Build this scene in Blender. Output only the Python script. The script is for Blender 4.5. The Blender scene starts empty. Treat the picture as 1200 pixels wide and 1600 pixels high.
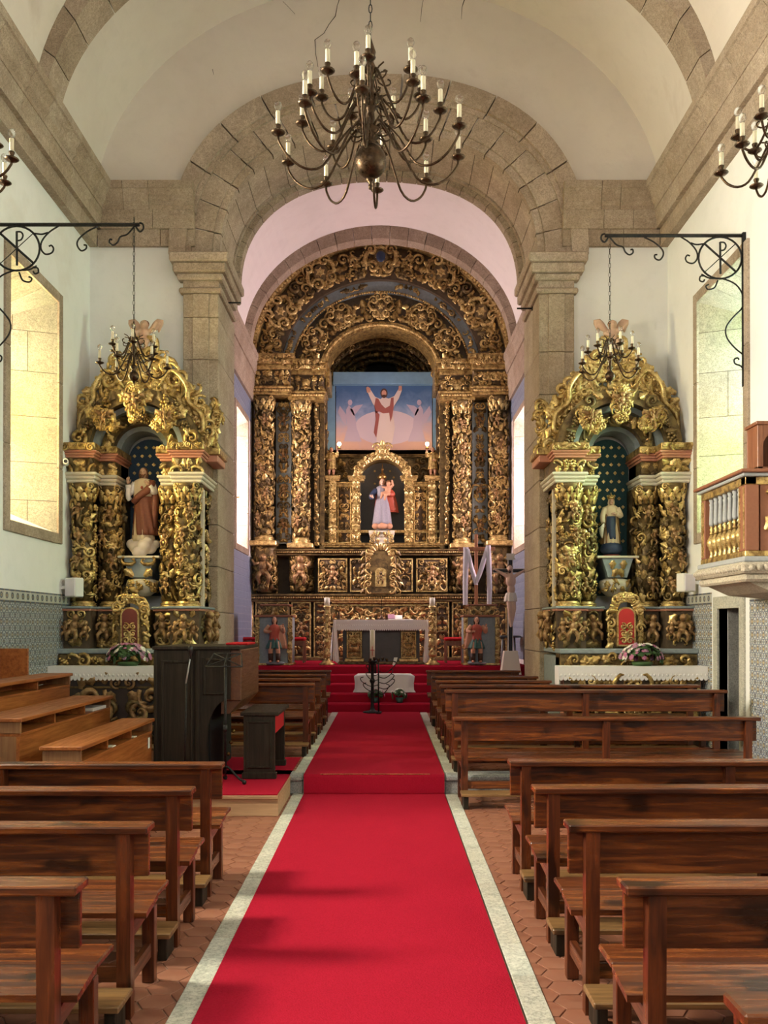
import bpy, bmesh, math, random
import numpy as np
from mathutils import Vector, Matrix
R = math.radians
PI = math.pi
scene = bpy.context.scene
COL = scene.collection
random.seed(7)
RNG = np.random.default_rng(11)

# ------------------------------------------------------------------ camera
F = 1400.0; HX, HY = 602.0, 980.0          # focal length and horizon / vanishing point, px of the 1200x1600 frame
CX0, CZ0 = 0.09, 1.65                      # where the photographer stands (slightly right of the nave axis)
PITCH = R(0.4)
CYP = HY - F * math.tan(PITCH)
cam_d = bpy.data.cameras.new('camera')
cam = bpy.data.objects.new('camera', cam_d); COL.objects.link(cam)
cam.location = (CX0, 0, CZ0); cam.rotation_euler = (PI/2 + PITCH, 0, 0)
cam_d.sensor_width = 36; cam_d.lens = F * 36 / 1600
cam_d.shift_x = -(HX - 600) / 1600; cam_d.shift_y = (CYP - 800) / 1600
cam_d.clip_end = 200
scene.camera = cam
def at(px, py, Y):
    u = (px - HX) / F; v = (CYP - py) / F
    dy = math.cos(PITCH) - v * math.sin(PITCH); dz = math.sin(PITCH) + v * math.cos(PITCH)
    t = Y / dy
    return Vector((CX0 + u * t, Y, CZ0 + dz * t))
def zx(px, py, Y):
    p = at(px, py, Y); return p.x, p.z

# ------------------------------------------------------------------ world, exposure, daylight at the windows
world = bpy.data.worlds.new('sky'); scene.world = world; world.use_nodes = True
wn = world.node_tree.nodes; wl = world.node_tree.links
bg = wn['Background']; sky = wn.new('ShaderNodeTexSky')
sky.sky_type = 'NISHITA'; sky.sun_disc = False; sky.sun_elevation = R(42); sky.sun_rotation = R(-90)
wl.new(sky.outputs[0], bg.inputs[0]); bg.inputs[1].default_value = 0.12
scene.view_settings.view_transform = 'Standard'; scene.view_settings.look = 'None'
scene.view_settings.gamma = 1.0; scene.view_settings.exposure = 0.30
scene.view_settings.use_curve_mapping = False
def area(name, loc, rot, sx, sy, power, col):
    d = bpy.data.lights.new(name, 'AREA'); d.shape = 'RECTANGLE'; d.size = sx; d.size_y = sy
    d.energy = power; d.color = col
    o = bpy.data.objects.new(name, d); COL.objects.link(o); o.location = loc; o.rotation_euler = rot
    return o
WIN_Y = [(9.56, 10.98), (4.70, 6.12), (0.4, 1.82), (-3.9, -2.5)]
for (y0, y1), pl, pr in zip(WIN_Y, (480, 2100, 800, 200), (380, 230, 100, 70)):
    ym = (y0 + y1) / 2
    area('daylight', (-5.25, ym, 4.3), (0, R(-90), 0), 2.2, 1.2, pl, (1.0, 0.975, 0.94))
    area('daylight', (5.25, ym, 4.3), (0, R(90), 0), 2.2, 1.2, pr, (0.90, 0.97, 1.0))
area('daylight', (-3.75, 17.6, 4.5), (0, R(-90), 0), 2.4, 1.0, 540, (1.0, 0.95, 0.88))
area('daylight', (3.75, 17.6, 4.5), (0, R(90), 0), 2.4, 1.0, 470, (1.0, 0.94, 0.95))
area('daylight', (0, -6.35, 5.3), (R(90), 0, 0), 2.4, 2.4, 190, (1.0, 0.98, 0.95))

# ------------------------------------------------------------------ mesh builder
ORG = {}
def _box_topo():
    V = []; idx = {}
    for sx in (-1, 1):
        for sy in (-1, 1):
            for sz in (-1, 1):
                for k in range(3):
                    idx[(sx, sy, sz, k)] = len(V); V.append((sx, sy, sz, k))
    Fq = []; Ft = []
    for k in range(3):
        o = [a for a in range(3) if a != k]
        for s in (-1, 1):
            q = []
            for a, b in ((-1, -1), (1, -1), (1, 1), (-1, 1)):
                c = [0, 0, 0]; c[k] = s; c[o[0]] = a; c[o[1]] = b
                q.append(idx[(*c, k)])
            Fq.append(q)
    for k in range(3):
        i, j = [a for a in range(3) if a != k]
        for a in (-1, 1):
            for b in (-1, 1):
                c0 = [0, 0, 0]; c0[i] = a; c0[j] = b; c0[k] = -1
                c1 = list(c0); c1[k] = 1
                Fq.append([idx[(*c0, i)], idx[(*c1, i)], idx[(*c1, j)], idx[(*c0, j)]])
    for sx in (-1, 1):
        for sy in (-1, 1):
            for sz in (-1, 1):
                Ft.append([idx[(sx, sy, sz, k)] for k in range(3)])
    S = np.array([v[:3] for v in V], float); K = np.array([v[3] for v in V])
    P = S * 0.8; P[np.arange(24), K] = S[np.arange(24), K]
    def fix(fs):
        out = []
        for f in fs:
            p = P[f]; n = np.cross(p[1] - p[0], p[2] - p[0])
            out.append(f if n @ p.mean(0) > 0 else f[::-1])
        return np.array(out)
    return S, K, fix(Fq), fix(Ft)
_S, _K, _FQ, _FT = _box_topo()
_BV = np.array([(-1,-1,-1),(1,-1,-1),(1,1,-1),(-1,1,-1),(-1,-1,1),(1,-1,1),(1,1,1),(-1,1,1)], float)
_BF = np.array([(3,2,1,0),(4,5,6,7),(0,1,5,4),(1,2,6,5),(2,3,7,6),(3,0,4,7)])

class MB:
    def __init__(s): s.v = []; s.f = []; s.n = 0
    def add(s, V, Fs, mat=0, smooth=False):
        V = np.asarray(V, float)
        for f in (Fs if isinstance(Fs, list) and len(Fs) and isinstance(Fs[0], np.ndarray) and Fs[0].ndim == 2 else [Fs]):
            f = np.asarray(f, int)
            if len(f): s.f.append((f + s.n, mat, smooth))
        s.v.append(V); s.n += len(V); return s
    def box(s, x0, x1, y0, y1, z0, z1, c=0.0, mat=0, M=None):
        h = np.array([(x1-x0)/2, (y1-y0)/2, (z1-z0)/2]); m = np.array([(x1+x0)/2, (y1+y0)/2, (z1+z0)/2])
        h = np.abs(h)
        if c > 0:
            c = min(c, h.min()*0.9)
            V = _S * (h - c); V[np.arange(24), _K] += _S[np.arange(24), _K] * c
            V = V + m
            if M is not None: V = xf(M, V)
            return s.add(V, [_FQ, _FT], mat)
        V = _BV * h + m
        if M is not None: V = xf(M, V)
        return s.add(V, _BF, mat)
    def hexa(s, pts, mat=0):
        """8 corner points ordered like a box: bottom ccw 4, top ccw 4"""
        P = np.array([tuple(p) for p in pts], float); c = P.mean(0); fs = []
        for f in _BF:
            n = np.cross(P[f[1]]-P[f[0]], P[f[2]]-P[f[0]])
            fs.append(f if n @ (P[f].mean(0)-c) > 0 else f[::-1])
        return s.add(P, np.array(fs), mat)
    def prism(s, poly, axis, a0, a1, mat=0, smooth=False):
        """2-D polygon (list of pairs in the two other axes, in xyz order) extruded along axis"""
        n = len(poly); o = [k for k in range(3) if k != axis]
        V = np.zeros((2*n, 3))
        for i, (p, q) in enumerate(poly):
            V[i, o[0]] = V[n+i, o[0]] = p; V[i, o[1]] = V[n+i, o[1]] = q
            V[i, axis] = a0; V[n+i, axis] = a1
        ar = sum(poly[i][0]*poly[(i+1) % n][1]-poly[(i+1) % n][0]*poly[i][1] for i in range(n))
        sg = (ar > 0) ^ (axis == 1) ^ (a1 < a0)
        side = np.array([(i, (i+1) % n, n+(i+1) % n, n+i) for i in range(n)])
        if not sg: side = side[:, ::-1]
        s.add(V, side, mat, smooth)
        b = list(range(n)); t = [n+i for i in b]
        off = s.n - 2*n
        s.f.append((np.array([(b[::-1] if sg else b)]) + off, mat, False))
        s.f.append((np.array([(t if sg else t[::-1])]) + off, mat, False))
        return s
    def tube(s, pts, r, n=8, mat=0, cap=True, smooth=True, flat=1.0, up=None):
        P = np.array([tuple(p) for p in pts], float); m = len(P)
        rr = np.full(m, r) if np.isscalar(r) else np.array(r, float)
        T = np.gradient(P, axis=0); T /= np.linalg.norm(T, axis=1)[:, None] + 1e-12
        u0 = np.array(up, float) if up is not None else (np.array([0, 0, 1.0]) if abs(T[0, 2]) < .9 else np.array([1.0, 0, 0]))
        A = np.zeros_like(P); B = np.zeros_like(P); a = u0
        for i in range(m):
            a = a - T[i] * (a @ T[i]); a /= np.linalg.norm(a) + 1e-12
            A[i] = a; B[i] = np.cross(T[i], a)
            if up is not None: a = u0
        th = np.arange(n) * 2*PI/n
        V = (P[:, None] + rr[:, None, None]*(np.cos(th)[None, :, None]*A[:, None]*flat + np.sin(th)[None, :, None]*B[:, None])).reshape(-1, 3)
        i, j = np.meshgrid(np.arange(m-1), np.arange(n), indexing='ij'); j2 = (j+1) % n
        Q = np.stack([i*n+j, i*n+j2, (i+1)*n+j2, (i+1)*n+j], -1).reshape(-1, 4)
        s.add(V, Q, mat, smooth)
        if cap:
            off = s.n - m*n
            s.f.append((np.array([list(range(n))[::-1]])+off, mat, False))
            s.f.append((np.array([[(m-1)*n+k for k in range(n)]])+off, mat, False))
        return s
    def cyl(s, p0, p1, r0, r1=None, n=12, mat=0, smooth=True):
        return s.tube([p0, p1], [r0, r0 if r1 is None else r1], n, mat, True, smooth)
    def lathe(s, prof, c, n=20, mat=0, smooth=True, sx=1.0, sy=1.0, fold=None):
        """profile [(r,z)..] bottom to top about a vertical axis through c"""
        th = np.arange(n)*2*PI/n; V = []
        for k, (r, z) in enumerate(prof):
            rr = r if fold is None else r*(1+fold(k/(len(prof)-1), th))
            V.append(np.stack([c[0]+rr*np.cos(th)*sx, c[1]+rr*np.sin(th)*sy, np.full(n, c[2]+z)], -1))
        V = np.concatenate(V); m = len(prof)
        i, j = np.meshgrid(np.arange(m-1), np.arange(n), indexing='ij'); j2 = (j+1) % n
        Q = np.stack([i*n+j, i*n+j2, (i+1)*n+j2, (i+1)*n+j], -1).reshape(-1, 4)
        s.add(V, Q, mat, smooth); off = s.n-m*n
        if prof[0][0] > 1e-4: s.f.append((np.array([list(range(n))[::-1]])+off, mat, False))
        if prof[-1][0] > 1e-4: s.f.append((np.array([[(m-1)*n+k for k in range(n)]])+off, mat, False))
        return s
    def ball(s, c, r, n=12, m=8, mat=0, M=None):
        rx, ry, rz = (r, r, r) if np.isscalar(r) else r
        prof = [(math.sin(PI*k/m), -math.cos(PI*k/m)) for k in range(m+1)]
        th = np.arange(n)*2*PI/n
        V = np.concatenate([np.stack([a*np.cos(th), a*np.sin(th), np.full(n, z)], -1) for a, z in prof])
        V = V*np.array([rx, ry, rz])
        if M is not None: V = V @ np.array(M).T
        V = V+np.array(tuple(c))
        i, j = np.meshgrid(np.arange(m), np.arange(n), indexing='ij'); j2 = (j+1) % n
        Q = np.stack([i*n+j, i*n+j2, (i+1)*n+j2, (i+1)*n+j], -1).reshape(-1, 4)
        return s.add(V, Q, mat, True)
    def data(s, name, mats):
        me = bpy.data.meshes.new(name)
        V = np.concatenate(s.v)
        me.vertices.add(len(V)); me.vertices.foreach_set('co', V.astype(np.float32).ravel())
        li = np.concatenate([f.ravel() for f, _, _ in s.f]); lt = np.concatenate([np.full(len(f), f.shape[1]) for f, _, _ in s.f])
        mi = np.concatenate([np.full(len(f), m) for f, m, _ in s.f]); sm = np.concatenate([np.full(len(f), b) for f, _, b in s.f])
        me.loops.add(len(li)); me.loops.foreach_set('vertex_index', li.astype(np.int32))
        me.polygons.add(len(lt)); me.polygons.foreach_set('loop_start', np.concatenate([[0], np.cumsum(lt)[:-1]]).astype(np.int32))
        me.polygons.foreach_set('material_index', mi.astype(np.int32)); me.polygons.foreach_set('use_smooth', sm.astype(bool))
        for m in (mats if isinstance(mats, (list, tuple)) else [mats]): me.materials.append(M_[m] if isinstance(m, str) else m)
        me.update(calc_edges=True)
        return me
    def build(s, name, mats, parent=None, loc=None):
        if not s.v: return None
        o = np.zeros(3)
        if parent is not None: o = np.array(ORG[parent.name])
        elif loc is not None: o = np.array(loc, float)
        if np.any(o):
            s.v = [v-o for v in s.v]
        me = s.data(name, mats); ob = bpy.data.objects.new(name, me); COL.objects.link(ob)
        if parent is not None: ob.parent = parent
        elif loc is not None: ob.location = o
        ORG[ob.name] = tuple(o)
        return ob
def xf(M, V):
    M = np.array(M); return V @ M[:3, :3].T + M[:3, 3]
def tag(o, label, cat, group=None, kind=None):
    o['label'] = label; o['category'] = cat
    if group: o['group'] = group
    if kind: o['kind'] = kind
    return o
def thing(name, label, cat, loc=(0, 0, 0), group=None):
    o = bpy.data.objects.new(name, None); COL.objects.link(o); o.location = loc; o.empty_display_size = .1
    ORG[o.name] = tuple(loc); return tag(o, label, cat, group)
def struct(o, label, cat='structure'):
    o['kind'] = 'structure'; o['label'] = label; o['category'] = cat; return o
def structE(name, label, cat='structure', loc=(0, 0, 0)):
    o = bpy.data.objects.new(name, None); COL.objects.link(o); o.location = loc; ORG[o.name] = tuple(loc); return struct(o, label, cat)
def inst(name, me, parent, loc, rot=None):
    o = bpy.data.objects.new(name, me); COL.objects.link(o); o.parent = parent
    p = ORG[parent.name]; o.location = (loc[0]-p[0], loc[1]-p[1], loc[2]-p[2])
    if rot: o.rotation_euler = rot
    return o
def copy_tree(o, parent=None, off=None):
    c = o.copy(); COL.objects.link(c); c.parent = parent
    if off is not None: c.location = Vector(o.location)+Vector(off)
    for ch in list(o.children): copy_tree(ch, c)
    return c
def bez(p, n=12):
    p = [np.array(q, float) for q in p]; out = []
    for t in np.linspace(0, 1, n):
        a = [q.copy() for q in p]
        while len(a) > 1: a = [a[i]*(1-t)+a[i+1]*t for i in range(len(a)-1)]
        out.append(a[0])
    return out
def smooth_path(pts, k=5):
    """Catmull-Rom through the points"""
    P = [np.array(p, float) for p in pts]; P = [2*P[0]-P[1]]+P+[2*P[-1]-P[-2]]; out = []
    for i in range(1, len(P)-2):
        for t in np.arange(k)/k:
            out.append(.5*((2*P[i])+(-P[i-1]+P[i+1])*t+(2*P[i-1]-5*P[i]+4*P[i+1]-P[i+2])*t*t+(-P[i-1]+3*P[i]-3*P[i+1]+P[i+2])*t**3))
    out.append(P[-2]); return out
def blob(name, prims, voxel, mat, parent, smooth_it=2):
    """one continuous surface from overlapping ellipsoids ('e',c,r[,M]) and tapered limbs ('c',pts,radii)"""
    b = MB()
    for p in prims:
        if p[0] == 'e': b.ball(p[1], p[2], 14, 9, M=p[3] if len(p) > 3 else None)
        else: b.tube(p[1], p[2], 10); [b.ball(q, r, 10, 6) for q, r in zip(p[1], p[2])]
    ob = b.build(name, mat, parent)
    md = ob.modifiers.new('r', 'REMESH'); md.mode = 'VOXEL'; md.voxel_size = voxel; md.use_smooth_shade = True
    m2 = ob.modifiers.new('s', 'SMOOTH'); m2.iterations = smooth_it
    dg = bpy.context.evaluated_depsgraph_get(); dg.update()
    me = bpy.data.meshes.new_from_object(ob.evaluated_get(dg)); ob.modifiers.clear()
    old = ob.data; ob.data = me; bpy.data.meshes.remove(old)
    for pl in me.polygons: pl.use_smooth = True
    return ob

# ------------------------------------------------------------------ materials
M_ = {}
class NT:
    def __init__(s, name):
        s.m = bpy.data.materials.new(name); s.m.use_nodes = True; s.t = s.m.node_tree; s.N = s.t.nodes; s.L = s.t.links
        s.b = s.N['Principled BSDF']; M_[name] = s.m
    def n(s, ty, **kw):
        x = s.N.new('ShaderNode'+ty)
        for k, v in kw.items():
            if k.startswith('i_'):
                key = k[2:]; key = int(key) if key.isdigit() else key.replace('_', ' ')
                sock = x.inputs[key]
                if hasattr(v, 'is_linked'): s.L.new(v, sock)
                else: sock.default_value = v
            else: setattr(x, k, v)
        return x
    def obj(s): return s.n('TexCoord').outputs['Object']
    def map(s, vec, sc=(1, 1, 1), rot=(0, 0, 0)):
        return s.n('Mapping', i_Vector=vec, i_Scale=sc, i_Rotation=rot).outputs[0]
    def noise(s, vec, scale, detail=4, rough=.6, dist=0):
        return s.n('TexNoise', i_Vector=vec, i_Scale=scale, i_Detail=detail, i_Roughness=rough, i_Distortion=dist).outputs[0]
    def ramp(s, fac, stops, interp='LINEAR'):
        x = s.n('ValToRGB', i_Fac=fac); e = x.color_ramp; e.interpolation = interp
        while len(e.elements) < len(stops): e.elements.new(.5)
        for el, (p, c) in zip(e.elements, stops): el.position = p; el.color = (*c, 1) if len(c) == 3 else c
        return x.outputs[0]
    def mix(s, fac, a, b, mode='MIX'):
        x = s.n('MixRGB', blend_type=mode)
        for k, v in ((0, fac), (1, a), (2, b)):
            if hasattr(v, 'is_linked'): s.L.new(v, x.inputs[k])
            else: x.inputs[k].default_value = v if k == 0 else (*v, 1)
        return x.outputs[0]
    def math(s, op, a, b=0.0, c=0.0):
        x = s.n('Math', operation=op)
        for k, v in enumerate((a, b, c)):
            if hasattr(v, 'is_linked'): s.L.new(v, x.inputs[k])
            else: x.inputs[k].default_value = v
        return x.outputs[0]
    def set(s, col=None, rough=None, metal=None, spec=None):
        for k, v in (('Base Color', col), ('Roughness', rough), ('Metallic', metal), ('Specular IOR Level', spec)):
            if v is None: continue
            if hasattr(v, 'is_linked'): s.L.new(v, s.b.inputs[k])
            else: s.b.inputs[k].default_value = (*v, 1) if k == 'Base Color' else v
        return s
    def bump(s, h, strength=.3, dist=.01):
        x = s.n('Bump', i_Height=h, i_Strength=strength, i_Distance=dist); s.L.new(x.outputs[0], s.b.inputs['Normal']); return s
    def rnd(s): return s.n('ObjectInfo').outputs['Random']
def plain(name, col, rough=.6, metal=0, spec=.4, var=.0, bump=0, bs=40):
    t = NT(name); t.set(col, rough, metal, spec)
    if var or bump:
        nz = t.noise(t.obj(), bs, 3)
        if var: t.set(t.mix(nz, [c*(1-var) for c in col], [min(1, c*(1+var)) for c in col]))
        if bump: t.bump(nz, bump, .01)
    return t
def plaster(name, c0, c1, c2):
    t = NT(name); v = t.obj()
    a = t.noise(v, .9, 5, .6, .4); b = t.noise(v, 4.5, 6, .65)
    col = t.ramp(a, [(.3, c0), (.6, c1), (.78, c2)]); col = t.mix(t.ramp(b, [(.5, (0, 0, 0)), (.8, (.28, .28, .28))]), col, [x*.82 for x in c0])
    t.set(col, .85, 0, .2).bump(t.noise(v, 14, 4), .12, .02)
plaster('plaster', (.79, .80, .80), (.83, .84, .84), (.75, .74, .71))
plaster('plaster_vault', (.70, .635, .58), (.745, .685, .63), (.60, .52, .455))
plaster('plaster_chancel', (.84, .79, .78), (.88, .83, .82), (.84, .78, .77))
def granite(name, c0, c1, c2, sc=1.0):
    t = NT(name); v = t.obj(); r = t.rnd()
    a = t.noise(v, 3.0*sc, 4, .6); b = t.noise(v, 70, 2, .7); c = t.noise(v, 24, 4, .7)
    col = t.ramp(a, [(.3, c0), (.55, c1), (.75, c2)])
    col = t.mix(t.ramp(b, [(.38, (.55,)*3), (.55, (0, 0, 0))]), col, [x*.5 for x in c0])
    col = t.mix(t.ramp(c, [(.5, (0, 0, 0)), (.75, (.45,)*3)]), col, [min(1, x*1.35) for x in c2])
    col = t.mix(t.math('MULTIPLY', r, .55), col, t.mix(1.0, col, (.72, .66, .60), 'MULTIPLY'))
    t.set(col, .9, 0, .15).bump(c, .35, .012)
granite('granite', (.36, .285, .22), (.46, .375, .295), (.53, .44, .35))
granite('granite_arch', (.37, .295, .235), (.49, .395, .32), (.56, .46, .375))
granite('granite_pale', (.46, .42, .34), (.58, .53, .43), (.64, .58, .47))
granite('granite_grey', (.26, .27, .27), (.36, .37, .37), (.43, .43, .42))
granite('limestone', (.46, .48, .43), (.58, .59, .53), (.66, .66, .58))
plain('mortar', (.15, .125, .10), .95, 0, .1, .2)
plain('crack', (.05, .04, .035), .95)
def wood(name, c0, c1, c2, axis=0, rough=.38, knots=True):
    t = NT(name); v = t.obj(); r = t.rnd()
    off = t.n('CombineXYZ', i_X=t.math('MULTIPLY', r, 37), i_Y=t.math('MULTIPLY', r, 11), i_Z=t.math('MULTIPLY', r, 5)).outputs[0]
    v = t.n('VectorMath', operation='ADD', i_0=v, i_1=off).outputs[0]
    sc = [16, 16, 16]; sc[axis] = 1.1
    g = t.noise(t.map(v, tuple(sc)), 2.2, 6, .62, .6)
    col = t.ramp(g, [(.33, c0), (.5, c1), (.67, c2)])
    if knots:
        s2 = [9, 9, 9]; s2[axis] = 3.5
        k = t.noise(t.map(v, tuple(s2)), .8, 2, .5, .3)
        col = t.mix(t.ramp(k, [(.60, (0, 0, 0)), (.68, (.85,)*3)]), col, [x*.35 for x in c0])
    col = t.mix(t.math('MULTIPLY', r, .5), col, t.mix(1.0, col, (.72, .62, .55), 'MULTIPLY'))
    t.set(col, t.ramp(g, [(.3, (rough+.12,)*3), (.7, (rough-.05,)*3)]), 0, .5).bump(g, .18, .004)
wood('pew_wood', (.035, .008, .003), (.12, .032, .009), (.28, .088, .024), 0, .26)
wood('pew_wood_post', (.045, .010, .004), (.105, .027, .009), (.19, .052, .017), 2, .28)
wood('pew_wood_rail', (.045, .010, .004), (.105, .027, .009), (.19, .052, .017), 1, .28)
wood('kneeler_wood', (.13, .068, .026), (.20, .11, .042), (.27, .15, .06), 0)
wood('choir_wood', (.22, .062, .013), (.33, .102, .024), (.42, .148, .038), 1, .35, False)
wood('choir_wood_end', (.22, .10, .045), (.29, .145, .065), (.35, .185, .085), 2, .4, False)
wood('dark_wood', (.012, .009, .006), (.022, .017, .011), (.034, .026, .017), 2, .5, False)
M_['dark_wood'].node_tree.nodes['Principled BSDF'].inputs['Specular IOR Level'].default_value = .25
wood('organ_wood', (.075, .028, .014), (.115, .046, .022), (.15, .065, .03), 1, .3, False)
wood('platform_wood', (.36, .22, .12), (.44, .28, .16), (.52, .34, .2), 0, .5, False)
wood('cross_wood', (.36, .14, .06), (.46, .19, .09), (.52, .24, .12), 2, .5, False)
wood('shrine_wood', (.16, .055, .025), (.22, .08, .035), (.28, .11, .05), 2, .4, False)
t = NT('carpet'); v = t.obj()
a = t.noise(v, 130, 2); b = t.noise(v, 2.2, 3)
t.set(t.mix(b, t.mix(a, (.235, .004, .014), (.40, .010, .036)), t.mix(a, (.28, .005, .018), (.46, .013, .043))), .95, 0, .08).bump(a, .8, .006)
t = NT('terracotta'); v = t.obj(); r = t.rnd(); a = t.noise(v, 9, 4)
t.set(t.mix(t.ramp(a, [(.35, (0, 0, 0)), (.7, (1, 1, 1))]), t.mix(r, (.20, .070, .040), (.28, .108, .064)), (.31, .14, .09)), t.ramp(a, [(.3, (.38,)*3), (.7, (.6,)*3)]), 0, .4).bump(a, .12, .004)
plain('grout', (.42, .31, .24), .9, 0, .1, .2)
def metalmat(name, c0, c1, rough, metal, sc=14, bump=.25):
    t = NT(name); v = t.obj(); a = t.noise(v, sc, 5, .65); r2 = t.noise(v, sc*3.1, 3)
    t.set(t.ramp(a, [(.38, c0), (.6, c1)]), t.ramp(r2, [(.3, (max(.05, rough-.1),)*3), (.7, (rough+.18,)*3)]), metal, .5).bump(r2, bump, .01)
metalmat('gold', (.175, .098, .030), (.58, .415, .155), .34, .62)
metalmat('gold_bright', (.36, .225, .075), (.74, .565, .245), .30, .62)
metalmat('gold_dark', (.066, .042, .017), (.22, .150, .058), .42, .45, 10)
metalmat('bronze', (.040, .024, .014), (.085, .052, .028), .33, .85, 30, .1)
metalmat('iron', (.012, .012, .013), (.028, .026, .025), .5, .6, 30, .2)
metalmat('brass', (.30, .16, .05), (.55, .34, .12), .3, .9, 20, .1)
plain('flesh', (.52, .27, .16), .55, 0, .4, .15)
metalmat('flesh_gilt', (.20, .105, .042), (.42, .265, .12), .42, .35, 12, .1)
plain('flesh_pale', (.60, .40, .29), .55, 0, .4, .08)
plain('paint_blue', (.24, .285, .305), .6, 0, .3, .3, .2, 20)
plain('paint_pink', (.52, .235, .155), .5, 0, .4, .18, 0, 12)
plain('paint_white', (.62, .57, .46), .5, 0, .4, .12)
plain('paint_ground', (.10, .070, .042), .6, 0, .3, .5, .3, 14)
plain('niche_blue', (.040, .075, .125), .7, 0, .2, .3)
plain('niche_teal', (.030, .080, .090), .7, 0, .2, .3)
plain('grey_slate', (.13, .14, .145), .6, 0, .3, .25)
plain('cloth', (.84, .82, .80), .9, 0, .15, .04)
plain('cloth_lilac', (.78, .74, .82), .9, 0, .15, .04)
plain('white_plastic', (.75, .75, .73), .45)
plain('black_plastic', (.015, .015, .016), .4)
plain('candle', (.76, .69, .50), .5, 0, .4, .06)
plain('candle_white', (.82, .78, .66), .5)
plain('red_cloth', (.40, .012, .018), .8, 0, .2, .1)
plain('red_paint', (.50, .03, .03), .5)
plain('leaf', (.045, .10, .03), .5, 0, .4, .35)
plain('petal_pink', (.42, .15, .26), .6, 0, .3, .3)
plain('petal_white', (.74, .70, .62), .6, 0, .3, .1)
plain('petal_mauve', (.36, .20, .28), .6, 0, .3, .3)
plain('book_white', (.80, .78, .74), .6)
plain('book_red', (.42, .06, .06), .5)
plain('robe_brown', (.20, .065, .035), .55, 0, .4, .3)
plain('robe_cream', (.70, .58, .40), .6, 0, .3, .1)
plain('robe_grey', (.28, .27, .32), .6, 0, .3, .25)
plain('robe_green', (.04, .12, .10), .5, 0, .4, .3)
plain('robe_red', (.40, .075, .045), .5, 0, .4, .25)
plain('robe_blue', (.03, .05, .11), .5, 0, .4, .3)
plain('hair', (.045, .022, .012), .6)
plain('hair_brown', (.16, .07, .03), .6)
plain('cloud_white', (.74, .66, .60), .7, 0, .2, .08)
plain('bone_white', (.66, .60, .49), .6)
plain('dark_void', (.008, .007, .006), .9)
plain('marble_dark', (.06, .045, .04), .35, 0, .5, .6, 0, 6)
plain('door_red', (.16, .03, .022), .5, 0, .4, .2)
plain('pulpit_grey', (.36, .38, .39), .55, 0, .3, .2)
plain('pulpit_red', (.27, .11, .06), .55, 0, .3, .2)
t = NT('bulb_glass'); g = t.n('BsdfGlass', i_Roughness=.02, i_IOR=1.25); tr = t.n('BsdfTransparent'); mx = t.n('MixShader', i_Fac=.45)
t.L.new(tr.outputs[0], mx.inputs[1]); t.L.new(g.outputs[0], mx.inputs[2]); t.L.new(mx.outputs[0], t.N['Material Output'].inputs[0])
def glow(name, col, st):
    t = NT(name); e = t.n('Emission', i_Color=(*col, 1), i_Strength=st); t.L.new(e.outputs[0], t.N['Material Output'].inputs[0])
glow('lamp_glow', (1.0, .68, .38), 30)
glow('lamp_white', (1.0, .95, .88), 5)
def stained(name, col):
    t = NT(name); tr = t.n('BsdfTransparent', i_Color=(*col, 1)); gl = t.n('BsdfGlossy', i_Roughness=.1); mx = t.n('MixShader', i_Fac=.06)
    t.L.new(tr.outputs[0], mx.inputs[1]); t.L.new(gl.outputs[0], mx.inputs[2]); t.L.new(mx.outputs[0], t.N['Material Output'].inputs[0])
stained('glass_clear', (.95, .95, .92)); stained('glass_amber', (1.0, .78, .35)); stained('glass_green', (.68, .95, .62))
stained('glass_rose', (1.0, .85, .87)); stained('glass_blue', (.80, .87, 1.0)); stained('glass_yellow', (1.0, .93, .52))
# lace: white thread with small holes
t = NT('lace'); v = t.obj(); vo = t.n('TexVoronoi', i_Vector=v, i_Scale=55.0)
hole = t.ramp(vo.outputs['Distance'], [(.10, (0, 0, 0)), (.16, (1, 1, 1))])
t.set((.82, .80, .77), .9); t.L.new(hole, t.b.inputs['Alpha'])
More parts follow.
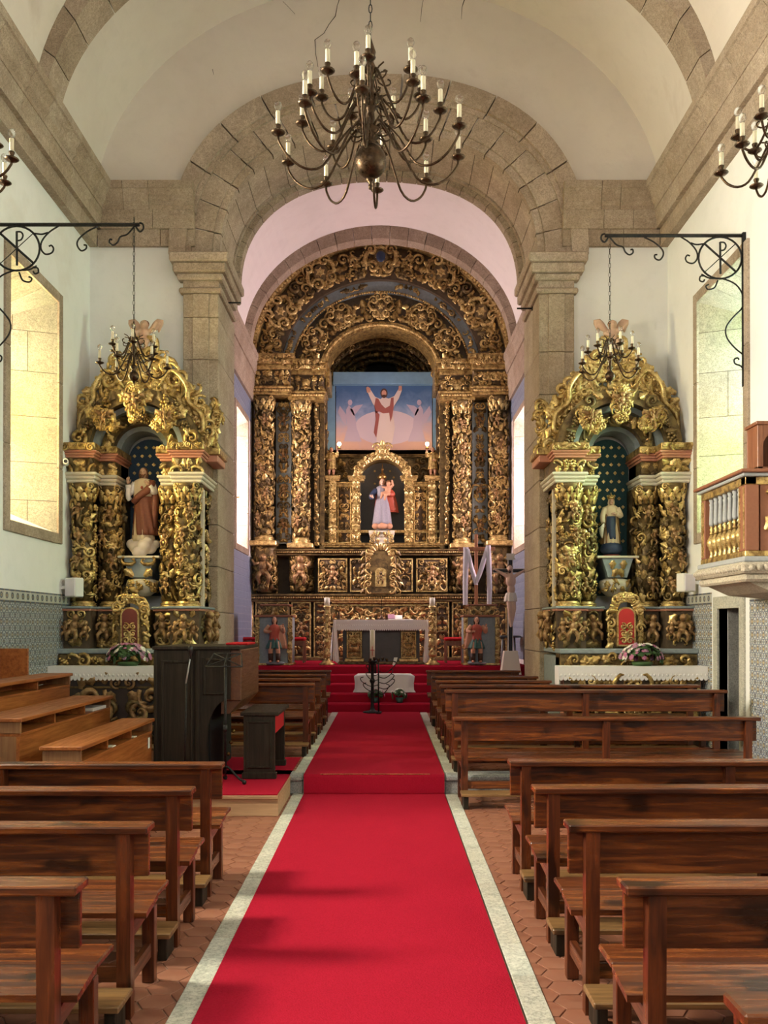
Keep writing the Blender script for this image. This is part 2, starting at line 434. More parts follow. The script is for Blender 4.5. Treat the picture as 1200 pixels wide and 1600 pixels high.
# glazed wall tiles, one repeat per tile, drawn from the tile's own coordinates (y along the wall, z up)
def azulejo(name, T, horiz, white, blue, yellow, mode):
    t = NT(name); sp = t.n('SeparateXYZ', i_0=t.obj()); h = T/2
    a = t.math('DIVIDE', t.math('PINGPONG', sp.outputs[horiz], h), h); b = t.math('DIVIDE', t.math('PINGPONG', sp.outputs[2], h), h)
    def dist(cx, cy):
        dx = t.math('SUBTRACT', a, cx); dy = t.math('SUBTRACT', b, cy)
        return t.math('SQRT', t.math('ADD', t.math('MULTIPLY', dx, dx), t.math('MULTIPLY', dy, dy)))
    def band(x, lo, hi): return t.math('MULTIPLY', t.math('GREATER_THAN', x, lo), t.math('LESS_THAN', x, hi))
    d0 = dist(0, 0); d1 = dist(1, 1); d2 = dist(1, 0); d3 = dist(0, 1)
    col = white
    if mode == 'nave':
        col = t.mix(band(d0, .62, .74), col, blue)
        col = t.mix(band(d1, .36, .48), col, blue)
        col = t.mix(t.math('LESS_THAN', d1, .26), col, yellow)
        col = t.mix(t.math('LESS_THAN', t.math('ABSOLUTE', t.math('SUBTRACT', a, b)), .10), col, blue)
        col = t.mix(band(d0, .12, .42), col, t.mix(t.math('GREATER_THAN', t.math('MULTIPLY', a, b), .03), yellow, blue))
        col = t.mix(t.math('LESS_THAN', d0, .14), col, white)
        col = t.mix(band(d2, .14, .24), col, blue); col = t.mix(band(d3, .14, .24), col, blue)
        col = t.mix(t.math('LESS_THAN', d2, .12), col, yellow)
    elif mode == 'border':
        col = t.mix(t.math('GREATER_THAN', b, .72), white, blue)
        col = t.mix(band(d0, .25, .5), col, blue); col = t.mix(t.math('LESS_THAN', d0, .2), col, yellow)
        col = t.mix(t.math('LESS_THAN', d1, .25), col, yellow)
    else:
        nz = t.noise(t.obj(), 9, 4)
        col = t.mix(t.ramp(nz, [(.42, (0, 0, 0)), (.58, (1, 1, 1))]), white, blue)
    col = t.mix(t.math('MULTIPLY', t.rnd(), .35), col, t.mix(1.0, col, (.78, .80, .80), 'MULTIPLY'))
    t.set(col, .3, 0, .5).bump(t.noise(t.obj(), 20, 2), .08, .004)
TILE = 0.14
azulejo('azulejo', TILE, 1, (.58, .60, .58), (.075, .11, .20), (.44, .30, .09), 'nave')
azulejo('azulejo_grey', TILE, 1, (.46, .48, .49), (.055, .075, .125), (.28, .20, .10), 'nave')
azulejo('azulejo_border', TILE, 1, (.50, .50, .46), (.09, .11, .16), (.30, .22, .12), 'border')
azulejo('azulejo_blue', .15, 1, (.40, .46, .58), (.16, .21, .36), (.2, .2, .2), 'chancel')
# niche backcloth with small gilt diamonds is built with geometry; printed banner sky
t = NT('banner_sky'); v = t.n('TexCoord').outputs['Generated']; sp = t.n('SeparateXYZ', i_0=v)
nz = t.noise(t.map(v, (3, 1, 2.2)), 2.2, 5, .6, .5)
g = t.math('ADD', sp.outputs[2], t.math('MULTIPLY', t.math('SUBTRACT', nz, .5), .5))
t.set(t.ramp(g, [(.12, (.66, .42, .36)), (.32, (.56, .42, .48)), (.5, (.36, .42, .62)), (.72, (.14, .24, .46)), (.9, (.06, .14, .32))]), .6)
plain('banner_blue', (.16, .30, .46), .6, 0, .3, .2, 0, 6)
plain('print_glow', (.62, .52, .62), .6); plain('print_white', (.72, .60, .58), .6); plain('print_red', (.34, .10, .09), .6)
plain('print_skin', (.60, .30, .22), .6); plain('print_angel', (.50, .42, .56), .6); plain('print_hair', (.09, .04, .03), .6)
# ================================================================== STRUCTURE
W = 3.94; WT = 0.95; YF = 12.2; YB = -5.8            # nave half width, wall thickness, chancel-arch wall, back wall
ZU = 0.19; YSTEP = 9.0                               # raised floor
VA, VB, VZ = 3.88, 3.14, 7.31                        # nave vault: half-ellipse
CW = 2.75; YC0 = 13.2; YC1 = 20.2                    # chancel
CVA, CVB, CVZ = 2.75, 2.62, 7.30
ZS = 6.687                                           # springing of the chancel arch
SN = 2.33
def sup(a, b, t, n=SN):
    c, s = math.cos(t), math.sin(t)
    return a*math.copysign(abs(c)**(2/n), c), b*abs(s)**(2/n)
def arc_params(a, b, k, n=SN, lo=0.0, hi=PI):
    """k+1 parameter values equally spaced along the arch curve (from the right springing to the left)"""
    ts = np.linspace(lo, hi, 800); P = np.array([sup(a, b, t, n) for t in ts])
    L = np.concatenate([[0], np.cumsum(np.linalg.norm(np.diff(P, axis=0), axis=1))])
    return [float(np.interp(L[-1]*i/k, L, ts)) for i in range(k+1)]
def arch_z(x, a, b, z0, n=SN):
    q = abs(x)/a
    return z0 if q >= 1 else z0+b*(1-q**n)**(1/n)

# ---- floor: concrete bed, hexagonal terracotta tiles
fl = MB().box(-W-.1, W+.1, YB, YSTEP, -.2, -.008).box(-W-.1, W+.1, YSTEP, 20.3, -.2, ZU-.008).build('floor', 'grout')
struct(fl, 'floor of brick-red hexagonal terracotta tiles with pale joints', 'floor')
s6 = 0.0875
def hexmesh():
    b = MB(); n = 6; top = []
    pr = [(s6*.955*math.cos(PI/3*k), s6*.955*math.sin(PI/3*k)) for k in range(6)]
    pr2 = [(x*.975, y*.975) for x, y in pr]
    V = [(x, y, -.008) for x, y in pr]+[(x, y, -.0015) for x, y in pr]+[(x, y, 0) for x, y in pr2]
    Q = [(r*6+k, r*6+(k+1) % 6, (r+1)*6+(k+1) % 6, (r+1)*6+k) for r in range(2) for k in range(6)]
    b.add(V, np.array(Q)); b.f.append((np.array([[12+k for k in range(6)]]), 0, False)); return b
HEX = hexmesh(); HEXME = HEX.data('tile', 'terracotta')
HV = HEX.v[0]; HF = [HEX.f[0][0], HEX.f[1][0]]
cells = []
for i in range(-30, 31):
    for j in range(0, 140):
        x = i*s6*1.5; y = .4+j*s6*math.sqrt(3)+(i % 2)*s6*math.sqrt(3)/2
        if abs(x) > W-.05 or y > 15.3: continue
        if -.74 < x < .71: continue
        if YSTEP-.14 < y < YSTEP+.10: continue
        if y > YSTEP and abs(x) > 2.1 and y > 11.2: continue
        z = 0 if y < YSTEP else ZU
        p = (F*(x-CX0)/y+HX, HY+F*(CZ0-z)/y)
        seen = 0 <= p[0] <= 1200 and p[1] <= 1640
        near = min(abs(x-.80), abs(x+.84))
        cells.append((0 if (seen and z == 0 and near < .75 and y < 9) else 1, near+y*.02, x, y, z))
cells.sort()
rest = MB()
for k, (c, sc_, x, y, z) in enumerate(cells):
    if k < 300 and c == 0: inst('tile', HEXME, fl, (x, y, z+random.uniform(-.0012, .0008)))
    else: rest.add(HV+np.array([x, y, z]), [f for f in HF])
r_ = rest.build('tile_field', 'terracotta', fl); r_['kind'] = 'stuff'
# ---- aisle border slabs, granite step
tb = structE('trim_1', 'pale stone border slabs running along both edges of the carpet', 'border')
for xs in (-.825, .685):
    y = 1.4
    while y < 15.3:
        L = random.uniform(.42, .66)
        y1 = min(y+L, YSTEP-.02 if y < YSTEP-.05 else 15.34)
        z = 0 if y < YSTEP-.05 else ZU
        MB().box(xs, xs+.115, y+.003, y1-.003, z-.02, z+.006, .004).build('border_slab', 'limestone', tb)
        y = y1 if y1 < YSTEP-.03 or y1 > YSTEP+.2 else YSTEP+.001
        if abs(y1-(YSTEP-.02)) < 1e-6: y = YSTEP+.001
        if y1 >= 15.33: break
ts = structE('trim_2', 'grey granite step across the nave in front of the raised floor', 'step')
for x0, x1 in ((-.95, -.72), (.68, 1.75), (1.755, 2.85), (2.855, 3.93)):
    MB().box(x0, x1-.004, YSTEP-.13, YSTEP+.12, 0, ZU-.06, .01).box(x0, x1-.004, YSTEP-.17, YSTEP+.12, ZU-.06, ZU+.002, .018).build('step_block', 'granite_grey', ts)
MB().box(-.72, .68, YSTEP-.13, YSTEP+.12, 0, ZU-.012).build('step_block', 'granite_grey', ts)
MB().box(-3.93, -2.12, YSTEP-.13, YSTEP+.12, 0, ZU+.002, .012).build('step_block', 'granite_grey', ts)

# ---- altar steps (carpeted) and platform
tp = structE('trim_3', 'flight of red carpeted steps rising to the high altar', 'steps')
for k in range(5):
    y0 = 15.37+.3*k; z1 = ZU+.15*(k+1)
    MB().box(-CW, CW, y0, (y0+.33 if k < 4 else YC1), ZU+.15*k-.02, z1, .02).build('altar_step', 'carpet', tp)

# ---- side walls with splayed windows
WZ0, WZ1 = 2.80, 5.64
def pad(boxes, y0, y1, z0, z1): boxes.append((y0, y1, z0, z1))
def side_wall(name, sgn, label, holes):
    b = MB(); xa, xb = (sgn*W, sgn*(W+WT)) if sgn > 0 else (sgn*(W+WT), sgn*W)
    hs = sorted(holes); ys = [YB]
    for y0, y1, z0, z1 in hs: ys += [y0, y1]
    ys.append(YF+.7); top = 8.2
    for i in range(len(ys)-1):
        h = [q for q in hs if q[0] == ys[i] and q[1] == ys[i+1]]
        if h:
            if h[0][2] > 0: b.box(xa, xb, ys[i], ys[i+1], -.2, h[0][2])
            b.box(xa, xb, ys[i], ys[i+1], h[0][3], top)
        else: b.box(xa, xb, ys[i], ys[i+1], -.2, top)
    return struct(b.build(name, 'plaster'), label, 'wall')
DOOR = (9.69, 10.33, 0.0, 1.86)
wl_ = side_wall('wall_left', -1, 'white plastered nave wall on the left with deep window', [(a, b, WZ0, WZ1) for a, b in WIN_Y])
# the doorway lies under no window, it interrupts the wall below the second window sill, so the wall on the right is split by height
def wall_right():
    b = MB(); xa, xb = W, W+WT
    ys = sorted({YB, YF+.7, DOOR[0], DOOR[1], *[q for p in WIN_Y for q in p]})
    for y0, y1 in zip(ys, ys[1:]):
        m = (y0+y1)/2; cut = []
        if DOOR[0] < m < DOOR[1]: cut.append((DOOR[2], DOOR[3]))
        if any(p[0] < m < p[1] for p in WIN_Y): cut.append((WZ0, WZ1))
        z = -.2
        for c0, c1 in cut:
            if c0 > z: b.box(xa, xb, y0, y1, z, c0)
            z = c1
        b.box(xa, xb, y0, y1, z, 8.2)
    return struct(b.build('wall_right', 'plaster'), 'white plastered nave wall on the right with window and pulpit', 'wall')
wr_ = wall_right()
def window(n, sgn, y0, y1, z0, z1, xw, wt, label, detail=True, palette=None, sp=.36, frame='granite'):
    w = structE('window_%d' % n, label, 'window', (sgn*xw, (y0+y1)/2, z0))
    xi = sgn*xw; xo = sgn*(xw+wt); so, si, st = .42, sp, .42   # sill rise, jamb splay, head drop
    def wedge_j(yA, d, zz0, zz1, name='jamb_block'):
        # jamb wedge between heights: full at the outer face, nothing at the inner edge
        g = .003
        MB().prism([(xi, yA), (xo, yA), (xo, yA+d)] if d*1 else [], 2, zz0+g, zz1-g).build(name, 'granite_pale', w)
    for yA, d in ((y1, -si), (y0, si)):
        z = z0
        while z < z1-.01:
            hgt = random.uniform(.38, .56) if detail else (z1-z0)
            zt = z+hgt if z+hgt < z1-.25 else z1
            # split the course across the depth into two stones with a thin joint
            f = random.choice((.33, .5, .66, 1.0)) if detail else 1.0
            def q(t): return (xi+(xo-xi)*t, yA+d*t)
            g = .004
            for t0, t1 in (((0, f), (f, 1)) if f < 1 else ((0, 1),)):
                ta, tb2 = t0+(g if t0 > 0 else 0), t1-(g if t1 < 1 else 0)
                a_, b_ = q(ta), q(tb2)
                poly = [a_, b_, (b_[0], yA)] if ta == 0 else [a_, b_, (b_[0], yA), (a_[0], yA)]
                MB().prism(poly, 2, z+g, zt-g).build('jamb_block', 'granite_pale', w)
            z = zt
        MB().prism([(xi, yA+(.0 if d < 0 else 0)), (xo, yA), (xo, yA+d*.985)], 2, z0, z1).build('joint_bed', 'mortar', w) if detail else None
    # head: sloping soffit stones, and plastered sloping sill
    ns = 3 if detail else 1
    for k in range(ns):
        ya, yb = y0+(y1-y0)*k/ns+.003, y0+(y1-y0)*(k+1)/ns-.003
        MB().prism([(xi, z1), (xo, z1), (xo, z1-st)], 1, ya, yb).build('head_block', 'granite_pale', w)
    MB().prism([(xi, z0), (xo, z0), (xo, z0+so)], 1, y0, y1).build('sill_slope', 'plaster', w)
    # stone surround, proud of the wall
    fw = .125; xp = sgn*(xw-.03); xq = sgn*(xw+.02)
    for a, b_, c, d in ((y0-fw, y0, z0-fw, z1+fw), (y1, y1+fw, z0-fw, z1+fw)):
        zz = [c, c+(d-c)*.3, c+(d-c)*.64, d]
        for u0, u1 in zip(zz, zz[1:]):
            MB().box(xp, xq, a, b_, u0+.002, u1-.002, .006).build('surround_block', frame, w)
    for c, d in ((z0-fw, z0), (z1, z1+fw)):
        MB().box(xp, xq, y0+.002, y1-.002, c, d, .006).build('surround_block', frame, w)
    # leaded coloured panes near the outer face
    xg = sgn*(xw+wt-.1); yy0, yy1, zz0, zz1 = y0+si*.85, y1-si*.85, z0+so*.85, z1-st*.85
    nc, nr = 3, 6; pal = palette or ['glass_clear', 'glass_yellow', 'glass_clear', 'glass_green', 'glass_amber', 'glass_clear', 'glass_rose', 'glass_yellow', 'glass_blue']
    for c in range(nc):
        for r in range(nr):
            a, b_ = yy0+(yy1-yy0)*c/nc+.006, yy0+(yy1-yy0)*(c+1)/nc-.006
            d, e = zz0+(zz1-zz0)*r/nr+.006, zz0+(zz1-zz0)*(r+1)/nr-.006
            MB().box(xg-.004, xg+.004, a, b_, d, e).build('pane', pal[(r*2+c*5) % len(pal)], w)
    lead = MB()
    for c in range(nc+1):
        y = yy0+(yy1-yy0)*c/nc; lead.box(xg-.012, xg+.012, y-.008, y+.008, zz0, zz1)
    for r in range(nr+1):
        z = zz0+(zz1-zz0)*r/nr; lead.box(xg-.010, xg+.010, yy0, yy1, z-.008, z+.008)
    lead.build('glazing_bar', 'iron', w)
    return w
warm = ['glass_clear', 'glass_clear', 'glass_yellow', 'glass_clear', 'glass_clear', 'glass_rose', 'glass_clear']
cool = ['glass_clear', 'glass_green', 'glass_clear', 'glass_blue', 'glass_clear', 'glass_clear', 'glass_green']
rose = ['glass_rose', 'glass_clear', 'glass_rose', 'glass_clear', 'glass_rose']
names = ['deep %s window nearest the chancel arch with stone reveal', 'deep %s window above the pews beside the camera', 'deep %s window behind the camera', 'deep %s window at the back of the nave']
k = 1
for i, (a, b_) in enumerate(WIN_Y):
    window(k, -1, a, b_, WZ0, WZ1, W, WT, names[i] % 'left', i == 0, ['glass_amber', 'glass_yellow', 'glass_amber', 'glass_yellow', 'glass_green', 'glass_clear', 'glass_rose'] if i == 0 else warm); k += 1
    window(k, 1, a, b_, WZ0, WZ1, W, WT, names[i] % 'right', i == 0, ['glass_green', 'glass_clear', 'glass_green', 'glass_blue', 'glass_yellow'] if i == 0 else cool); k += 1
# ---- back wall with a round-ish choir window
bw = MB().box(-W-1, W+1, YB-.4, YB, -.2, 4.0).box(-W-1, -1.2, YB-.4, YB, 4.0, 6.6).box(1.2, W+1, YB-.4, YB, 4.0, 6.6).box(-W-1, W+1, YB-.4, YB, 6.6, 11)
struct(bw.build('wall_back', 'plaster'), 'plastered entrance wall behind the camera', 'wall')
wb = structE('window_9', 'large choir window in the entrance wall behind the camera', 'window', (0, YB, 4))
for i in range(4):
    for j in range(4): MB().box(-1.2+.6*i+.01, -.6+.6*i-.01, YB-.2, YB-.19, 4+.65*j+.01, 4.65+.65*j-.01).build('pane', 'glass_clear', wb)

# ---- chancel-arch wall (plaster field; stone dressings are separate)
aM, bM = 2.61, 2.20; aO, bO = 2.85, 2.47; aI, bI = 2.17, 1.75
def vault_z(x): return VZ+VB*math.sqrt(max(0, 1-(x/VA)**2))
fw_ = MB(); N = 72
for i in range(N):
    x0, x1 = -W+2*W*i/N, -W+2*W*(i+1)/N
    def lo(x): return -.2 if abs(x) >= 2.39 else arch_z(x, 2.39, 1.97, ZS)
    za, zb = lo(x0), lo(x1)
    if za < 0 or zb < 0:
        if abs((x0+x1)/2) > 2.39: za = zb = -.2
        else: za = max(za, ZS); zb = max(zb, ZS)
    ta, tb_ = max(vault_z(max(-VA, min(VA, x0)))+.1, 7.6), max(vault_z(max(-VA, min(VA, x1)))+.1, 7.6)
    fw_.hexa([(x0, YF, za), (x1, YF, zb), (x1, YF+.7, zb), (x0, YF+.7, za), (x0, YF, ta), (x1, YF, tb_), (x1, YF+.7, tb_), (x0, YF+.7, ta)])
wf = struct(fw_.build('wall_front', 'plaster_vault'), 'plastered wall above and beside the stone chancel arch', 'wall')
lo_w = MB()
for sg in (-1, 1): lo_w.box(min(sg*W, sg*2.66), max(sg*W, sg*2.66), YF-.012, YF+.01, ZU, 7.1)
lo_w.build('wall_field', 'plaster', wf)
# cracks in the lunette plaster
def crack(pts, w0):
    P = [at(x, y, YF-.004) for x, y in pts]; V = []; n = len(P)
    for i, p in enumerate(P):
        w = w0*(.4+.9*random.random())*(1-.6*i/n)
        V += [(p.x-w, YF-.004, p.z), (p.x+w, YF-.004, p.z), (p.x+w, YF+.01, p.z), (p.x-w, YF+.01, p.z)]
    Q = [(4*i+a, 4*i+b_, 4*i+4+b_, 4*i+4+a) for i in range(n-1) for a, b_ in ((0, 1), (1, 2), (2, 3), (3, 0))]
    MB().add(V, np.array(Q)).build('plaster_crack', 'crack', wf)
crack([(532, -6), (527, 8), (524, 25), (514, 38), (506, 52), (492, 62), (493, 82), (497, 105)], .007)
crack([(442, 2), (452, 12), (461, 22)], .004)
crack([(662, -4), (659, 12), (657, 34)], .005)
crack([(727, -4), (722, 10), (721, 30)], .006)
crack([(1009, 178), (1012, 186), (1016, 192)], .018)
crack([(332, 108), (334, 117)], .005)

# ---- nave vault
def shell(a, b, zc, y0, y1, th, k=48, lo=0.0):
    m = MB(); ts = np.linspace(lo, PI-lo, k+1)
    for i in range(k):
        p = [(a*math.cos(t), zc+b*math.sin(t)) for t in (ts[i], ts[i+1])]; q = [((a+th)*math.cos(t), zc+(b+th)*math.sin(t)) for t in (ts[i], ts[i+1])]
        P = [(p[0][0], y0, p[0][1]), (q[0][0], y0, q[0][1]), (q[0][0], y1, q[0][1]), (p[0][0], y1, p[0][1]), (p[1][0], y0, p[1][1]), (q[1][0], y0, q[1][1]), (q[1][0], y1, q[1][1]), (p[1][0], y1, p[1][1])]
        m.hexa(P)
    return m
cv = shell(VA, VB, VZ, YB-.4, YF+.3, .3)
cv.box(-W-1, -VA+.02, YB-.4, YF+.3, 7.5, 8.4).box(VA-.02, W+1, YB-.4, YF+.3, 7.5, 8.4)
struct(cv.build('ceiling', 'plaster_vault'), 'stained off-white barrel vault over the nave', 'ceiling')
# stone rib
def rib(name, label, a, b, zc, y0, y1, proj, k, mat, n=2.0, lo=.06, projz=None):
    projz = proj if projz is None else projz
    e = structE(name, label, 'arch')
    ts = arc_params(a, b, k, n, lo, PI-lo)
    for t0, t1 in zip(ts, ts[1:]):
        m = MB(); sub = np.linspace(t0+.002, t1-.002, 4)
        for u0, u1 in zip(sub, sub[1:]):
            (x0, z0), (x1, z1) = sup(a+.06, b+.06, u0, n), sup(a+.06, b+.06, u1, n)
            (p0, q0), (p1, q1) = sup(a-proj, b-projz, u0, n), sup(a-proj, b-projz, u1, n)
            m.hexa([(p0, y0, zc+q0), (x0, y0, zc+z0), (x0, y1, zc+z0), (p0, y1, zc+q0), (p1, y0, zc+q1), (x1, y0, zc+z1), (x1, y1, zc+z1), (p1, y1, zc+q1)])
        m.build('voussoir', mat, e)
    return e
rib('trim_4', 'stone transverse rib crossing the nave vault overhead', VA, VB, VZ, 10.0, 10.45, .13, 19, 'granite', 2.0, .10, .46)

# ---- cornices: three stepped courses cut into blocks
CORN = [(7.30, 7.66, .34), (7.05, 7.30, .20), (6.83, 7.05, .12)]
def cornice_y(name, sgn, label, xw, y0, y1, courses, mat, Lr=(.5, .9)):
    e = structE(name, label, 'cornice')
    for z0, z1, p in courses:
        y = y0
        while y < y1-.01:
            yn = min(y+random.uniform(*Lr), y1)
            if y1-yn < .2: yn = y1
            xa = xw if sgn < 0 else xw-p
            lo_, hi = (-xw, -xw+p) if sgn < 0 else (xw-p, xw)
            m = MB()
            if z1-z0 > .3:   # moulded top: fillet, cyma, fillet
                pr = [(0, z0), (p*.62, z0), (p*.62, z0+.05), (p*.75, z0+.10), (p*.78, z0+.18), (p*.93, z0+.25), (p, z0+.26), (p, z1), (0, z1)]
            else: pr = [(0, z0), (p*.9, z0), (p*.9, z0+(z1-z0)*.55), (p, z0+(z1-z0)*.7), (p, z1), (0, z1)]
            m.prism([((-xw+a) if sgn < 0 else (xw-a), z) for a, z in pr], 1, y+.003, yn-.003)
            m.build('cornice_block', mat, e); y = yn
    return e
cornice_y('trim_5', -1, 'stone cornice along the top of the left nave wall', W, 2.0, YF-.02, CORN, 'granite')
cornice_y('trim_6', 1, 'stone cornice along the top of the right nave wall', W, 2.0, YF-.02, CORN, 'granite')
e = structE('trim_7', 'stone cornice pieces on the chancel-arch wall beside the arch', 'cornice')
for sg in (-1, 1):
    for z0, z1, p in CORN:
        xs = [2.50, 2.50+random.uniform(.45, .65), 3.25+random.uniform(0, .2), W-.12]
        for a, b_ in zip(xs, xs[1:]):
            x0, x1 = (a, b_) if sg > 0 else (-b_, -a)
            if z1-z0 > .3: pr = [(0, z0), (p*.62, z0), (p*.62, z0+.05), (p*.75, z0+.10), (p*.78, z0+.18), (p*.93, z0+.25), (p, z0+.26), (p, z1), (0, z1)]
            else: pr = [(0, z0), (p*.9, z0), (p*.9, z0+(z1-z0)*.55), (p, z0+(z1-z0)*.7), (p, z1), (0, z1)]
            MB().prism([(YF-q*.6, z) for q, z in pr], 0, x0+.003, x1-.003).build('cornice_block', 'granite', e)

# ---- chancel arch: outer moulding, archivolt, soffit, rear ring
ta = structE('trim_8', 'great granite chancel arch with moulded voussoirs', 'arch')
def ring(parent, name, A0, A1, y0, y1, k, mat, zc=ZS, gap=.0035, sub=4, chips=True):
    gap *= 1.2 if chips else .8
    ts = arc_params((A0[0]+A1[0])/2, (A0[1]+A1[1])/2, k)
    for t0, t1 in zip(ts, ts[1:]):
        m = MB(); us = np.linspace(t0+gap, t1-gap, sub+1); dy = random.uniform(-.006, .006) if chips else 0
        for u0, u1 in zip(us, us[1:]):
            i0, i1 = sup(*A0, u0), sup(*A0, u1); o0, o1 = sup(*A1, u0), sup(*A1, u1)
            m.hexa([(i0[0], y0+dy, zc+i0[1]), (o0[0], y0+dy, zc+o0[1]), (o0[0], y1, zc+o0[1]), (i0[0], y1, zc+i0[1]),
                    (i1[0], y0+dy, zc+i1[1]), (o1[0], y0+dy, zc+o1[1]), (o1[0], y1, zc+o1[1]), (i1[0], y1, zc+i1[1])])
        m.build(name, mat, parent)
def ringA(A0, A1, y0, y1, mat='mortar', zc=ZS, nm='joint_bed', parent=None):
    ts = arc_params(*A0, 60); m = MB()
    for u0, u1 in zip(ts, ts[1:]):
        i0, i1 = sup(*A0, u0), sup(*A0, u1); o0, o1 = sup(*A1, u0), sup(*A1, u1)
        m.hexa([(i0[0], y0, zc+i0[1]), (o0[0], y0, zc+o0[1]), (o0[0], y1, zc+o0[1]), (i0[0], y1, zc+i0[1]),
                (i1[0], y0, zc+i1[1]), (o1[0], y0, zc+o1[1]), (o1[0], y1, zc+o1[1]), (i1[0], y1, zc+i1[1])])
    return m.build(nm, mat, parent)
ring(ta, 'voussoir', (aM+.01, bM+.01), (aO, bO), YF-.10, YF+.05, 13, 'granite_arch')
ring(ta, 'roll_moulding', (aM-.06, bM-.06), (aM+.008, bM+.008), YF-.06, YF+.05, 13, 'granite_arch', sub=4)
ring(ta, 'voussoir', (aI+.10, bI+.10), (aM-.062, bM-.062), YF-.03, YF+.35, 19, 'granite_arch')
ring(ta, 'roll_moulding', (aI, bI), (aI+.098, bI+.098), YF+.0, YF+.12, 19, 'granite_arch')
ring(ta, 'soffit_block', (aI+.004, bI+.004), (aI+.20, bI+.20), YF+.125, YF+.95, 21, 'granite_arch', chips=False)
ring(ta, 'roll_moulding', (aI-.02, bI-.02), (aI+.1, bI+.1), YF+.955, YF+1.03, 21, 'granite_arch', chips=False)
ring(ta, 'rear_voussoir', (aI-.10, bI-.10), (aI+.25, bI+.25), YF+1.034, YF+1.22, 27, 'granite', chips=False)
ringA((aI+.012, bI+.012), (aO-.01, bO-.01), YF+.07, YF+1.0, parent=ta)
ringA((aI-.09, bI-.09), (aI+.24, bI+.24), YF+1.05, YF+1.20, parent=ta)
# pilasters with capitals, cut in courses
for sg in (-1, 1):
    tpil = structE('trim_%d' % (9 if sg < 0 else 10), 'granite pilaster carrying the %s end of the chancel arch' % ('left' if sg < 0 else 'right'), 'pilaster')
    z = ZU; xo, xi = 2.65, aI
    def sb(m, a, b_, *r, **kw): return m.box(*((a, b_) if sg > 0 else (-b_, -a)), *r, **kw)
    while z < 6.17:
        zt = z+random.uniform(.50, .66)
        if zt > 5.9: zt = 6.17
        m = MB(); sb(m, xi, xo, YF-.09, YF+.42, z+.003, zt-.003, .008); sb(m, xi+.13, xo-.13, YF-.105, YF, z+.004, zt-.004, .006); m.build('ashlar_block', 'granite', tpil)
        zs = z+random.uniform(-.2, .2) if z > ZU else z
        m = MB(); sb(m, xi+.002, xo, YF+.425, YF+1.2, z+.003, zt-.003, .008); m.build('ashlar_block', 'granite', tpil)
        z = zt
    for (z0, z1, p, nm) in ((6.17, 6.24, .05, 'astragal'), (6.24, 6.34, .0, 'neck_block'), (6.34, 6.43, .07, 'capital_ovolo'), (6.43, 6.56, .12, 'capital_cyma'), (6.56, ZS, .16, 'capital_abacus')):
        m = MB(); sb(m, xi-p, xo+p, YF-.09-p, YF+1.05+p*.4, z0, z1, .02 if p else 0); m.build(nm, 'granite_arch', tpil)

# ---- chancel shell
cwl = {}
for sg, nm in ((-1, 'wall_chancel_left'), (1, 'wall_chancel_right')):
    m = MB(); xa, xb = (sg*CW, sg*(CW+.8)); xa, xb = min(xa, xb), max(xa, xb)
    y0, y1, z0, z1 = 16.95, 18.35, 3.25, 5.85
    m.box(xa, xb, YF+.69, y0, -.2, 7.6).box(xa, xb, y1, YC1, -.2, 7.6).box(xa, xb, y0, y1, -.2, z0).box(xa, xb, y0, y1, z1, 7.6)
    cwl[sg] = struct(m.build(nm, 'plaster_chancel'), 'chancel side wall on the %s with blue tiles and a window' % ('left' if sg < 0 else 'right'), 'wall')
    window(10 if sg < 0 else 11, sg, y0, y1, z0, z1, CW, .8, 'deep window in the %s chancel wall beside the high altar' % ('left' if sg < 0 else 'right'), True, rose, .25)
    # blue tiles: panels of the wall in front of the altar, the lower and upper field
    me = MB().box(-.006, .006, -.0735, .0735, -.0735, .0735, .003).data('tile', 'azulejo_blue')
    for j in range(0, 24):
        for zc_ in range(0, 40):
            yy = 16.0+j*.15; zz = 1.1+zc_*.15
            if y0-.16 < yy < y1+.16 and z0-.16 < zz < z1+.16: continue
            if yy > 18.9 or zz > 6.35: continue
            inst('tile', me, cwl[sg], (sg*(CW-.004), yy, zz)) if (yy > 16.35 and (zz < 3.2 or zz > 5.9)) else None
    m = MB()
    for yA, yB in ((13.4, 16.3),): m.box(min(sg*CW, sg*(CW-.006)), max(sg*CW, sg*(CW-.006)), yA, yB, .2, 6.3)
    o = m.build('tile_field', 'azulejo_blue', cwl[sg]); o['kind'] = 'stuff'
    cornice_y('trim_%d' % (11 if sg < 0 else 12), sg, 'stone cornice along the top of the %s chancel wall' % ('left' if sg < 0 else 'right'), CW, YF+1.0, 19.3, [(6.95, 7.33, .20), (6.42, 6.95, .10)], 'granite')
cb = MB().box(-CW-.8, CW+.8, YC1+2.3, YC1+2.6, -.2, 10.5); struct(cb.build('wall_chancel_end', 'plaster_chancel'), 'plain end wall behind the high altar', 'wall')
cc = shell(CVA, 2.38, CVZ, YF+.65, 18.1, .3)
c2 = shell(CVA, CVB, CVZ, 18.09, YC1+2.5, .25); cc.add(np.concatenate(c2.v), [f for f, _, _ in c2.f])
for sg in (-1, 1): cc.box(min(sg*(CVA-.01), sg*(CW+.8)), max(sg*(CVA-.01), sg*(CW+.8)), YF+.69, YC1+2.5, 7.29, 7.7)
for sg in (-1, 1): cc.box(min(sg*CW, sg*(CW+.8)), max(sg*CW, sg*(CW+.8)), YC1-.01, YC1+2.5, -.2, 7.4)
struct(cc.build('ceiling_chancel', 'plaster_chancel'), 'pink-lit plastered barrel vault over the chancel', 'ceiling')
rib('trim_13', 'stone transverse rib of the chancel vault in front of the high altar', CVA, 2.38, CVZ, 17.85, 18.15, .15, 21, 'granite', 2.0, .03, .26)
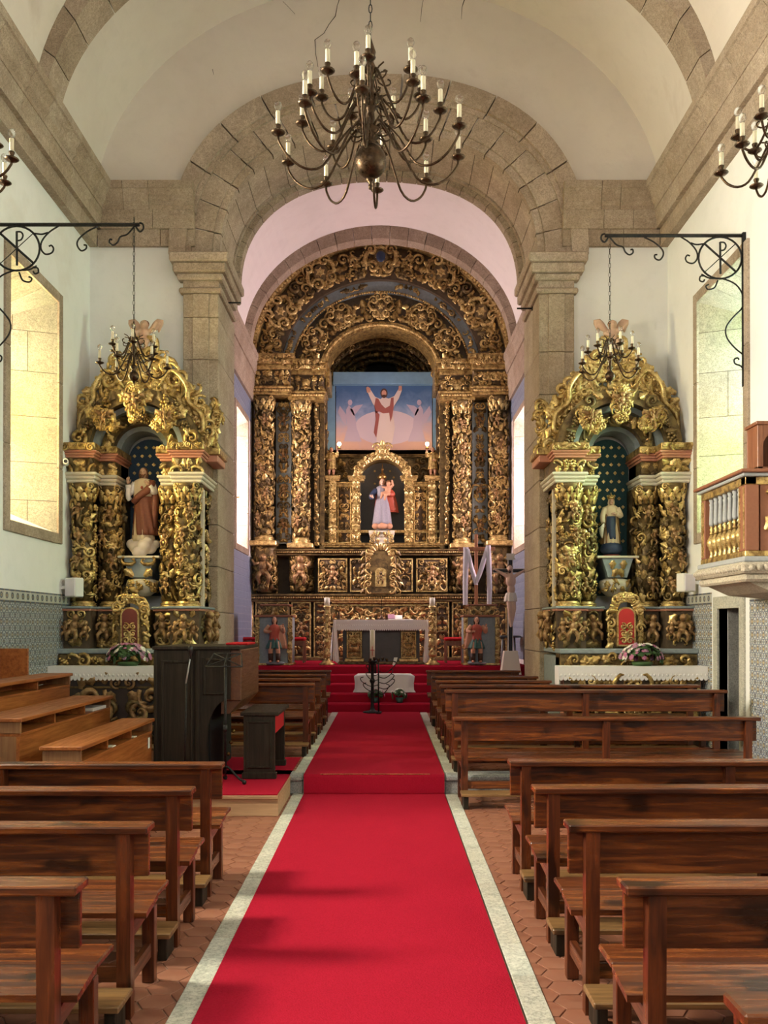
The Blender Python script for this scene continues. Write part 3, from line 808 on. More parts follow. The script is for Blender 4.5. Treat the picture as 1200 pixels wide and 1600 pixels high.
# back of the nave wall above the chancel arch
m = MB()
for i in range(40):
    x0, x1 = -CW+2*CW*i/40, -CW+2*CW*(i+1)/40
    if max(abs(x0), abs(x1)) > 2.40: za = zb = -.2 if min(abs(x0), abs(x1)) >= 2.39 else ZS
    else: za, zb = arch_z(x0, 2.42, 2.0, ZS), arch_z(x1, 2.42, 2.0, ZS)
    m.hexa([(x0, YF+.7, za), (x1, YF+.7, zb), (x1, YF+1.0, zb), (x0, YF+1.0, za), (x0, YF+.7, 10.2), (x1, YF+.7, 10.2), (x1, YF+1.0, 10.2), (x0, YF+1.0, 10.2)])
m.build('wall_field', 'plaster_chancel', wf)

# ---- tiled dado on the nave walls
tl = MB().box(-.007, .007, -TILE/2+.0012, TILE/2-.0012, -TILE/2+.0012, TILE/2-.0012, .003)
def dado(sgn, parent, mat, yA, yB, zA, skip):
    me = tl.data('tile', mat); mb = tl.data('tile', 'azulejo_border'); x = sgn*(W-.007)
    rest = MB(); ny = int((12.1-2.0)/TILE)
    for j in range(ny):
        y = 12.1-TILE/2-j*TILE
        for r in range(14):
            z = 2.06-TILE/2-r*TILE
            if z < .05 or (y > YSTEP and z < ZU+.05): continue
            if any(a-TILE*.5 < y < b_+TILE*.5 and z < c+TILE*.5 for a, b_, c in skip): continue
            if yA <= y <= yB and z >= zA: inst('tile', mb if r == 0 else me, parent, (x, y, z))
            elif r > 0: rest.add(tl.v[0]*1+np.array([x, y, z]), [f for f, _, _ in tl.f])
    # shift so tile pattern repeats line up with object coordinates
    oy, oz = 12.1-TILE/2, 2.06-TILE/2
    rest.v = [v-np.array([0, oy, oz]) for v in rest.v]
    o = rest.build('tile_field', mat, parent); o.location = (0, oy, oz); o['kind'] = 'stuff'
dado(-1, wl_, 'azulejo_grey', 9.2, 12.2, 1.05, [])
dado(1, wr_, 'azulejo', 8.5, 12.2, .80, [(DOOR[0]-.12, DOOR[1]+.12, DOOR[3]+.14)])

# ---- doorway in the right wall
d = structE('door_1', 'stone-framed doorway with a dark passage under the pulpit', 'door', (W, 10.0, 0))
y0, y1, z1 = DOOR[0], DOOR[1], DOOR[3]
MB().box(W-.03, W+.1, y0-.12, y0, .19, z1+.14, .006).build('door_jamb', 'limestone', d)
MB().box(W-.03, W+.1, y1, y1+.12, .19, z1+.14, .006).build('door_jamb', 'limestone', d)
MB().box(W-.035, W+.1, y0, y1, z1, z1+.14, .006).build('door_lintel', 'limestone', d)
MB().box(W+.1, W+WT, y1-.015, y1, .19, z1).build('passage_side', 'granite_grey', d)
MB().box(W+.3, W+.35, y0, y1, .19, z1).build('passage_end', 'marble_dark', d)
MB().box(W+.04, W+.28, y0+.01, y0+.05, .19, z1-.01, .004).build('door_leaf', 'door_red', d)
# ================================================================== CARPET
c = MB(); cx0, cx1 = -.712, .672
path = [(1.0, .012), (YSTEP-.172, .012), (YSTEP-.178, .02), (YSTEP-.18, ZU-.01), (YSTEP-.172, ZU+.012), (15.35, ZU+.012)]
V = []
for y, z in path: V += [(cx0, y, z), (cx1, y, z)]
lowp = [(1.0, 0), (YSTEP-.166, 0), (YSTEP-.1705, .008), (YSTEP-.171, ZU-.02), (YSTEP-.166, ZU+.003), (15.35, ZU+.001)]
n = len(path)
for y, z in lowp: V += [(cx0, y, z), (cx1, y, z)]
Q = [(2*i, 2*i+1, 2*i+3, 2*i+2) for i in range(n-1)]+[(2*n+2*i+2, 2*n+2*i+3, 2*n+2*i+1, 2*n+2*i) for i in range(n-1)]
Q += [(2*i+2, 2*n+2*i+2, 2*n+2*i, 2*i) for i in range(n-1)]+[(2*i+1, 2*n+2*i+1, 2*n+2*i+3, 2*i+3) for i in range(n-1)]
car = thing('carpet_runner', 'long red carpet runner down the middle aisle to the altar steps', 'carpet', (0, YSTEP, 0))
c.add(V, np.array(Q)).build('pile', 'carpet', car)
MB().box(-.55, .53, YSTEP-.178, YSTEP-.166, ZU+.010, ZU+.018, .002).build('edge_strip', 'brass', car)

# ================================================================== PEWS
PH, PZ = .815, .43
def make_pew(x0, x1, inner, mid=True):
    """pew facing +Y with the back of its posts at y=0; inner is +1 when the aisle end is x0 (right-hand pews)"""
    t = thing('pew', 'pew', 'pew', (0, 0, 0))
    MB().box(x0, x1, -.045, .085, PH-.032, PH, .006).build('cap_rail', 'pew_wood', t)
    MB().box(x0+.012, x1-.012, .030, .055, PH-.225, PH-.033, .004).build('back_panel', 'pew_wood', t)
    px = [x0+.075, x1-.135]+([(x0+x1)/2-.03] if mid else [])
    for p in px:
        MB().hexa([(p, -.012, 0), (p+.06, -.012, 0), (p+.06, .045, 0), (p, .045, 0), (p, -.03, PH-.033), (p+.06, -.03, PH-.033), (p+.06, .028, PH-.033), (p, .028, PH-.033)]).build('post', 'pew_wood_post', t)
        MB().box(p, p+.058, .375, .43, 0, PZ-.075, .004).build('leg', 'pew_wood_post', t)
        sr = MB(); sr.prism([(.0455, PZ-.11), (.43, PZ-.075), (.43, PZ-.006), (.30, PZ-.02), (.0455, PZ-.045)], 0, p+.008, p+.05); sr.build('side_rail', 'pew_wood_rail', t)
        MB().box(p+.012, p+.046, .046, .374, .12, .185, .003).build('stretcher', 'pew_wood_rail', t)
    MB().box(x0+.03, x1-.03, .27, .465, PZ, PZ+.026, .006).build('seat_plank', 'pew_wood', t)
    MB().hexa([(x0+.03, .062, PZ-.03), (x1-.03, .062, PZ-.03), (x1-.03, .262, PZ-.004), (x0+.03, .262, PZ-.004), (x0+.03, .062, PZ-.006), (x1-.03, .062, PZ-.006), (x1-.03, .262, PZ+.022), (x0+.03, .262, PZ+.022)]).build('seat_plank', 'pew_wood', t)
    MB().box(x0+.13, x1-.13, .385, .412, PZ-.10, PZ-.001, .003).build('front_rail', 'pew_wood', t)
    MB().box(x0+.13, x1-.13, .000, .026, .15, .22, .003).build('low_rail', 'pew_wood', t)
    k = MB().box(x0+.06, x1-.06, -.235, -.035, .118, .145, .005).build('kneeler_board', 'kneeler_wood', t)
    for p in px: MB().box(p+.005, p+.05, -.20, -.05, 0, .117, .004).build('kneeler_foot', 'dark_wood', k)
    return t
def put(t, y, z, label, group):
    t.location = (0, y, z); t['label'] = label; t['group'] = group
g1 = 'pews of the lower nave floor'; g2 = 'pews of the raised floor'
right_l = make_pew(.865, 3.62, 1); left_l = make_pew(-3.62, -.905, -1)
put(right_l, 2.93, 0, 'brown wooden pew right of the carpet, nearest whole one to the camera', g1)
for y, lb in ((1.98, 'brown wooden pew of which only a seat corner shows at bottom right'), (3.83, 'brown wooden pew right of the carpet, second whole one from the camera'),
              (4.70, 'brown wooden pew right of the carpet, third whole one from the camera'), (5.62, 'brown wooden pew right of the carpet with bare tiles behind its far side')):
    q = copy_tree(right_l); put(q, y, 0, lb, g1)
put(left_l, 2.93, 0, 'sunlit wooden pew left of the carpet, nearest the camera', g1)
for y, lb in ((3.79, 'sunlit wooden pew left of the carpet, second from the camera'), (4.64, 'knotty sunlit pew left of the carpet, third from the camera'),
              (5.50, 'knotty pew left of the carpet just before the choir desks and organ')):
    q = copy_tree(left_l); put(q, y, 0, lb, g1)
r5 = make_pew(.72, 3.56, 1); put(r5, 8.32, 0, 'dark brown pew standing against the granite step on the right', g1)
r6 = make_pew(.70, 3.60, 1); put(r6, 9.22, ZU, 'dark brown pew on the raised floor reaching to the doorway', g2)
q = copy_tree(r6); put(q, 10.02, ZU, 'long dark pew directly in front of the right side altar table', g2)
r8 = make_pew(.70, 2.10, 1, False); put(r8, 10.86, ZU, 'short dark pew on the right beside the side altar cloth', g2)
for y, lb in ((11.80, 'short dark pew on the right under the chancel arch pilaster'), (13.35, 'short dark pew on the right closest to the altar steps')):
    q = copy_tree(r8); put(q, y, ZU, lb, g2)
l6 = make_pew(-2.10, -.72, -1, False); put(l6, 10.3, ZU, 'short pew left of the carpet directly behind the organ bench', g2)
for y, lb in ((11.3, 'short pew left of the carpet, second past the organ'), (12.3, 'short pew left of the carpet, third past the organ'), (13.4, 'short pew left of the carpet closest to the altar steps')):
    q = copy_tree(l6); put(q, y, ZU, lb, g2)

# ================================================================== CHOIR DESKS
def choir_desk(x0, x1, y0, y1, ztop, zb, label, ndiv=3, front=True):
    t = thing('choir_desk', label, 'choir stall', ((x0+x1)/2, y0, 0), 'tiered choir desks')
    MB().box(x0-.02, x1+.02, y0-.02, y1+.02, ztop-.03, ztop, .005).build('desk_top', 'choir_wood', t)
    MB().box(x0, x1, y0, y0+.03, ztop-.115, ztop-.03).build('end_block', 'choir_wood_end', t)
    for k in range(1, ndiv):
        y = y0+(y1-y0)*k/ndiv; MB().box(x0+.02, x1-.01, y-.012, y+.012, ztop-.11, ztop-.031).build('divider', 'choir_wood', t)
    MB().box(x0, x1, y1-.03, y1, ztop-.115, ztop-.03).build('end_block', 'choir_wood_end', t)
    MB().box(x0, x0+.02, y0+.031, y1-.031, ztop-.11, ztop-.031).build('shelf_back', 'choir_wood', t)
    MB().box(x0, x1, y0+.005, y1-.005, ztop-.14, ztop-.116, .003).build('shelf', 'choir_wood', t)
    MB().box(x1-.03, x1-.005, y0+.005, y1-.005, zb, ztop-.14).build('front_panel', 'choir_wood', t)
    MB().box(x0, x1-.03, y0+.005, y0+.03, zb, ztop-.14).build('end_panel', 'choir_wood_end', t)
    MB().box(x0, x1-.03, y1-.03, y1-.005, zb, ztop-.14).build('end_panel', 'choir_wood_end', t)
    return t
choir_desk(-2.44, -2.16, 6.62, 8.66, .77, 0, 'low orange wood choir desk nearest the dark organ')
choir_desk(-3.02, -2.66, 6.75, 8.98, .965, 0, 'middle orange wood choir desk with a white book on its shelf')
choir_desk(-3.44, -3.17, 6.75, 9.28, 1.175, 0, 'upper orange wood choir desk nearest the tiled left wall')
t = thing('choir_bench', 'tall wooden bench back at the far left against the tiled wall', 'choir stall', (-3.7, 6.9, 0), 'tiered choir desks')
MB().box(-3.90, -3.60, 6.9, 9.25, .50, .53, .004).build('seat', 'choir_wood', t)
MB().box(-3.62, -3.595, 6.9, 9.25, .0, .50).build('front_panel', 'choir_wood', t)
MB().box(-3.925, -3.89, 6.9, 9.28, 0.0, 1.43, .004).build('backrest', 'choir_wood', t)
MB().box(-3.89, -3.60, 9.25, 9.28, 0.0, 1.43, .004).build('end_panel', 'choir_wood', t)
t = thing('choir_step', 'wooden step between the choir desks', 'platform', (-2.6, 6.8, 0))
MB().box(-2.655, -2.445, 6.7, 9.0, 0, .32, .004).build('tread', 'choir_wood', t)
MB().box(-3.165, -3.025, 6.8, 9.2, 0, .54, .004).build('tread', 'choir_wood', t)
b = MB().box(-2.90, -2.68, 8.50, 8.90, .850, .880, .004).build('hymn_book', 'book_white', None, (-2.8, 8.7, .850)); tag(b, 'white book lying on the shelf of the middle choir desk', 'book')
b = MB().box(-2.1595, -2.1565, 8.50, 8.56, .50, .60).build('paper_note', 'book_white', None, (-2.158, 8.5, .5)); tag(b, 'small white paper stuck to the low choir desk', 'paper')
for k, (y, w) in enumerate(((7.42, .1), (8.06, .1))):
    b = MB().box(-2.28, -2.17, y, y+w, .655, .662).build('paper_sheet', 'candle_white', None, (-2.2, y, .655)); tag(b, 'paper slip in the %s compartment of the low choir desk' % ('nearer' if k == 0 else 'farther'), 'paper')

# ================================================================== ORGAN PLATFORM, ORGAN, BENCH, STANDS
t = thing('organ_platform', 'low wooden platform with red carpet under the organ', 'platform', (-1.45, 7.83, 0))
MB().box(-2.11, -.845, 7.83, 8.825, 0, ZU-.03, .003).build('frame_board', 'platform_wood', t)
MB().box(-2.11, -.84, 7.80, 8.825, ZU-.035, ZU-.006, .004).build('nosing_board', 'platform_wood', t)
MB().box(-2.105, -.852, 7.815, 9.12, ZU-.004, ZU+.006)  .box(-2.105, -.852, 8.87, 10.03, ZU+.001, ZU+.006).build('carpet_cover', 'carpet', t)
ZP = ZU+.007
t = thing('organ', 'dark panelled reed organ on the red platform beside the choir desks', 'organ', (-1.8, 9.3, ZP))
X0, X1, X2, Ya, Yb, zt = -2.16, -1.73, -1.42, 8.74, 10.0, 1.46
MB().box(X0, X1, Ya, Yb, ZP, zt-.03, .006).build('case_back', 'dark_wood', t)
MB().box(X0-.02, X2+.09, Ya-.02, Yb+.02, zt-.03, zt+.005, .006).build('lid', 'dark_wood', t)
# key-side with knee arch: side cheek cut out at the bottom
ck = MB(); arc = [(X1, ZP)]+[(X1, zt-.03), (X2, zt-.03), (X2, .95)]+[(X2-.22*math.sin(a)-.0, .62+.33*math.cos(a)-.0) for a in np.linspace(0, PI/2, 8)]+[(X2-.22, ZP)]
ck.prism(arc, 1, Ya, Ya+.05); ck.build('cheek', 'dark_wood', t); MB().prism(arc, 1, Yb-.05, Yb).build('cheek', 'dark_wood', t)
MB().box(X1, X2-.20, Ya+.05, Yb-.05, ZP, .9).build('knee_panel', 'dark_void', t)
MB().box(X1, X2+.10, Ya+.03, Yb-.03, .93, zt-.03, .008).build('keyboard_case', 'organ_wood', t)
MB().prism([(X2-.1, .93), (X2+.10, .93), (X2-.02, .80), (X2-.1, .80)], 1, Ya+.06, Yb-.06).build('key_slip', 'organ_wood', t)
def panel(t, x0, x1, y, z0, z1, w=.028):
    MB().box(x0, x1, y-.006, y, z0, z1).build('side_panel', 'dark_wood', t)
    f = MB()
    for a in ((x0-w, x0, z0-w, z1+w), (x1, x1+w, z0-w, z1+w), (x0, x1, z0-w, z0), (x0, x1, z1, z1+w)): f.box(a[0], a[1], y-.018, y, a[2], a[3], .006)
    f.build('panel_moulding', 'dark_wood', t)
panel(t, X0+.09, X1-.08, Ya, .34, zt-.16); panel(t, X1+.07, X2-.06, Ya-.0005, 1.02, zt-.14)
MB().box(X1-.035, X1+.01, Ya-.022, Ya, ZP, zt-.03, .01).build('corner_strip', 'dark_wood', t)
MB().box(X0-.005, X0+.03, Ya-.02, Ya, ZP, zt-.03, .008).build('corner_strip', 'dark_wood', t)
for k in range(3): MB().ball((X2-.10, 9.2+.15*k, .35+.1*k), .02, 8, 6).build('pedal_knob', 'brass', t)
b = MB().box(-1.55, -1.32, 9.2, 9.75, zt+.006, zt+.03, .01).build('seat_pad', 'red_cloth', None, (-1.4, 9.4, zt)); tag(b, 'small red cushion lying on top of the organ', 'cushion')
t = thing('organ_bench', 'dark panelled organ bench on the red platform beside the aisle', 'bench', (-1.12, 9.0, ZP))
MB().box(-1.30, -.93, 8.58, 9.50, .80, .835, .006).build('seat', 'dark_wood', t)
for ya in (8.60, 9.42):
    MB().box(-1.27, -.97, ya, ya+.05, ZP+.05, .80, .004).build('side', 'dark_wood', t)
    MB().box(-1.285, -.955, ya-.015, ya+.065, ZP, ZP+.06, .006).build('plinth', 'dark_wood', t)
panel(t, -1.22, -1.02, 8.60, .32, .73, .022)
MB().box(-1.00, -.975, 8.65, 9.42, .62, .80, .003).build('apron', 'red_cloth', t)
MB().prism([(8.65, .80), (9.42, .80), (9.42, .55), (9.3, .42), (8.78, .42), (8.65, .55)], 0, -1.26, -1.20).build('apron', 'dark_wood', t)
# sheet-music stand
p = at(352, 1100, 8.35); sx_ = p.x; sy_ = 8.35
t = thing('music_stand', 'tall grey metal music stand with wire desk in front of the organ', 'music stand', (sx_, sy_, ZP))
MB().cyl((sx_, sy_, ZP+.1), (sx_, sy_, 1.30), .014, .012, 10).lathe([(.02, .68), (.024, .70), (.02, .74)], (sx_, sy_, 0), 10).build('pole', 'iron', t)
for a in (R(-20), R(100), R(220)):
    dx, dy = math.cos(a), math.sin(a)
    MB().tube(bez([(sx_, sy_, ZP+.16), (sx_+.06*dx, sy_+.06*dy, ZP+.16), (sx_+.14*dx, sy_+.14*dy, ZP+.02), (sx_+.2*dx, sy_+.2*dy, ZP+.035)], 8), .012, 6).ball((sx_+.2*dx, sy_+.2*dy, ZP+.022), .022, 8, 6).build('foot', 'iron', t)
dk = MB(); A = (sx_-.17, sy_-.08, 1.285); B = (sx_+.17, sy_-.08, 1.285); C = (sx_+.13, sy_+.13, 1.40); D = (sx_-.13, sy_+.13, 1.40)
for q0, q1 in ((A, B), (B, C), (C, D), (D, A), (A, C), (B, D), ((sx_, sy_-.08, 1.285), (sx_, sy_+.13, 1.40))): dk.cyl(q0, q1, .006, None, 6)
dk.build('wire_desk', 'iron', t)
mx_, my_ = at(288, 1100, 8.45).x, 8.45
t = thing('microphone_stand', 'thin black microphone stand leaning in front of the organ', 'microphone stand', (mx_, my_, ZP))
MB().cyl((mx_, my_, ZP), (mx_+.02, my_, 1.12), .009, .009, 8).build('pole', 'iron', t)
MB().lathe([(.11, 0), (.11, .015), (.03, .03), (.012, .05)], (mx_, my_, ZP), 16).build('base', 'iron', t)
MB().cyl((mx_+.015, my_, 1.12), (mx_+.06, my_-.02, 1.36), .008, .006, 8).build('boom', 'pulpit_grey', t)
MB().lathe([(.008, 0), (.014, .05), (.02, .07), (.024, .09), (.022, .12), (0, .13)], (mx_+.062, my_-.02, 1.35), 10).build('microphone', 'black_plastic', t)
# ================================================================== CARVED ORNAMENT
def _leaf(nu=7, nv=5):
    V = []
    for i in range(nu):
        u = i/(nu-1); w = .30*math.sin(PI*min(1, u*.86+.12))**.8*(1+.28*math.cos(u*13))
        for j in range(nv):
            v = -1+2*j/(nv-1)
            curl = .20*math.sin(PI*u*.8)+(.16*(u-.65)/.35 if u > .65 else 0)
            z = curl-.16*abs(v)**1.5*w/.3+.05*(1-abs(v)); y = u-.5-(.18*((u-.7)/.3)**2 if u > .7 else 0)
            V.append((v*w, y, z+.04))
    Q = [(i*nv+j, i*nv+j+1, (i+1)*nv+j+1, (i+1)*nv+j) for i in range(nu-1) for j in range(nv-1)]
    return np.array(V), [np.array(Q)]
def _from(mb): return np.concatenate(mb.v), [f for f, _, _ in mb.f]
def _scroll():
    b = MB(); P = []; Rr = []
    for k in range(17):
        t = k/16; a = t*PI*2.7; r = .46*(1-t)**.8+.05
        P.append((r*math.cos(a)-.05, r*math.sin(a), .09+.12*t)); Rr.append(.06+.10*math.sin(PI*min(1, t*1.1+.08)))
    b.tube(P, Rr, 5, flat=1.0); b.ball((-.05, 0, .22), .10, 6, 4); return _from(b)
def _cscroll():
    b = MB(); P = [(-.25, .5, .05), (.05, .48, .12), (.22, .28, .15), (.22, 0, .16), (.16, -.3, .15), (-.05, -.48, .12), (-.25, -.38, .1), (-.18, -.22, .12)]
    b.tube(P, [.06, .11, .14, .15, .14, .11, .09, .05], 5); b.ball((-.2, .42, .1), .11, 6, 4); return _from(b)
def _rosette():
    b = MB(); n = 18; V = [(0, 0, .16)]
    for r, z in ((.18, .20), (.36, .18), (.48, .02)):
        for k in range(n):
            a = 2*PI*k/n; q = r*(1+.16*math.cos(6*a)); V.append((q*math.cos(a), q*math.sin(a), z+.05*math.cos(6*a)))
    T = np.array([(0, 1+k, 1+(k+1) % n) for k in range(n)]); Q = np.array([(1+r*n+k, 1+(r+1)*n+k, 1+(r+1)*n+(k+1) % n, 1+r*n+(k+1) % n) for r in range(2) for k in range(n)])
    b.add(V, T); b.f.append((Q, 0, True)); b.ball((0, 0, .17), .12, 7, 5); return _from(b)
def _grapes():
    b = MB()
    for x, y, z in ((0, .3, .1), (.17, .2, .12), (-.17, .22, .12), (.08, .02, .2), (-.12, 0, .18), (.2, -.02, .1), (0, -.2, .16), (.1, -.18, .1), (-.02, -.4, .08)): b.ball((x, y, z), .14, 6, 4)
    return _from(b)
def _bird():
    b = MB(); b.tube([(-.1, -.5, .05), (-.05, -.25, .12), (0, 0, .2), (.05, .22, .2), (.14, .36, .16), (.28, .34, .14)], [.03, .10, .17, .11, .10, .02], 6)
    b.tube([(0, .1, .28), (-.18, -.1, .26), (-.2, -.35, .2)], [.05, .12, .02], 5, flat=.5); b.tube([(.1, .1, .25), (.22, -.08, .22), (.2, -.3, .15)], [.05, .10, .02], 5, flat=.5); return _from(b)
def _putto():
    b = MB(); b.ball((0, .36, .2), (.13, .14, .13), 8, 6); b.ball((0, .10, .16), (.15, .19, .12), 8, 6); b.ball((0, -.08, .16), (.15, .12, .12), 8, 5)
    b.tube([(.12, .2, .18), (.26, .14, .24), (.34, .3, .22)], [.065, .055, .04], 6); b.tube([(-.12, .2, .18), (-.26, .08, .22), (-.2, -.06, .3)], [.065, .055, .04], 6)
    b.tube([(.07, -.1, .18), (.16, -.25, .28), (.10, -.46, .14)], [.09, .075, .045], 6); b.tube([(-.07, -.1, .18), (-.2, -.24, .22), (-.16, -.46, .22)], [.09, .075, .045], 6)
    b.ball((0, .36, .31), (.03, .03, .04), 5, 4); return _from(b)
def _wings():
    b = MB()
    for s in (-1, 1):
        b.tube([(s*.05, .1, .08), (s*.25, .3, .1), (s*.42, .38, .08), (s*.5, .2, .04)], [.05, .12, .12, .02], 6, flat=.5)
        b.tube([(s*.05, .05, .07), (s*.25, .12, .08), (s*.38, .02, .04)], [.04, .10, .02], 6, flat=.5)
    return _from(b)
ORN = dict(leaf=_leaf(), scroll=_scroll(), cscroll=_cscroll(), rosette=_rosette(), grapes=_grapes(), bird=_bird(), putto=_putto(), wings=_wings())
def orn(mb, kind, pos, right, up, nrm, size, rot=0.0, mat=0, flip=False, lift=0.0):
    V, Fs = ORN[kind]; V = V*size
    c, s = math.cos(rot), math.sin(rot); right, up, nrm = (np.asarray(q, float) for q in (right, up, nrm))
    r2 = right*c+up*s; u2 = -right*s+up*c
    if flip: r2 = -r2
    P = np.asarray(pos, float)+nrm*lift+V[:, :1]*r2+V[:, 1:2]*u2+V[:, 2:3]*nrm
    mb.add(P, [f[:, ::-1] if flip else f for f in Fs], mat, True)
XR, ZUP, NF = np.array([1., 0, 0]), np.array([0, 0, 1.]), np.array([0, -1., 0])
KW = ['leaf']*8+['scroll']*3+['cscroll']*2+['rosette']*2+['grapes']*2
KC = ['leaf']*9+['scroll']*2+['cscroll']+['rosette']*3+['grapes']*3+['bird']*3
def carve_rect(mb, x0, x1, z0, z1, y, size, dens=1.5, mir=True, mats=(0,), kinds=KW, right=XR, nrm=NF, org=None, rg=random):
    """foliage over a rectangle, mirrored about its middle; org maps (x,z)->3-D when the face is not frontal"""
    w, h = x1-x0, z1-z0; half = w/2 if mir else w
    nx = max(1, round(half/size*dens)); nz = max(1, round(h/size*dens))
    for i in range(nx):
        for j in range(nz):
            u = (i+.5+rg.uniform(-.3, .3))*half/nx; z = z0+(j+.5+rg.uniform(-.3, .3))*h/nz
            k = rg.choice(kinds); s = size*rg.uniform(.85, 1.3); rot = rg.uniform(-1.4, 1.4) if k == 'leaf' else rg.uniform(-PI, PI); mt = rg.choice(mats); lf = rg.uniform(-.02, .12)*size
            for sg in ((-1, 1) if mir else (1,)):
                x = ((x0+x1)/2+sg*u) if mir else x0+u
                p = (x, y, z) if org is None else org(x, z)
                orn(mb, k, p, right, ZUP, nrm, s, rot*sg, mt, sg < 0, lf)
def carve_col(mb, cx, cy, r, z0, z1, size, dens=1.4, mats=(0,), spread=R(125), kinds=None, fl=None, nput=0, rg=random):
    kinds = kinds or KC
    h = z1-z0; na = max(3, round(2*spread*r/size*dens)); nz = max(2, round(h/size*dens))
    for j in range(nz):
        for i in range(na):
            a = -PI/2-spread+(i+.5+.5*(j % 2)+rg.uniform(-.25, .25))*2*spread/na+.0
            z = z0+(j+.5+rg.uniform(-.3, .3))*h/nz; n = np.array([math.cos(a), math.sin(a), 0]); rt = np.array([-math.sin(a), math.cos(a), 0])
            k = rg.choice(kinds); orn(mb, k, np.array([cx, cy, z])+n*r, rt, ZUP, n, size*rg.uniform(.9, 1.4), rg.uniform(-1.2, 1.2) if k == 'leaf' else rg.uniform(-PI, PI), rg.choice(mats), False, rg.uniform(0, .2)*size)
    if fl is not None:
        for k in range(nput):
            z = z0+h*(k+.6)/nput; a = -PI/2+rg.uniform(-.5, .5); n = np.array([math.cos(a), math.sin(a), 0]); rt = np.array([-math.sin(a), math.cos(a), 0])
            orn(fl, 'putto', np.array([cx, cy, z])+n*r, rt, ZUP, n, size*2.0, rg.uniform(-.4, .4), 0, rg.random() < .5, .2*size)
def carve_ring(mb, cx, cz, a0, a1, b0, b1, y, size, t0=.05, t1=PI-.05, dens=1.4, mats=(0,), kinds=KW, nrm=NF, rg=random):
    am, bm = (a0+a1)/2, (b0+b1)/2; nr = max(1, round((a1-a0)/size*dens)); nt = max(3, round(math.hypot(am, bm)/1.414*(t1-t0)/size*dens/2))
    tm = (t0+t1)/2
    for i in range(nt):
        for j in range(nr):
            d = (i+.5+rg.uniform(-.3, .3))*(t1-t0)/2/nt; f = (j+.5+rg.uniform(-.25, .25))/nr
            k = rg.choice(kinds); s = size*rg.uniform(.9, 1.3); rot = rg.uniform(-PI, PI); mt = rg.choice(mats); lf = rg.uniform(0, .15)*size
            for sg in (-1, 1):
                t = tm+sg*d; p = (cx+(a0+(a1-a0)*f)*math.cos(t), y, cz+(b0+(b1-b0)*f)*math.sin(t))
                rt = np.array([math.sin(t), 0, -math.cos(t)]); u = np.array([math.cos(t), 0, math.sin(t)])
                orn(mb, k, p, rt, u, nrm, s, rot*sg, mt, sg < 0, lf)
def half_ring(mb, cx, cz, a0, a1, b0, b1, y0, y1, n=48, t0=0.0, t1=PI, mat=0):
    ts = np.linspace(t0, t1, n+1)
    for u0, u1 in zip(ts, ts[1:]):
        def p(a, b, t, y): return (cx+a*math.cos(t), y, cz+b*math.sin(t))
        mb.hexa([p(a0, b0, u0, y0), p(a1, b1, u0, y0), p(a1, b1, u0, y1), p(a0, b0, u0, y1), p(a0, b0, u1, y0), p(a1, b1, u1, y0), p(a1, b1, u1, y1), p(a0, b0, u1, y1)], mat)
    return mb
def stuff(o):
    if o is not None: o['kind'] = 'stuff'
    return o
def rope_line(mb, p0, p1, r, step, mat=0):
    P0, P1 = np.array(p0, float), np.array(p1, float); n = max(2, int(np.linalg.norm(P1-P0)/step))
    for k in range(n): mb.ball(P0+(P1-P0)*(k+.5)/n, r, 6, 4, mat)
def rope_ring(mb, cx, cz, a, b, y, r, n, t0=0.0, t1=PI, mat=0):
    for k in range(n):
        t = t0+(t1-t0)*(k+.5)/n; mb.ball((cx+a*math.cos(t), y, cz+b*math.sin(t)), r, 6, 4, mat)
G3 = ['gold', 'gold_bright', 'gold_dark']
def framed(t, x0, x1, z0, z1, y, ground, fw=.03, size=.1, dens=1.4, mats=(0, 0, 1, 2), name='relief_panel', frame_mat='gold_bright', figure=False, depth=.04):
    p = MB().box(x0, x1, y, y+depth, z0, z1).build(name, ground, t)
    f = MB()
    for a in ((x0, x0+fw, z0, z1), (x1-fw, x1, z0, z1), (x0+fw, x1-fw, z0, z0+fw), (x0+fw, x1-fw, z1-fw, z1)): f.box(a[0], a[1], y-.022, y, a[2], a[3], .008)
    f.build('panel_frame', frame_mat, p)
    g = MB(); carve_rect(g, x0+fw*1.5, x1-fw*1.5, z0+fw*1.5, z1-fw*1.5, y, size, dens, True, mats)
    stuff(g.build('carving', G3, p))
    if figure:
        g = MB(); orn(g, 'putto', ((x0+x1)/2, y, (z0+z1)/2), XR, ZUP, NF, min((z1-z0)*.62, (x1-x0)*.8, .42), random.uniform(-.2, .2), 0, random.random() < .5, .03); g.build('putto', 'flesh_gilt', p)
    return p
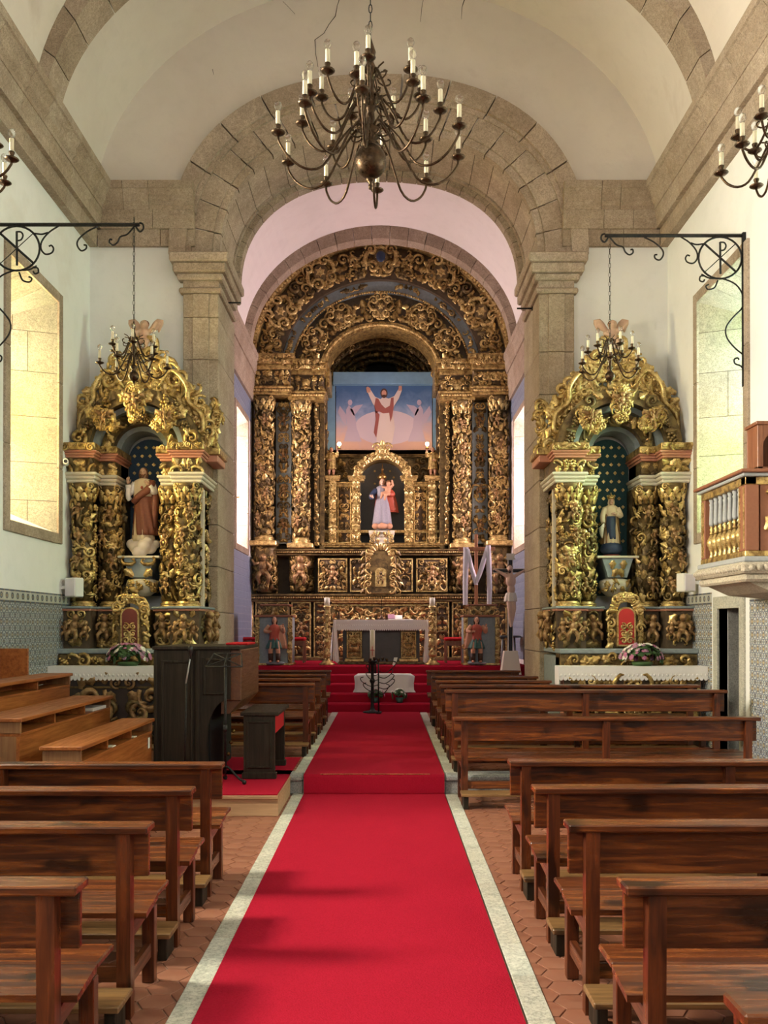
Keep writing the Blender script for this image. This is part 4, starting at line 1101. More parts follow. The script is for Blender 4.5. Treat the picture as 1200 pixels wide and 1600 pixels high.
def column(t, cx, cy, r, z0, z1, size, caph, baseh, nput, mats=(0, 0, 1, 2), shaft='gold_dark', dens=1.3):
    zb, zc = z0+baseh, z1-caph
    c = MB().lathe([(r*.86, zb), (r*.9, (zb+zc)/2), (r*.78, zc)], (cx, cy, 0), 20).build('column_shaft', shaft, t)
    g, fl = MB(), MB(); carve_col(g, cx, cy, r*.84, zb+.02, zc, size, dens, mats, fl=fl, nput=nput)
    stuff(g.build('vine_carving', G3, c)); stuff(fl.build('putto_carving', 'flesh_gilt', c))
    MB().lathe([(r*1.18, z0), (r*1.18, z0+baseh*.25), (r*1.02, z0+baseh*.35), (r*1.14, z0+baseh*.5), (r*1.14, z0+baseh*.65), (r*.95, z0+baseh*.8), (r*1.0, zb)], (cx, cy, 0), 24).build('column_base', 'gold_bright', t)
    k = MB().lathe([(r*.82, zc), (r*.9, zc+caph*.15), (r*.85, zc+caph*.2), (r*1.0, zc+caph*.6), (r*1.3, zc+caph*.86), (r*1.3, z1)], (cx, cy, 0), 20).build('capital', 'gold_dark', t)
    g = MB()
    for row, (rr, zz, ss) in enumerate(((.95, .32, .42), (1.08, .62, .42))):
        for i in range(10):
            a = 2*PI*(i+.5*row)/10; n = np.array([math.cos(a), math.sin(a), 0]); orn(g, 'leaf', np.array([cx, cy, zc+caph*zz])+n*r*rr, np.array([-n[1], n[0], 0]), ZUP, n, caph*ss*1.25, 0, random.choice((0, 1)))
    for i in range(4):
        a = PI/4+i*PI/2; n = np.array([math.cos(a), math.sin(a), 0]); orn(g, 'scroll', np.array([cx, cy, z1-caph*.16])+n*r*1.2, np.array([-n[1], n[0], 0]), ZUP, n, caph*.4, 0, 1)
    stuff(g.build('capital_leaves', G3, k))
    return c
def ledge(t, name, x0, x1, yf, yb, z0, z1, mat, proj=.05, beads=True, bead_mat='gold_bright', side=True):
    """moulded horizontal band: narrow foot, swelling to a wide top, with a beaded line"""
    m = MB(); h = z1-z0
    for k, (f0, f1, p) in enumerate(((0, .35, .25), (.35, .7, .6), (.7, 1.0, 1.0))):
        m.box(x0-(proj*p if side else 0), x1+(proj*p if side else 0), yf-proj*p, yb, z0+h*f0, z0+h*f1, min(.012, h*.1))
    o = m.build(name, mat, t)
    if beads:
        g = MB(); rope_line(g, (x0, yf-proj*.62, z0+h*.52), (x1, yf-proj*.62, z0+h*.52), h*.14, h*.3); stuff(g.build('bead_moulding', bead_mat, o))
    return o

# ================================================================== HIGH ALTARPIECE
YA = 19.0; ZA = ZU+.75
HA = thing('high_altarpiece', 'towering gilded carved altarpiece filling the end of the chancel', 'altarpiece', (0, YA, ZA))
AX = at(595, 700, YA).x
def A(px, py, Y=YA): return zx(px, py, Y)
# back boards
zl, zh = A(0, 1036)[1], A(0, 585)[1]
bk = MB().box(-2.70, -1.18, YA+.55, YA+.62, ZA, 7.2).box(1.20, 2.72, YA+.55, YA+.62, ZA, 7.2).box(-1.2, 1.22, YA+.55, YA+.62, ZA, A(0, 850)[1])
bk.build('back_board', 'paint_ground', HA)
# lower zone panels y 940..1035
ztop, zbot = A(0, 940)[1], ZA
for (a, b_), fg in zip(((387, 396), (399, 452), (455, 486), (490, 512), (680, 702), (706, 737), (740, 792), (796, 807)), (0, 0, 1, 0, 0, 1, 0, 0)):
    framed(HA, A(a, 0)[0], A(b_, 0)[0], zbot+.06, ztop, YA+.1, 'paint_ground', .035, .13, 1.25, figure=bool(fg))
framed(HA, A(514, 0)[0], A(678, 0)[0], A(0, 975)[1], A(0, 944)[1], YA+.02, 'gold_dark', .04, .15, 1.3, (0, 1, 1))
framed(HA, A(514, 0)[0], A(678, 0)[0], zbot+.02, A(0, 977)[1], YA+.08, 'paint_ground', .04, .16, 1.1)
MB().box(A(384, 0)[0], A(810, 0)[0], YA+.0, YA+.3, ZA, ZA+.07, .01).build('plinth', 'gold_dark', HA)
ledge(HA, 'lower_ledge', A(386, 0)[0], A(806, 0)[0], YA+.02, YA+.5, A(0, 940)[1], A(0, 928)[1], 'gold_dark', .1)
ledge(HA, 'lower_ledge', A(520, 0)[0], A(672, 0)[0], YA-.08, YA+.1, A(0, 943)[1], A(0, 936)[1], 'gold_bright', .06)
# predella zone y 868..926: framed panels and atlantes corbels
z0, z1 = A(0, 925)[1], A(0, 872)[1]
for a, b_, fg in ((497, 543, 1), (547, 570, 0), (620, 645, 0), (650, 699, 1)):
    framed(HA, A(a, 0)[0], A(b_, 0)[0], z0, z1, YA+.05, 'paint_ground', .035, .13, 1.3, (0, 0, 1, 2), figure=bool(fg))
# tabernacle in the middle
tx0, tx1 = A(571, 0)[0], A(619, 0)[0]; tz0, tz1 = A(0, 929)[1], A(0, 852)[1]
tb_ = MB().box(tx0, tx1, YA-.12, YA+.1, tz0, tz1-.12, .02).build('tabernacle', 'gold_dark', HA)
g = MB(); xm = (tx0+tx1)/2
for s in (-1, 1):
    for k in range(7):
        z = tz0+.08+(tz1-tz0-.25)*k/6
        orn(g, random.choice(['leaf', 'scroll', 'cscroll', 'grapes']), (xm+s*(tx1-tx0)*.40, YA-.12, z), XR, ZUP, NF, .16, s*random.uniform(-1, 1), random.choice((0, 1)), s < 0)
        orn(g, random.choice(['leaf', 'cscroll']), (xm+s*(tx1-tx0)*.55, YA-.05, z), XR, ZUP, NF, .16, s*.8, random.choice((0, 2)), s < 0)
for k in range(9):
    a = PI*k/8; orn(g, 'leaf', (xm+.24*math.cos(a), YA-.12, tz1-.20+.18*math.sin(a)), XR, ZUP, NF, .17, a-PI/2, 1)
stuff(g.build('carving', G3, tb_))
dw, dz0, dz1 = .115, A(0, 917)[1], A(0, 890)[1]
arcp = [(xm-dw, dz0), (xm+dw, dz0), (xm+dw, dz1-.06)]+[(xm+dw*math.cos(a), dz1-.06+.09*math.sin(a)) for a in np.linspace(.2, PI-.2, 9)]+[(xm-dw, dz1-.06)]
dr = MB().prism(arcp, 1, YA-.16, YA-.11).build('tabernacle_door', 'gold_bright', tb_)
g = MB(); orn(g, 'putto', (xm, YA-.16, (dz0+dz1)/2), XR, ZUP, NF, .28); g.build('door_relief', 'gold_dark', dr)
ledge(HA, 'predella_ledge', A(388, 0)[0], A(805, 0)[0], YA+.02, YA+.5, A(0, 868)[1], A(0, 858)[1], 'gold_dark', .09)
# corbels carrying the columns
def atlante(pxc, pyb, pyt, Y, w):
    cx_, zt_ = A(pxc, pyt, Y); zb_ = A(pxc, pyb, Y)[1]
    c = MB().lathe([(w*.5, zb_), (w*.62, zb_+.1), (w*.75, (zb_+zt_)/2), (w*.95, zt_-.08), (w*.95, zt_)], (cx_, Y+.12, 0), 14).build('corbel', 'gold_dark', HA)
    g = MB(); carve_col(g, cx_, Y+.12, w*.72, zb_+.05, zt_, .14, 1.3, (0, 0, 1, 2)); stuff(g.build('corbel_carving', G3, c))
    g = MB(); orn(g, 'putto', (cx_, Y+.12-w*.75, (zb_+zt_)/2), XR, ZUP, NF, (zt_-zb_)*.68, 0, 0, random.random() < .5); g.build('putto', 'flesh_gilt', c)
COLS = [(413, 632, 846, YA-.02, .215), (470.5, 638, 850, YA+.18, .205), (722, 638, 850, YA+.18, .205), (779, 632, 846, YA-.02, .215)]
for (pxc, pt, pb, Y, r) in COLS:
    atlante(pxc, 926, pb+8, Y-.02, .29)
    cx_, z1 = A(pxc, pt-10, Y); z0 = A(pxc, pb, Y)[1]
    MB().box(cx_-r*1.35, cx_+r*1.35, Y-r*1.35, Y+.45, z0-.11, z0, .02).build('column_plinth', 'gold_bright', HA)
    column(HA, cx_, Y, r*.86, z0, z1, .135, .30, .12, 5)
# pilaster strips between columns and at the edges
for (a, b_, Y) in ((430, 454, YA+.22), (739, 763, YA+.22)):
    x0, x1 = A(a, 0)[0], A(b_, 0)[0]; z0, z1 = A(0, 848)[1], A(0, 625)[1]
    p = MB().box(x0, x1, Y, Y+.3, z0, z1).build('pilaster', 'paint_blue', HA)
    g, fl = MB(), MB(); carve_rect(g, x0+.05, x1-.05, z0, z1, Y, .13, 1.2, True, (0, 1, 2))
    for k in range(4): orn(fl, 'putto', ((x0+x1)/2, Y, z0+(z1-z0)*(k+.5)/4), XR, ZUP, NF, .3, random.uniform(-.3, .3), 0, k % 2 == 0)
    stuff(g.build('carving', G3, p)); stuff(fl.build('putto_carving', 'flesh_gilt', p))
for (a, b_, Y) in ((386, 394, YA+.02), (490, 497, YA+.25), (499, 505, YA+.35), (688, 694, YA+.35), (696, 703, YA+.25), (799, 807, YA+.02)):
    x0, x1 = A(a, 0)[0], A(b_, 0)[0]; z0, z1 = A(0, 850)[1], A(0, 622)[1]
    p = MB().box(x0, x1, Y, Y+.3, z0, z1).build('pilaster', 'gold_dark', HA)
    g = MB(); carve_rect(g, x0, x1, z0, z1, Y, .09, 1.2, False, (0, 1, 1)); stuff(g.build('carving', G3, p))
# entablatures (broken forward over the outer columns)
for seg in ((386, 455, -.26), (452, 506, -.06)), ((737, 808, -.26), (688, 741, -.06)):
    for a, b_, dy in seg:
        x0, x1 = A(a, 0)[0], A(b_, 0)[0]; off = 0 if dy < -.1 else 4
        ledge(HA, 'architrave', x0, x1, YA+dy+.02, YA+.5, A(0, 621+off)[1], A(0, 608+off)[1], 'gold', .06)
        fr = MB().box(x0, x1, YA+dy+.04, YA+.5, A(0, 608+off)[1], A(0, 583+off)[1]).build('frieze', 'paint_ground', HA)
        g = MB(); carve_rect(g, x0, x1, A(0, 607+off)[1], A(0, 585+off)[1], YA+dy+.04, .15, 1.4, True, (0, 0, 1, 2)); stuff(g.build('carving', G3, fr))
        cn = ledge(HA, 'cornice', x0, x1, YA+dy-.02, YA+.5, A(0, 583+off)[1], A(0, 560+off)[1], 'gold', .11)
        g = MB(); carve_rect(g, x0, x1, A(0, 576+off)[1], A(0, 563+off)[1], YA+dy-.13, .10, 1.3, True, (0, 1)); stuff(g.build('carving', G3, cn))
    # inner return of the entablature towards the tribune
    s = -1 if seg[0][0] < 500 else 1
    xr = A(507 if s < 0 else 687, 0)[0]
    MB().box(min(xr, xr-s*.10), max(xr, xr-s*.10), YA+.2, YA+1.7, A(0, 600)[1], A(0, 566)[1], .02).build('return_cornice', 'gold', HA)
    w = MB().box(min(xr+s*.02, xr+s*.12), max(xr+s*.02, xr+s*.12), YA+.3, YA+2.2, ZA+1.8, A(0, 575)[1]).build('tribune_side', 'gold_dark', HA)
    g = MB()
    for k in range(60):
        orn(g, random.choice(KW), (xr+s*.02, YA+.4+random.random()*1.6, 4.2+random.random()*2.6), (0, s, 0), ZUP, (-s, 0, 0), .16, random.uniform(-PI, PI), random.choice((0, 2)))
    stuff(g.build('carving', G3, w))
# ---- arch of receding archivolts; px radii at YA
PXM = YA/F; cz = A(0, 573)[1]; cx_ = AX
def rr(p): return p*PXM
half = MB(); half_ring(half, cx_, cz, rr(196), rr(205), rr(188), rr(197), YA-.12, YA+.5, 60); o = half.build('outer_moulding', 'gold', HA)
g = MB(); rope_ring(g, cx_, cz, rr(201), rr(193), YA-.12, .04, 110); stuff(g.build('bead_moulding', 'gold_bright', o))
o = half_ring(MB(), cx_, cz, rr(156), rr(197), rr(138), rr(189), YA+.02, YA+.5, 60).build('archivolt', 'paint_ground', HA)
g = MB(); carve_ring(g, cx_, cz, rr(162), rr(192), rr(144), rr(184), YA+.02, .20, .04, PI-.04, 1.45, (0, 0, 1, 2)); stuff(g.build('carving', G3, o))
o = half_ring(MB(), cx_, cz, rr(140), rr(157), rr(122), rr(139), YA+.14, YA+.6, 60).build('archivolt_band', 'paint_blue', HA)
g = MB()
for t0, t1 in ((.06, .46), (.60, .98), (1.12, 1.44), (1.70, 2.02), (2.16, 2.54), (2.68, 3.08)):
    carve_ring(g, cx_, cz, rr(145), rr(153), rr(127), rr(135), YA+.14, .11, t0, t1, 1.2, (0, 1, 2))
stuff(g.build('carving', G3, o))
rb = MB(); rope_ring(rb, cx_, cz, rr(139), rr(121), YA+.12, .028, 110); stuff(rb.build('bead_moulding', 'gold', o))
o = half_ring(MB(), cx_, cz, rr(96), rr(141), rr(76), rr(123), YA+.30, YA+.8, 60).build('archivolt', 'paint_ground', HA)
g = MB(); carve_ring(g, cx_, cz, rr(101), rr(131), rr(82), rr(113), YA+.30, .19, .04, PI-.04, 1.4, (0, 0, 1, 2)); stuff(g.build('carving', G3, o))
o = half_ring(MB(), cx_, cz, rr(86), rr(97), rr(66), rr(77), YA+.24, YA+.9, 60).build('inner_moulding', 'gold', HA)
g = MB(); rope_ring(g, cx_, cz, rr(92), rr(72), YA+.24, .035, 90); stuff(g.build('bead_moulding', 'gold_bright', o))
# cartouches riding over the archivolts
def cartouche(t_deg, ra, rb_, Y, sz, mats=(1, 1, 0), medal=None):
    t = R(t_deg); p = np.array([cx_+ra*math.cos(t), Y, cz+rb_*math.sin(t)]); u = np.array([math.cos(t), 0, math.sin(t)]); r_ = np.array([math.sin(t), 0, -math.cos(t)])
    b = MB().ball(p+NF*.02, (sz*.30, sz*.16, sz*.36), 14, 9).build('cartouche', 'gold_dark', HA); g = MB()
    for s in (-1, 1):
        for a, d, z in ((.34, .30, .42), (.40, .0, .5), (.30, -.32, .45), (.15, .46, .4), (.13, -.48, .36)):
            orn(g, 'scroll' if d else 'cscroll', p+r_*s*a*sz+u*d*sz, r_, u, NF, sz*z, s*random.uniform(-.6, .6), random.choice(mats), s < 0, .05*sz)
    orn(g, 'rosette', p+NF*sz*.14, r_, u, NF, sz*.34, 0, 1)
    stuff(g.build('carving', G3, b))
    if medal: MB().ball(p+NF*sz*.24, (sz*.16, sz*.06, sz*.19), 14, 8).build('medallion', medal, b)
cartouche(90, 0, rr(165), YA-.12, .62, medal='robe_blue')
for d, r_ in ((59, 182), (121, 182), (30, 180), (150, 180)): cartouche(d, rr(r_), rr(r_-14), YA-.06, .60)
cartouche(90, 0, rr(98), YA+.18, .46)
for d, r_ in ((56, 117), (124, 117), (27, 117), (153, 117)): cartouche(d, rr(r_), rr(r_-18), YA+.20, .46)
# tribune: receding barrel with ribs, sunburst at the back
for k in range(5):
    y = YA+.9+k*.38; sc_ = 1-.03*k
    o = half_ring(MB(), cx_, cz, rr(86*sc_)*1.0, rr(96), rr(70*sc_), rr(82), y, y+.12, 40).build('tribune_rib', 'gold_dark', HA)
    g = MB(); carve_ring(g, cx_, cz, rr(86*sc_), rr(92*sc_), rr(70*sc_), rr(76*sc_), y, .14, .05, PI-.05, 1.0, (0, 2)); stuff(g.build('carving', G3, o))
half_ring(MB(), cx_, cz, rr(90), rr(97), rr(76), rr(83), YA+.85, YA+2.9, 40).build('tribune_vault', 'gold_dark', HA)
MB().box(cx_-1.5, cx_+1.5, YA+2.9, YA+2.98, ZA+3, cz+1.6).build('tribune_back', 'paint_ground', HA)
yb = YA+2.85; sbx, sbz = A(596, 590, yb)
o = half_ring(MB(), sbx, sbz, .0, .42, .0, .42, yb-.02, yb+.02, 30).build('sunburst', 'dark_void', HA); g = MB()
for k in range(25):
    t = PI*(k+.5)/25; L = .95 if k % 2 else .78; p0 = np.array([sbx+.45*math.cos(t), yb-.03, sbz+.45*math.sin(t)]); p1 = np.array([sbx+L*math.cos(t), yb-.03, sbz+.8*L*math.sin(t)])
    g.tube([p0, p1], [.03, .006], 5)
stuff(g.build('ray', 'gold_bright', o))
# ---- lower shrine inside the opening: arch, niche, pilasters, panels
YN = YA+.42
def Nn(px, py, Y=YN): return zx(px, py, Y)
zsh0, zsh1 = Nn(0, 848)[1], Nn(0, 752)[1]
for a, b_ in ((503, 515), (527, 549), (646, 668), (681, 693)):
    framed(HA, Nn(a, 0)[0], Nn(b_, 0)[0], zsh0, zsh1, YN+.1, 'paint_ground', .03, .11, 1.2, (0, 1, 2))
for a, b_ in ((515, 526), (550, 563), (632, 645), (669, 680)):
    x0, x1 = Nn(a, 0)[0], Nn(b_, 0)[0]; p = MB().box(x0, x1, YN-.04, YN+.2, zsh0, zsh1+.02).build('shrine_pilaster', 'gold', HA)
    g = MB(); carve_rect(g, x0, x1, zsh0, zsh1, YN-.04, .10, 1.3, True, (0, 1, 1)); stuff(g.build('carving', G3, p))
for a, b_ in ((510, 530), (546, 568), (628, 650), (665, 686)): ledge(HA, 'shrine_capital', Nn(a, 0)[0], Nn(b_, 0)[0], YN-.06, YN+.2, Nn(0, 752)[1], Nn(0, 744)[1], 'gold_bright', .04, False)
ledge(HA, 'shrine_cornice', Nn(503, 0)[0], Nn(553, 0)[0], YN+.02, YN+.2, Nn(0, 760)[1], Nn(0, 753)[1], 'gold', .03, False)
ledge(HA, 'shrine_cornice', Nn(643, 0)[0], Nn(693, 0)[0], YN+.02, YN+.2, Nn(0, 760)[1], Nn(0, 753)[1], 'gold', .03, False)
ncx = Nn(597.5, 0)[0]; ncz = Nn(0, 748)[1]; pn = YN/F
o = half_ring(MB(), ncx, ncz, 34*pn, 46*pn, 29*pn, 42*pn, YN-.1, YN+.3, 36).build('shrine_arch', 'gold', HA)
g = MB(); carve_ring(g, ncx, ncz, 35*pn, 45*pn, 31*pn, 41*pn, YN-.1, .12, .02, PI-.02, 1.4, (0, 1, 1)); orn(g, 'rosette', (ncx, YN-.12, ncz+44*pn), XR, ZUP, NF, .22, 0, 1); orn(g, 'leaf', (ncx, YN-.1, ncz+52*pn), XR, ZUP, NF, .24, 0, 1)
for s in (-1, 1): orn(g, 'scroll', (ncx+s*.12, YN-.1, ncz+47*pn), XR, ZUP, NF, .2, 0, 1, s < 0)
stuff(g.build('carving', G3, o))
MB().prism([(ncx-36*pn, Nn(0, 848)[1]), (ncx+36*pn, Nn(0, 848)[1]), (ncx+36*pn, ncz)]+[(ncx+36*pn*math.cos(a), ncz+31*pn*math.sin(a)) for a in np.linspace(.1, PI-.1, 14)]+[(ncx-36*pn, ncz)], 1, YN+.5, YN+.54).build('niche_back', 'grey_slate', HA)
for s in (-1, 1): MB().box(ncx+s*36*pn-.02, ncx+s*36*pn+.02, YN+.1, YN+.5, Nn(0, 850)[1], ncz).build('niche_side', 'grey_slate', HA)
g = MB()
for k in range(9): orn(g, 'rosette', (ncx+((k % 3)-1)*.17+(.08 if (k//3) % 2 else 0), YN+.499, ncz+.25-.14*(k//3)), XR, ZUP, NF, .05, 0, 1)
stuff(g.build('niche_star', G3, HA))
ledge(HA, 'throne_shelf', Nn(503, 0)[0], Nn(693, 0)[0], YN-.1, YN+.5, Nn(0, 856)[1], Nn(0, 849)[1], 'gold', .04)
ledge(HA, 'throne_shelf', Nn(503, 0)[0], Nn(693, 0)[0], YN+.04, YN+.5, Nn(0, 832)[1], Nn(0, 828)[1], 'gold_bright', .02, False)
o = MB().prism([(Nn(580, 0)[0], Nn(0, 850)[1]), (Nn(613, 0)[0], Nn(0, 850)[1]), (Nn(617, 0)[0], Nn(0, 830)[1]), (Nn(576, 0)[0], Nn(0, 830)[1])], 1, YN-.14, YN+.2).build('statue_pedestal', 'paint_white', HA)
g = MB(); carve_rect(g, Nn(579, 0)[0], Nn(614, 0)[0], Nn(0, 849)[1], Nn(0, 831)[1], YN-.14, .11, 1.1, True, (1, 1, 0)); stuff(g.build('carving', G3, o))
# upper shelf behind the shrine arch carrying the banner
o = MB().box(Nn(505, 0)[0], Nn(692, 0)[0], YN+.57, YN+.70, Nn(0, 752)[1], Nn(0, 706)[1]).build('shrine_attic', 'gold_dark', HA)
g = MB()
for s in (0, 1): carve_rect(g, Nn(503 if s == 0 else 645, 0)[0], Nn(552 if s == 0 else 692, 0)[0], Nn(0, 745)[1], Nn(0, 708)[1], YN+.57, .18, 1.2, False, (0, 2, 2))
stuff(g.build('carving', G3, o))
ledge(HA, 'attic_ledge', Nn(505, 0)[0], Nn(690, 0)[0], YN+.5, YN+.72, Nn(0, 708)[1], Nn(0, 703)[1], 'gold_dark', .03, False)
# upper side niches next to the banner (dark)
# ---- banner with a robed figure in the sky
YP = YN+.75
b0 = at(525, 703, YP); b1 = at(675, 603, YP)
bn = thing('painted_banner', 'sky-blue printed banner of a robed figure with raised arms above the shrine', 'banner', (b0.x, YP, b0.z))
MB().box(b0.x, b1.x, YP, YP+.02, b0.z, b1.z).build('print_ground', 'banner_sky', bn)
h0, h1 = at(521, 603, YP), at(678, 582, YP-.1)
MB().box(h0.x, h1.x, YP-.16, YP+.02, h0.z, h1.z, .01).build('valance', 'banner_blue', bn)
for a, b_ in ((512, 524), (676, 688)): MB().box(at(a, 0, YP).x, at(b_, 0, YP).x, YP+.01, YP+.03, b0.z, b1.z+.1).build('side_cloth', 'banner_blue', bn)
def flat(pts, mat, lay, name):
    P = [at(x, y, YP) for x, y in pts]; y = YP-.002*lay
    MB().prism([(p.x, p.z) for p in P], 1, y, y+.0015).build(name, mat, bn)
def ell(cx, cy, rx, ry, n=28): return [(cx+rx*math.cos(2*PI*k/n), cy+ry*math.sin(2*PI*k/n)) for k in range(n)]
flat(ell(604, 668, 50, 27), 'print_glow', 1, 'print_globe')
for s in (-1, 1):
    c = 601; q = lambda d, y: (c+s*d, y)
    flat([q(36, 690), q(44, 668), q(46, 650), q(50, 640), q(56, 633), q(60, 640), q(60, 652), q(58, 668), q(64, 690)], 'print_angel', 2, 'print_angel')
    flat([q(48, 650), q(40, 640), q(34, 632), q(46, 634), q(54, 640)], 'print_angel', 2, 'print_angel')
    flat([q(60, 648), q(70, 634), q(73, 644), q(66, 658), q(60, 664)], 'print_angel', 2, 'print_angel')
    flat(ell(c+s*54, 629, 3.6, 4.5, 14), 'print_angel', 3, 'print_angel')
flat([(588, 690), (591, 660), (596, 640), (592, 626), (600, 619), (609, 626), (613, 642), (617, 668), (613, 691), (605, 697), (596, 694)], 'print_white', 3, 'print_robe')
flat([(590, 638), (583, 632), (577, 619), (574, 611), (579, 609), (586, 620), (595, 624), (600, 620), (607, 623), (616, 619), (622, 609), (626, 606), (628, 610), (623, 623), (616, 634), (612, 646), (600, 650)], 'print_white', 4, 'print_sleeve')
flat([(587, 622), (591, 623), (596, 632), (602, 638), (609, 634), (611, 622), (615, 621), (615, 636), (613, 650), (610, 660), (608, 645), (599, 646), (592, 643), (587, 646), (585, 634)], 'print_red', 5, 'print_mantle')
flat([(586, 640), (593, 648), (591, 664), (588, 684), (584, 676), (587, 655)], 'print_red', 5, 'print_mantle')
for s, (x, y) in ((-1, (576, 610)), (1, (625, 607))): flat([(x-2.5, y+4), (x-3+s, y-4), (x+s*1.5, y-6), (x+3, y-3), (x+3, y+3)], 'print_skin', 5, 'print_hand')
flat(ell(600, 614.5, 5.6, 7.5, 18), 'print_hair', 5, 'print_hair'); flat(ell(600, 615, 3.7, 5.4, 16), 'print_skin', 6, 'print_face')
flat([(597, 617), (603, 617), (602, 621), (600, 622.5), (598, 621)], 'print_hair', 7, 'print_beard')
for px in (530, 667.5):
    p = at(px, 697, YN+.3)
    t = thing('shrine_lamp', 'small lit lamp at the %s foot of the banner' % ('left' if px < 600 else 'right'), 'lamp', (p.x, p.y, p.z), 'pair of lit shrine lamps')
    MB().lathe([(.05, -.06), (.02, -.04), (.02, .0)], tuple(p), 12).build('socket', 'brass', t)
    MB().ball((p.x, p.y, p.z+.045), .042, 14, 10).build('bulb', 'lamp_glow', t)
    d = bpy.data.lights.new('lamp_light', 'POINT'); d.energy = 4; d.color = (1, .66, .36); d.shadow_soft_size = .05
    lo_ = bpy.data.objects.new('lamp_light', d); COL.objects.link(lo_); lo_.location = (p.x, p.y-.12, p.z+.06)
# ================================================================== FIGURES
def robe(t, name, mat, cx, cy, z0, prof, folds=11, amp=.10, n=44, ph=0.0, twist=0.0):
    def fold(f, th): return amp*(1-f)**.6*np.sin(folds*th+ph+twist*f)+amp*.4*(1-f)*np.sin(folds*1.9*th+2*ph+1-twist*f)
    b = MB(); th = np.arange(n)*2*PI/n; V = []
    P = smooth_path([(f, rx, ry, ox, oy) for f, rx, ry, ox, oy in prof], 4); m = len(P)
    z_lo, z_hi = prof[0][0], prof[-1][0]
    for f, rx, ry, ox, oy in P:
        k = 1+fold((f-z_lo)/(z_hi-z_lo), th); V.append(np.stack([cx+ox+rx*k*np.cos(th), cy+oy+ry*k*np.sin(th), np.full(n, z0+f)], -1))
    V = np.concatenate(V); i, j = np.meshgrid(np.arange(m-1), np.arange(n), indexing='ij'); j2 = (j+1) % n
    b.add(V, np.stack([i*n+j, i*n+j2, (i+1)*n+j2, (i+1)*n+j], -1).reshape(-1, 4), 0, True)
    b.f.append((np.array([list(range(n))[::-1]]), 0, False)); b.f.append((np.array([[(m-1)*n+k for k in range(n)]]), 0, False))
    return b.build(name, mat, t)
def head(t, x, y, z, hh, skin, hair, beard=False, long=True, veil=None, turn=0.0, tilt=0.0):
    """z = chin level, hh = head height"""
    r = hh/2; d = np.array([math.sin(turn), -math.cos(turn), 0]); c = np.array([x, y, z+r])
    h = blob('head', [('e', c, (r*.74, r*.84, r)), ('c', [(x, y+.1*r, z-.9*r), (x, y, z+.4*r)], [.42*r, .45*r]), ('e', c+d*r*.84-np.array([0, 0, .12*r]), (.12*r, .16*r, .2*r)),
                      ('e', c+d*.72*r-np.array([0, 0, .5*r]), (.24*r, .14*r, .1*r)), ('e', c+d*.62*r-np.array([0, 0, .82*r]), (.26*r, .2*r, .2*r)),
                      ('e', c+np.array([.74*r, .1*r, -.1*r]), (.09*r, .16*r, .22*r)), ('e', c+np.array([-.74*r, .1*r, -.1*r]), (.09*r, .16*r, .22*r))], hh*.055, skin, t, 1)
    e = MB(); sd = np.array([-d[1], d[0], 0])
    for s in (-1, 1): e.ball(c+d*.76*r+sd*s*.30*r+np.array([0, 0, .06*r]), (.10*r, .08*r, .055*r), 8, 6)
    stuff(e.build('eye', 'hair', h))
    m = MB().ball(c+d*.83*r-np.array([0, 0, .5*r]), (.2*r, .06*r, .045*r), 8, 5); m.build('mouth', 'robe_red', h)
    pr = [('e', c-d*.22*r+np.array([0, 0, .22*r]), (.86*r, .86*r, .92*r))]
    if long:
        for s in (-1, 1): pr.append(('c', [c+sd*s*.62*r+np.array([0, 0, .3*r]), c+sd*s*.74*r-d*.2*r-np.array([0, 0, .5*r]), c+sd*s*.62*r-d*.15*r-np.array([0, 0, 1.35*r])], [.26*r, .28*r, .2*r]))
        pr.append(('c', [c-d*.6*r, c-d*.62*r-np.array([0, 0, 1.3*r])], [.5*r, .4*r]))
    hr = blob('hair', pr, hh*.06, veil or hair, h, 1)
    if beard: blob('beard', [('e', c+d*.66*r-np.array([0, 0, .80*r]), (.38*r, .24*r, .34*r)), ('c', [c+d*.5*r+sd*.5*r-np.array([0, 0, .4*r]), c+d*.62*r-np.array([0, 0, .9*r]), c+d*.5*r-sd*.5*r-np.array([0, 0, .4*r])], [.14*r, .2*r, .14*r])], hh*.055, hair, h, 1)
    return h
def hand(t, p, d, up, L, skin, name='hand'):
    """small open hand: palm and five fingers of different length; d along the fingers, up = thumb side"""
    p, d, up = (np.array(q, float) for q in (p, d, up)); d = d/np.linalg.norm(d); up = up-d*(up@d); up /= np.linalg.norm(up); n = np.cross(d, up)
    b = MB(); b.tube([p, p+d*L*.22, p+d*L*.48], [L*.13, L*.2, L*.19], 8, flat=1.0)
    for k, (o, l) in enumerate(((.15, .42), (.05, .5), (-.05, .46), (-.15, .36))):
        q = p+d*L*.46+up*o*L; b.tube([q, q+d*l*L*.5+n*.04*L, q+d*l*L*.9+n*.16*L], [L*.06, L*.055, L*.035], 6)
    q = p+d*L*.18+up*L*.16; b.tube([q, q+up*L*.16+d*L*.15, q+up*L*.18+d*L*.36], [L*.07, L*.06, L*.04], 6)
    return b.build(name, skin, t)
def sleeve(t, pts, rad, mat, name='sleeve'): return MB().tube(smooth_path(pts, 4), np.interp(np.linspace(0, 1, (len(pts)-1)*4+1), np.linspace(0, 1, len(rad)), rad), 12).build(name, mat, t)

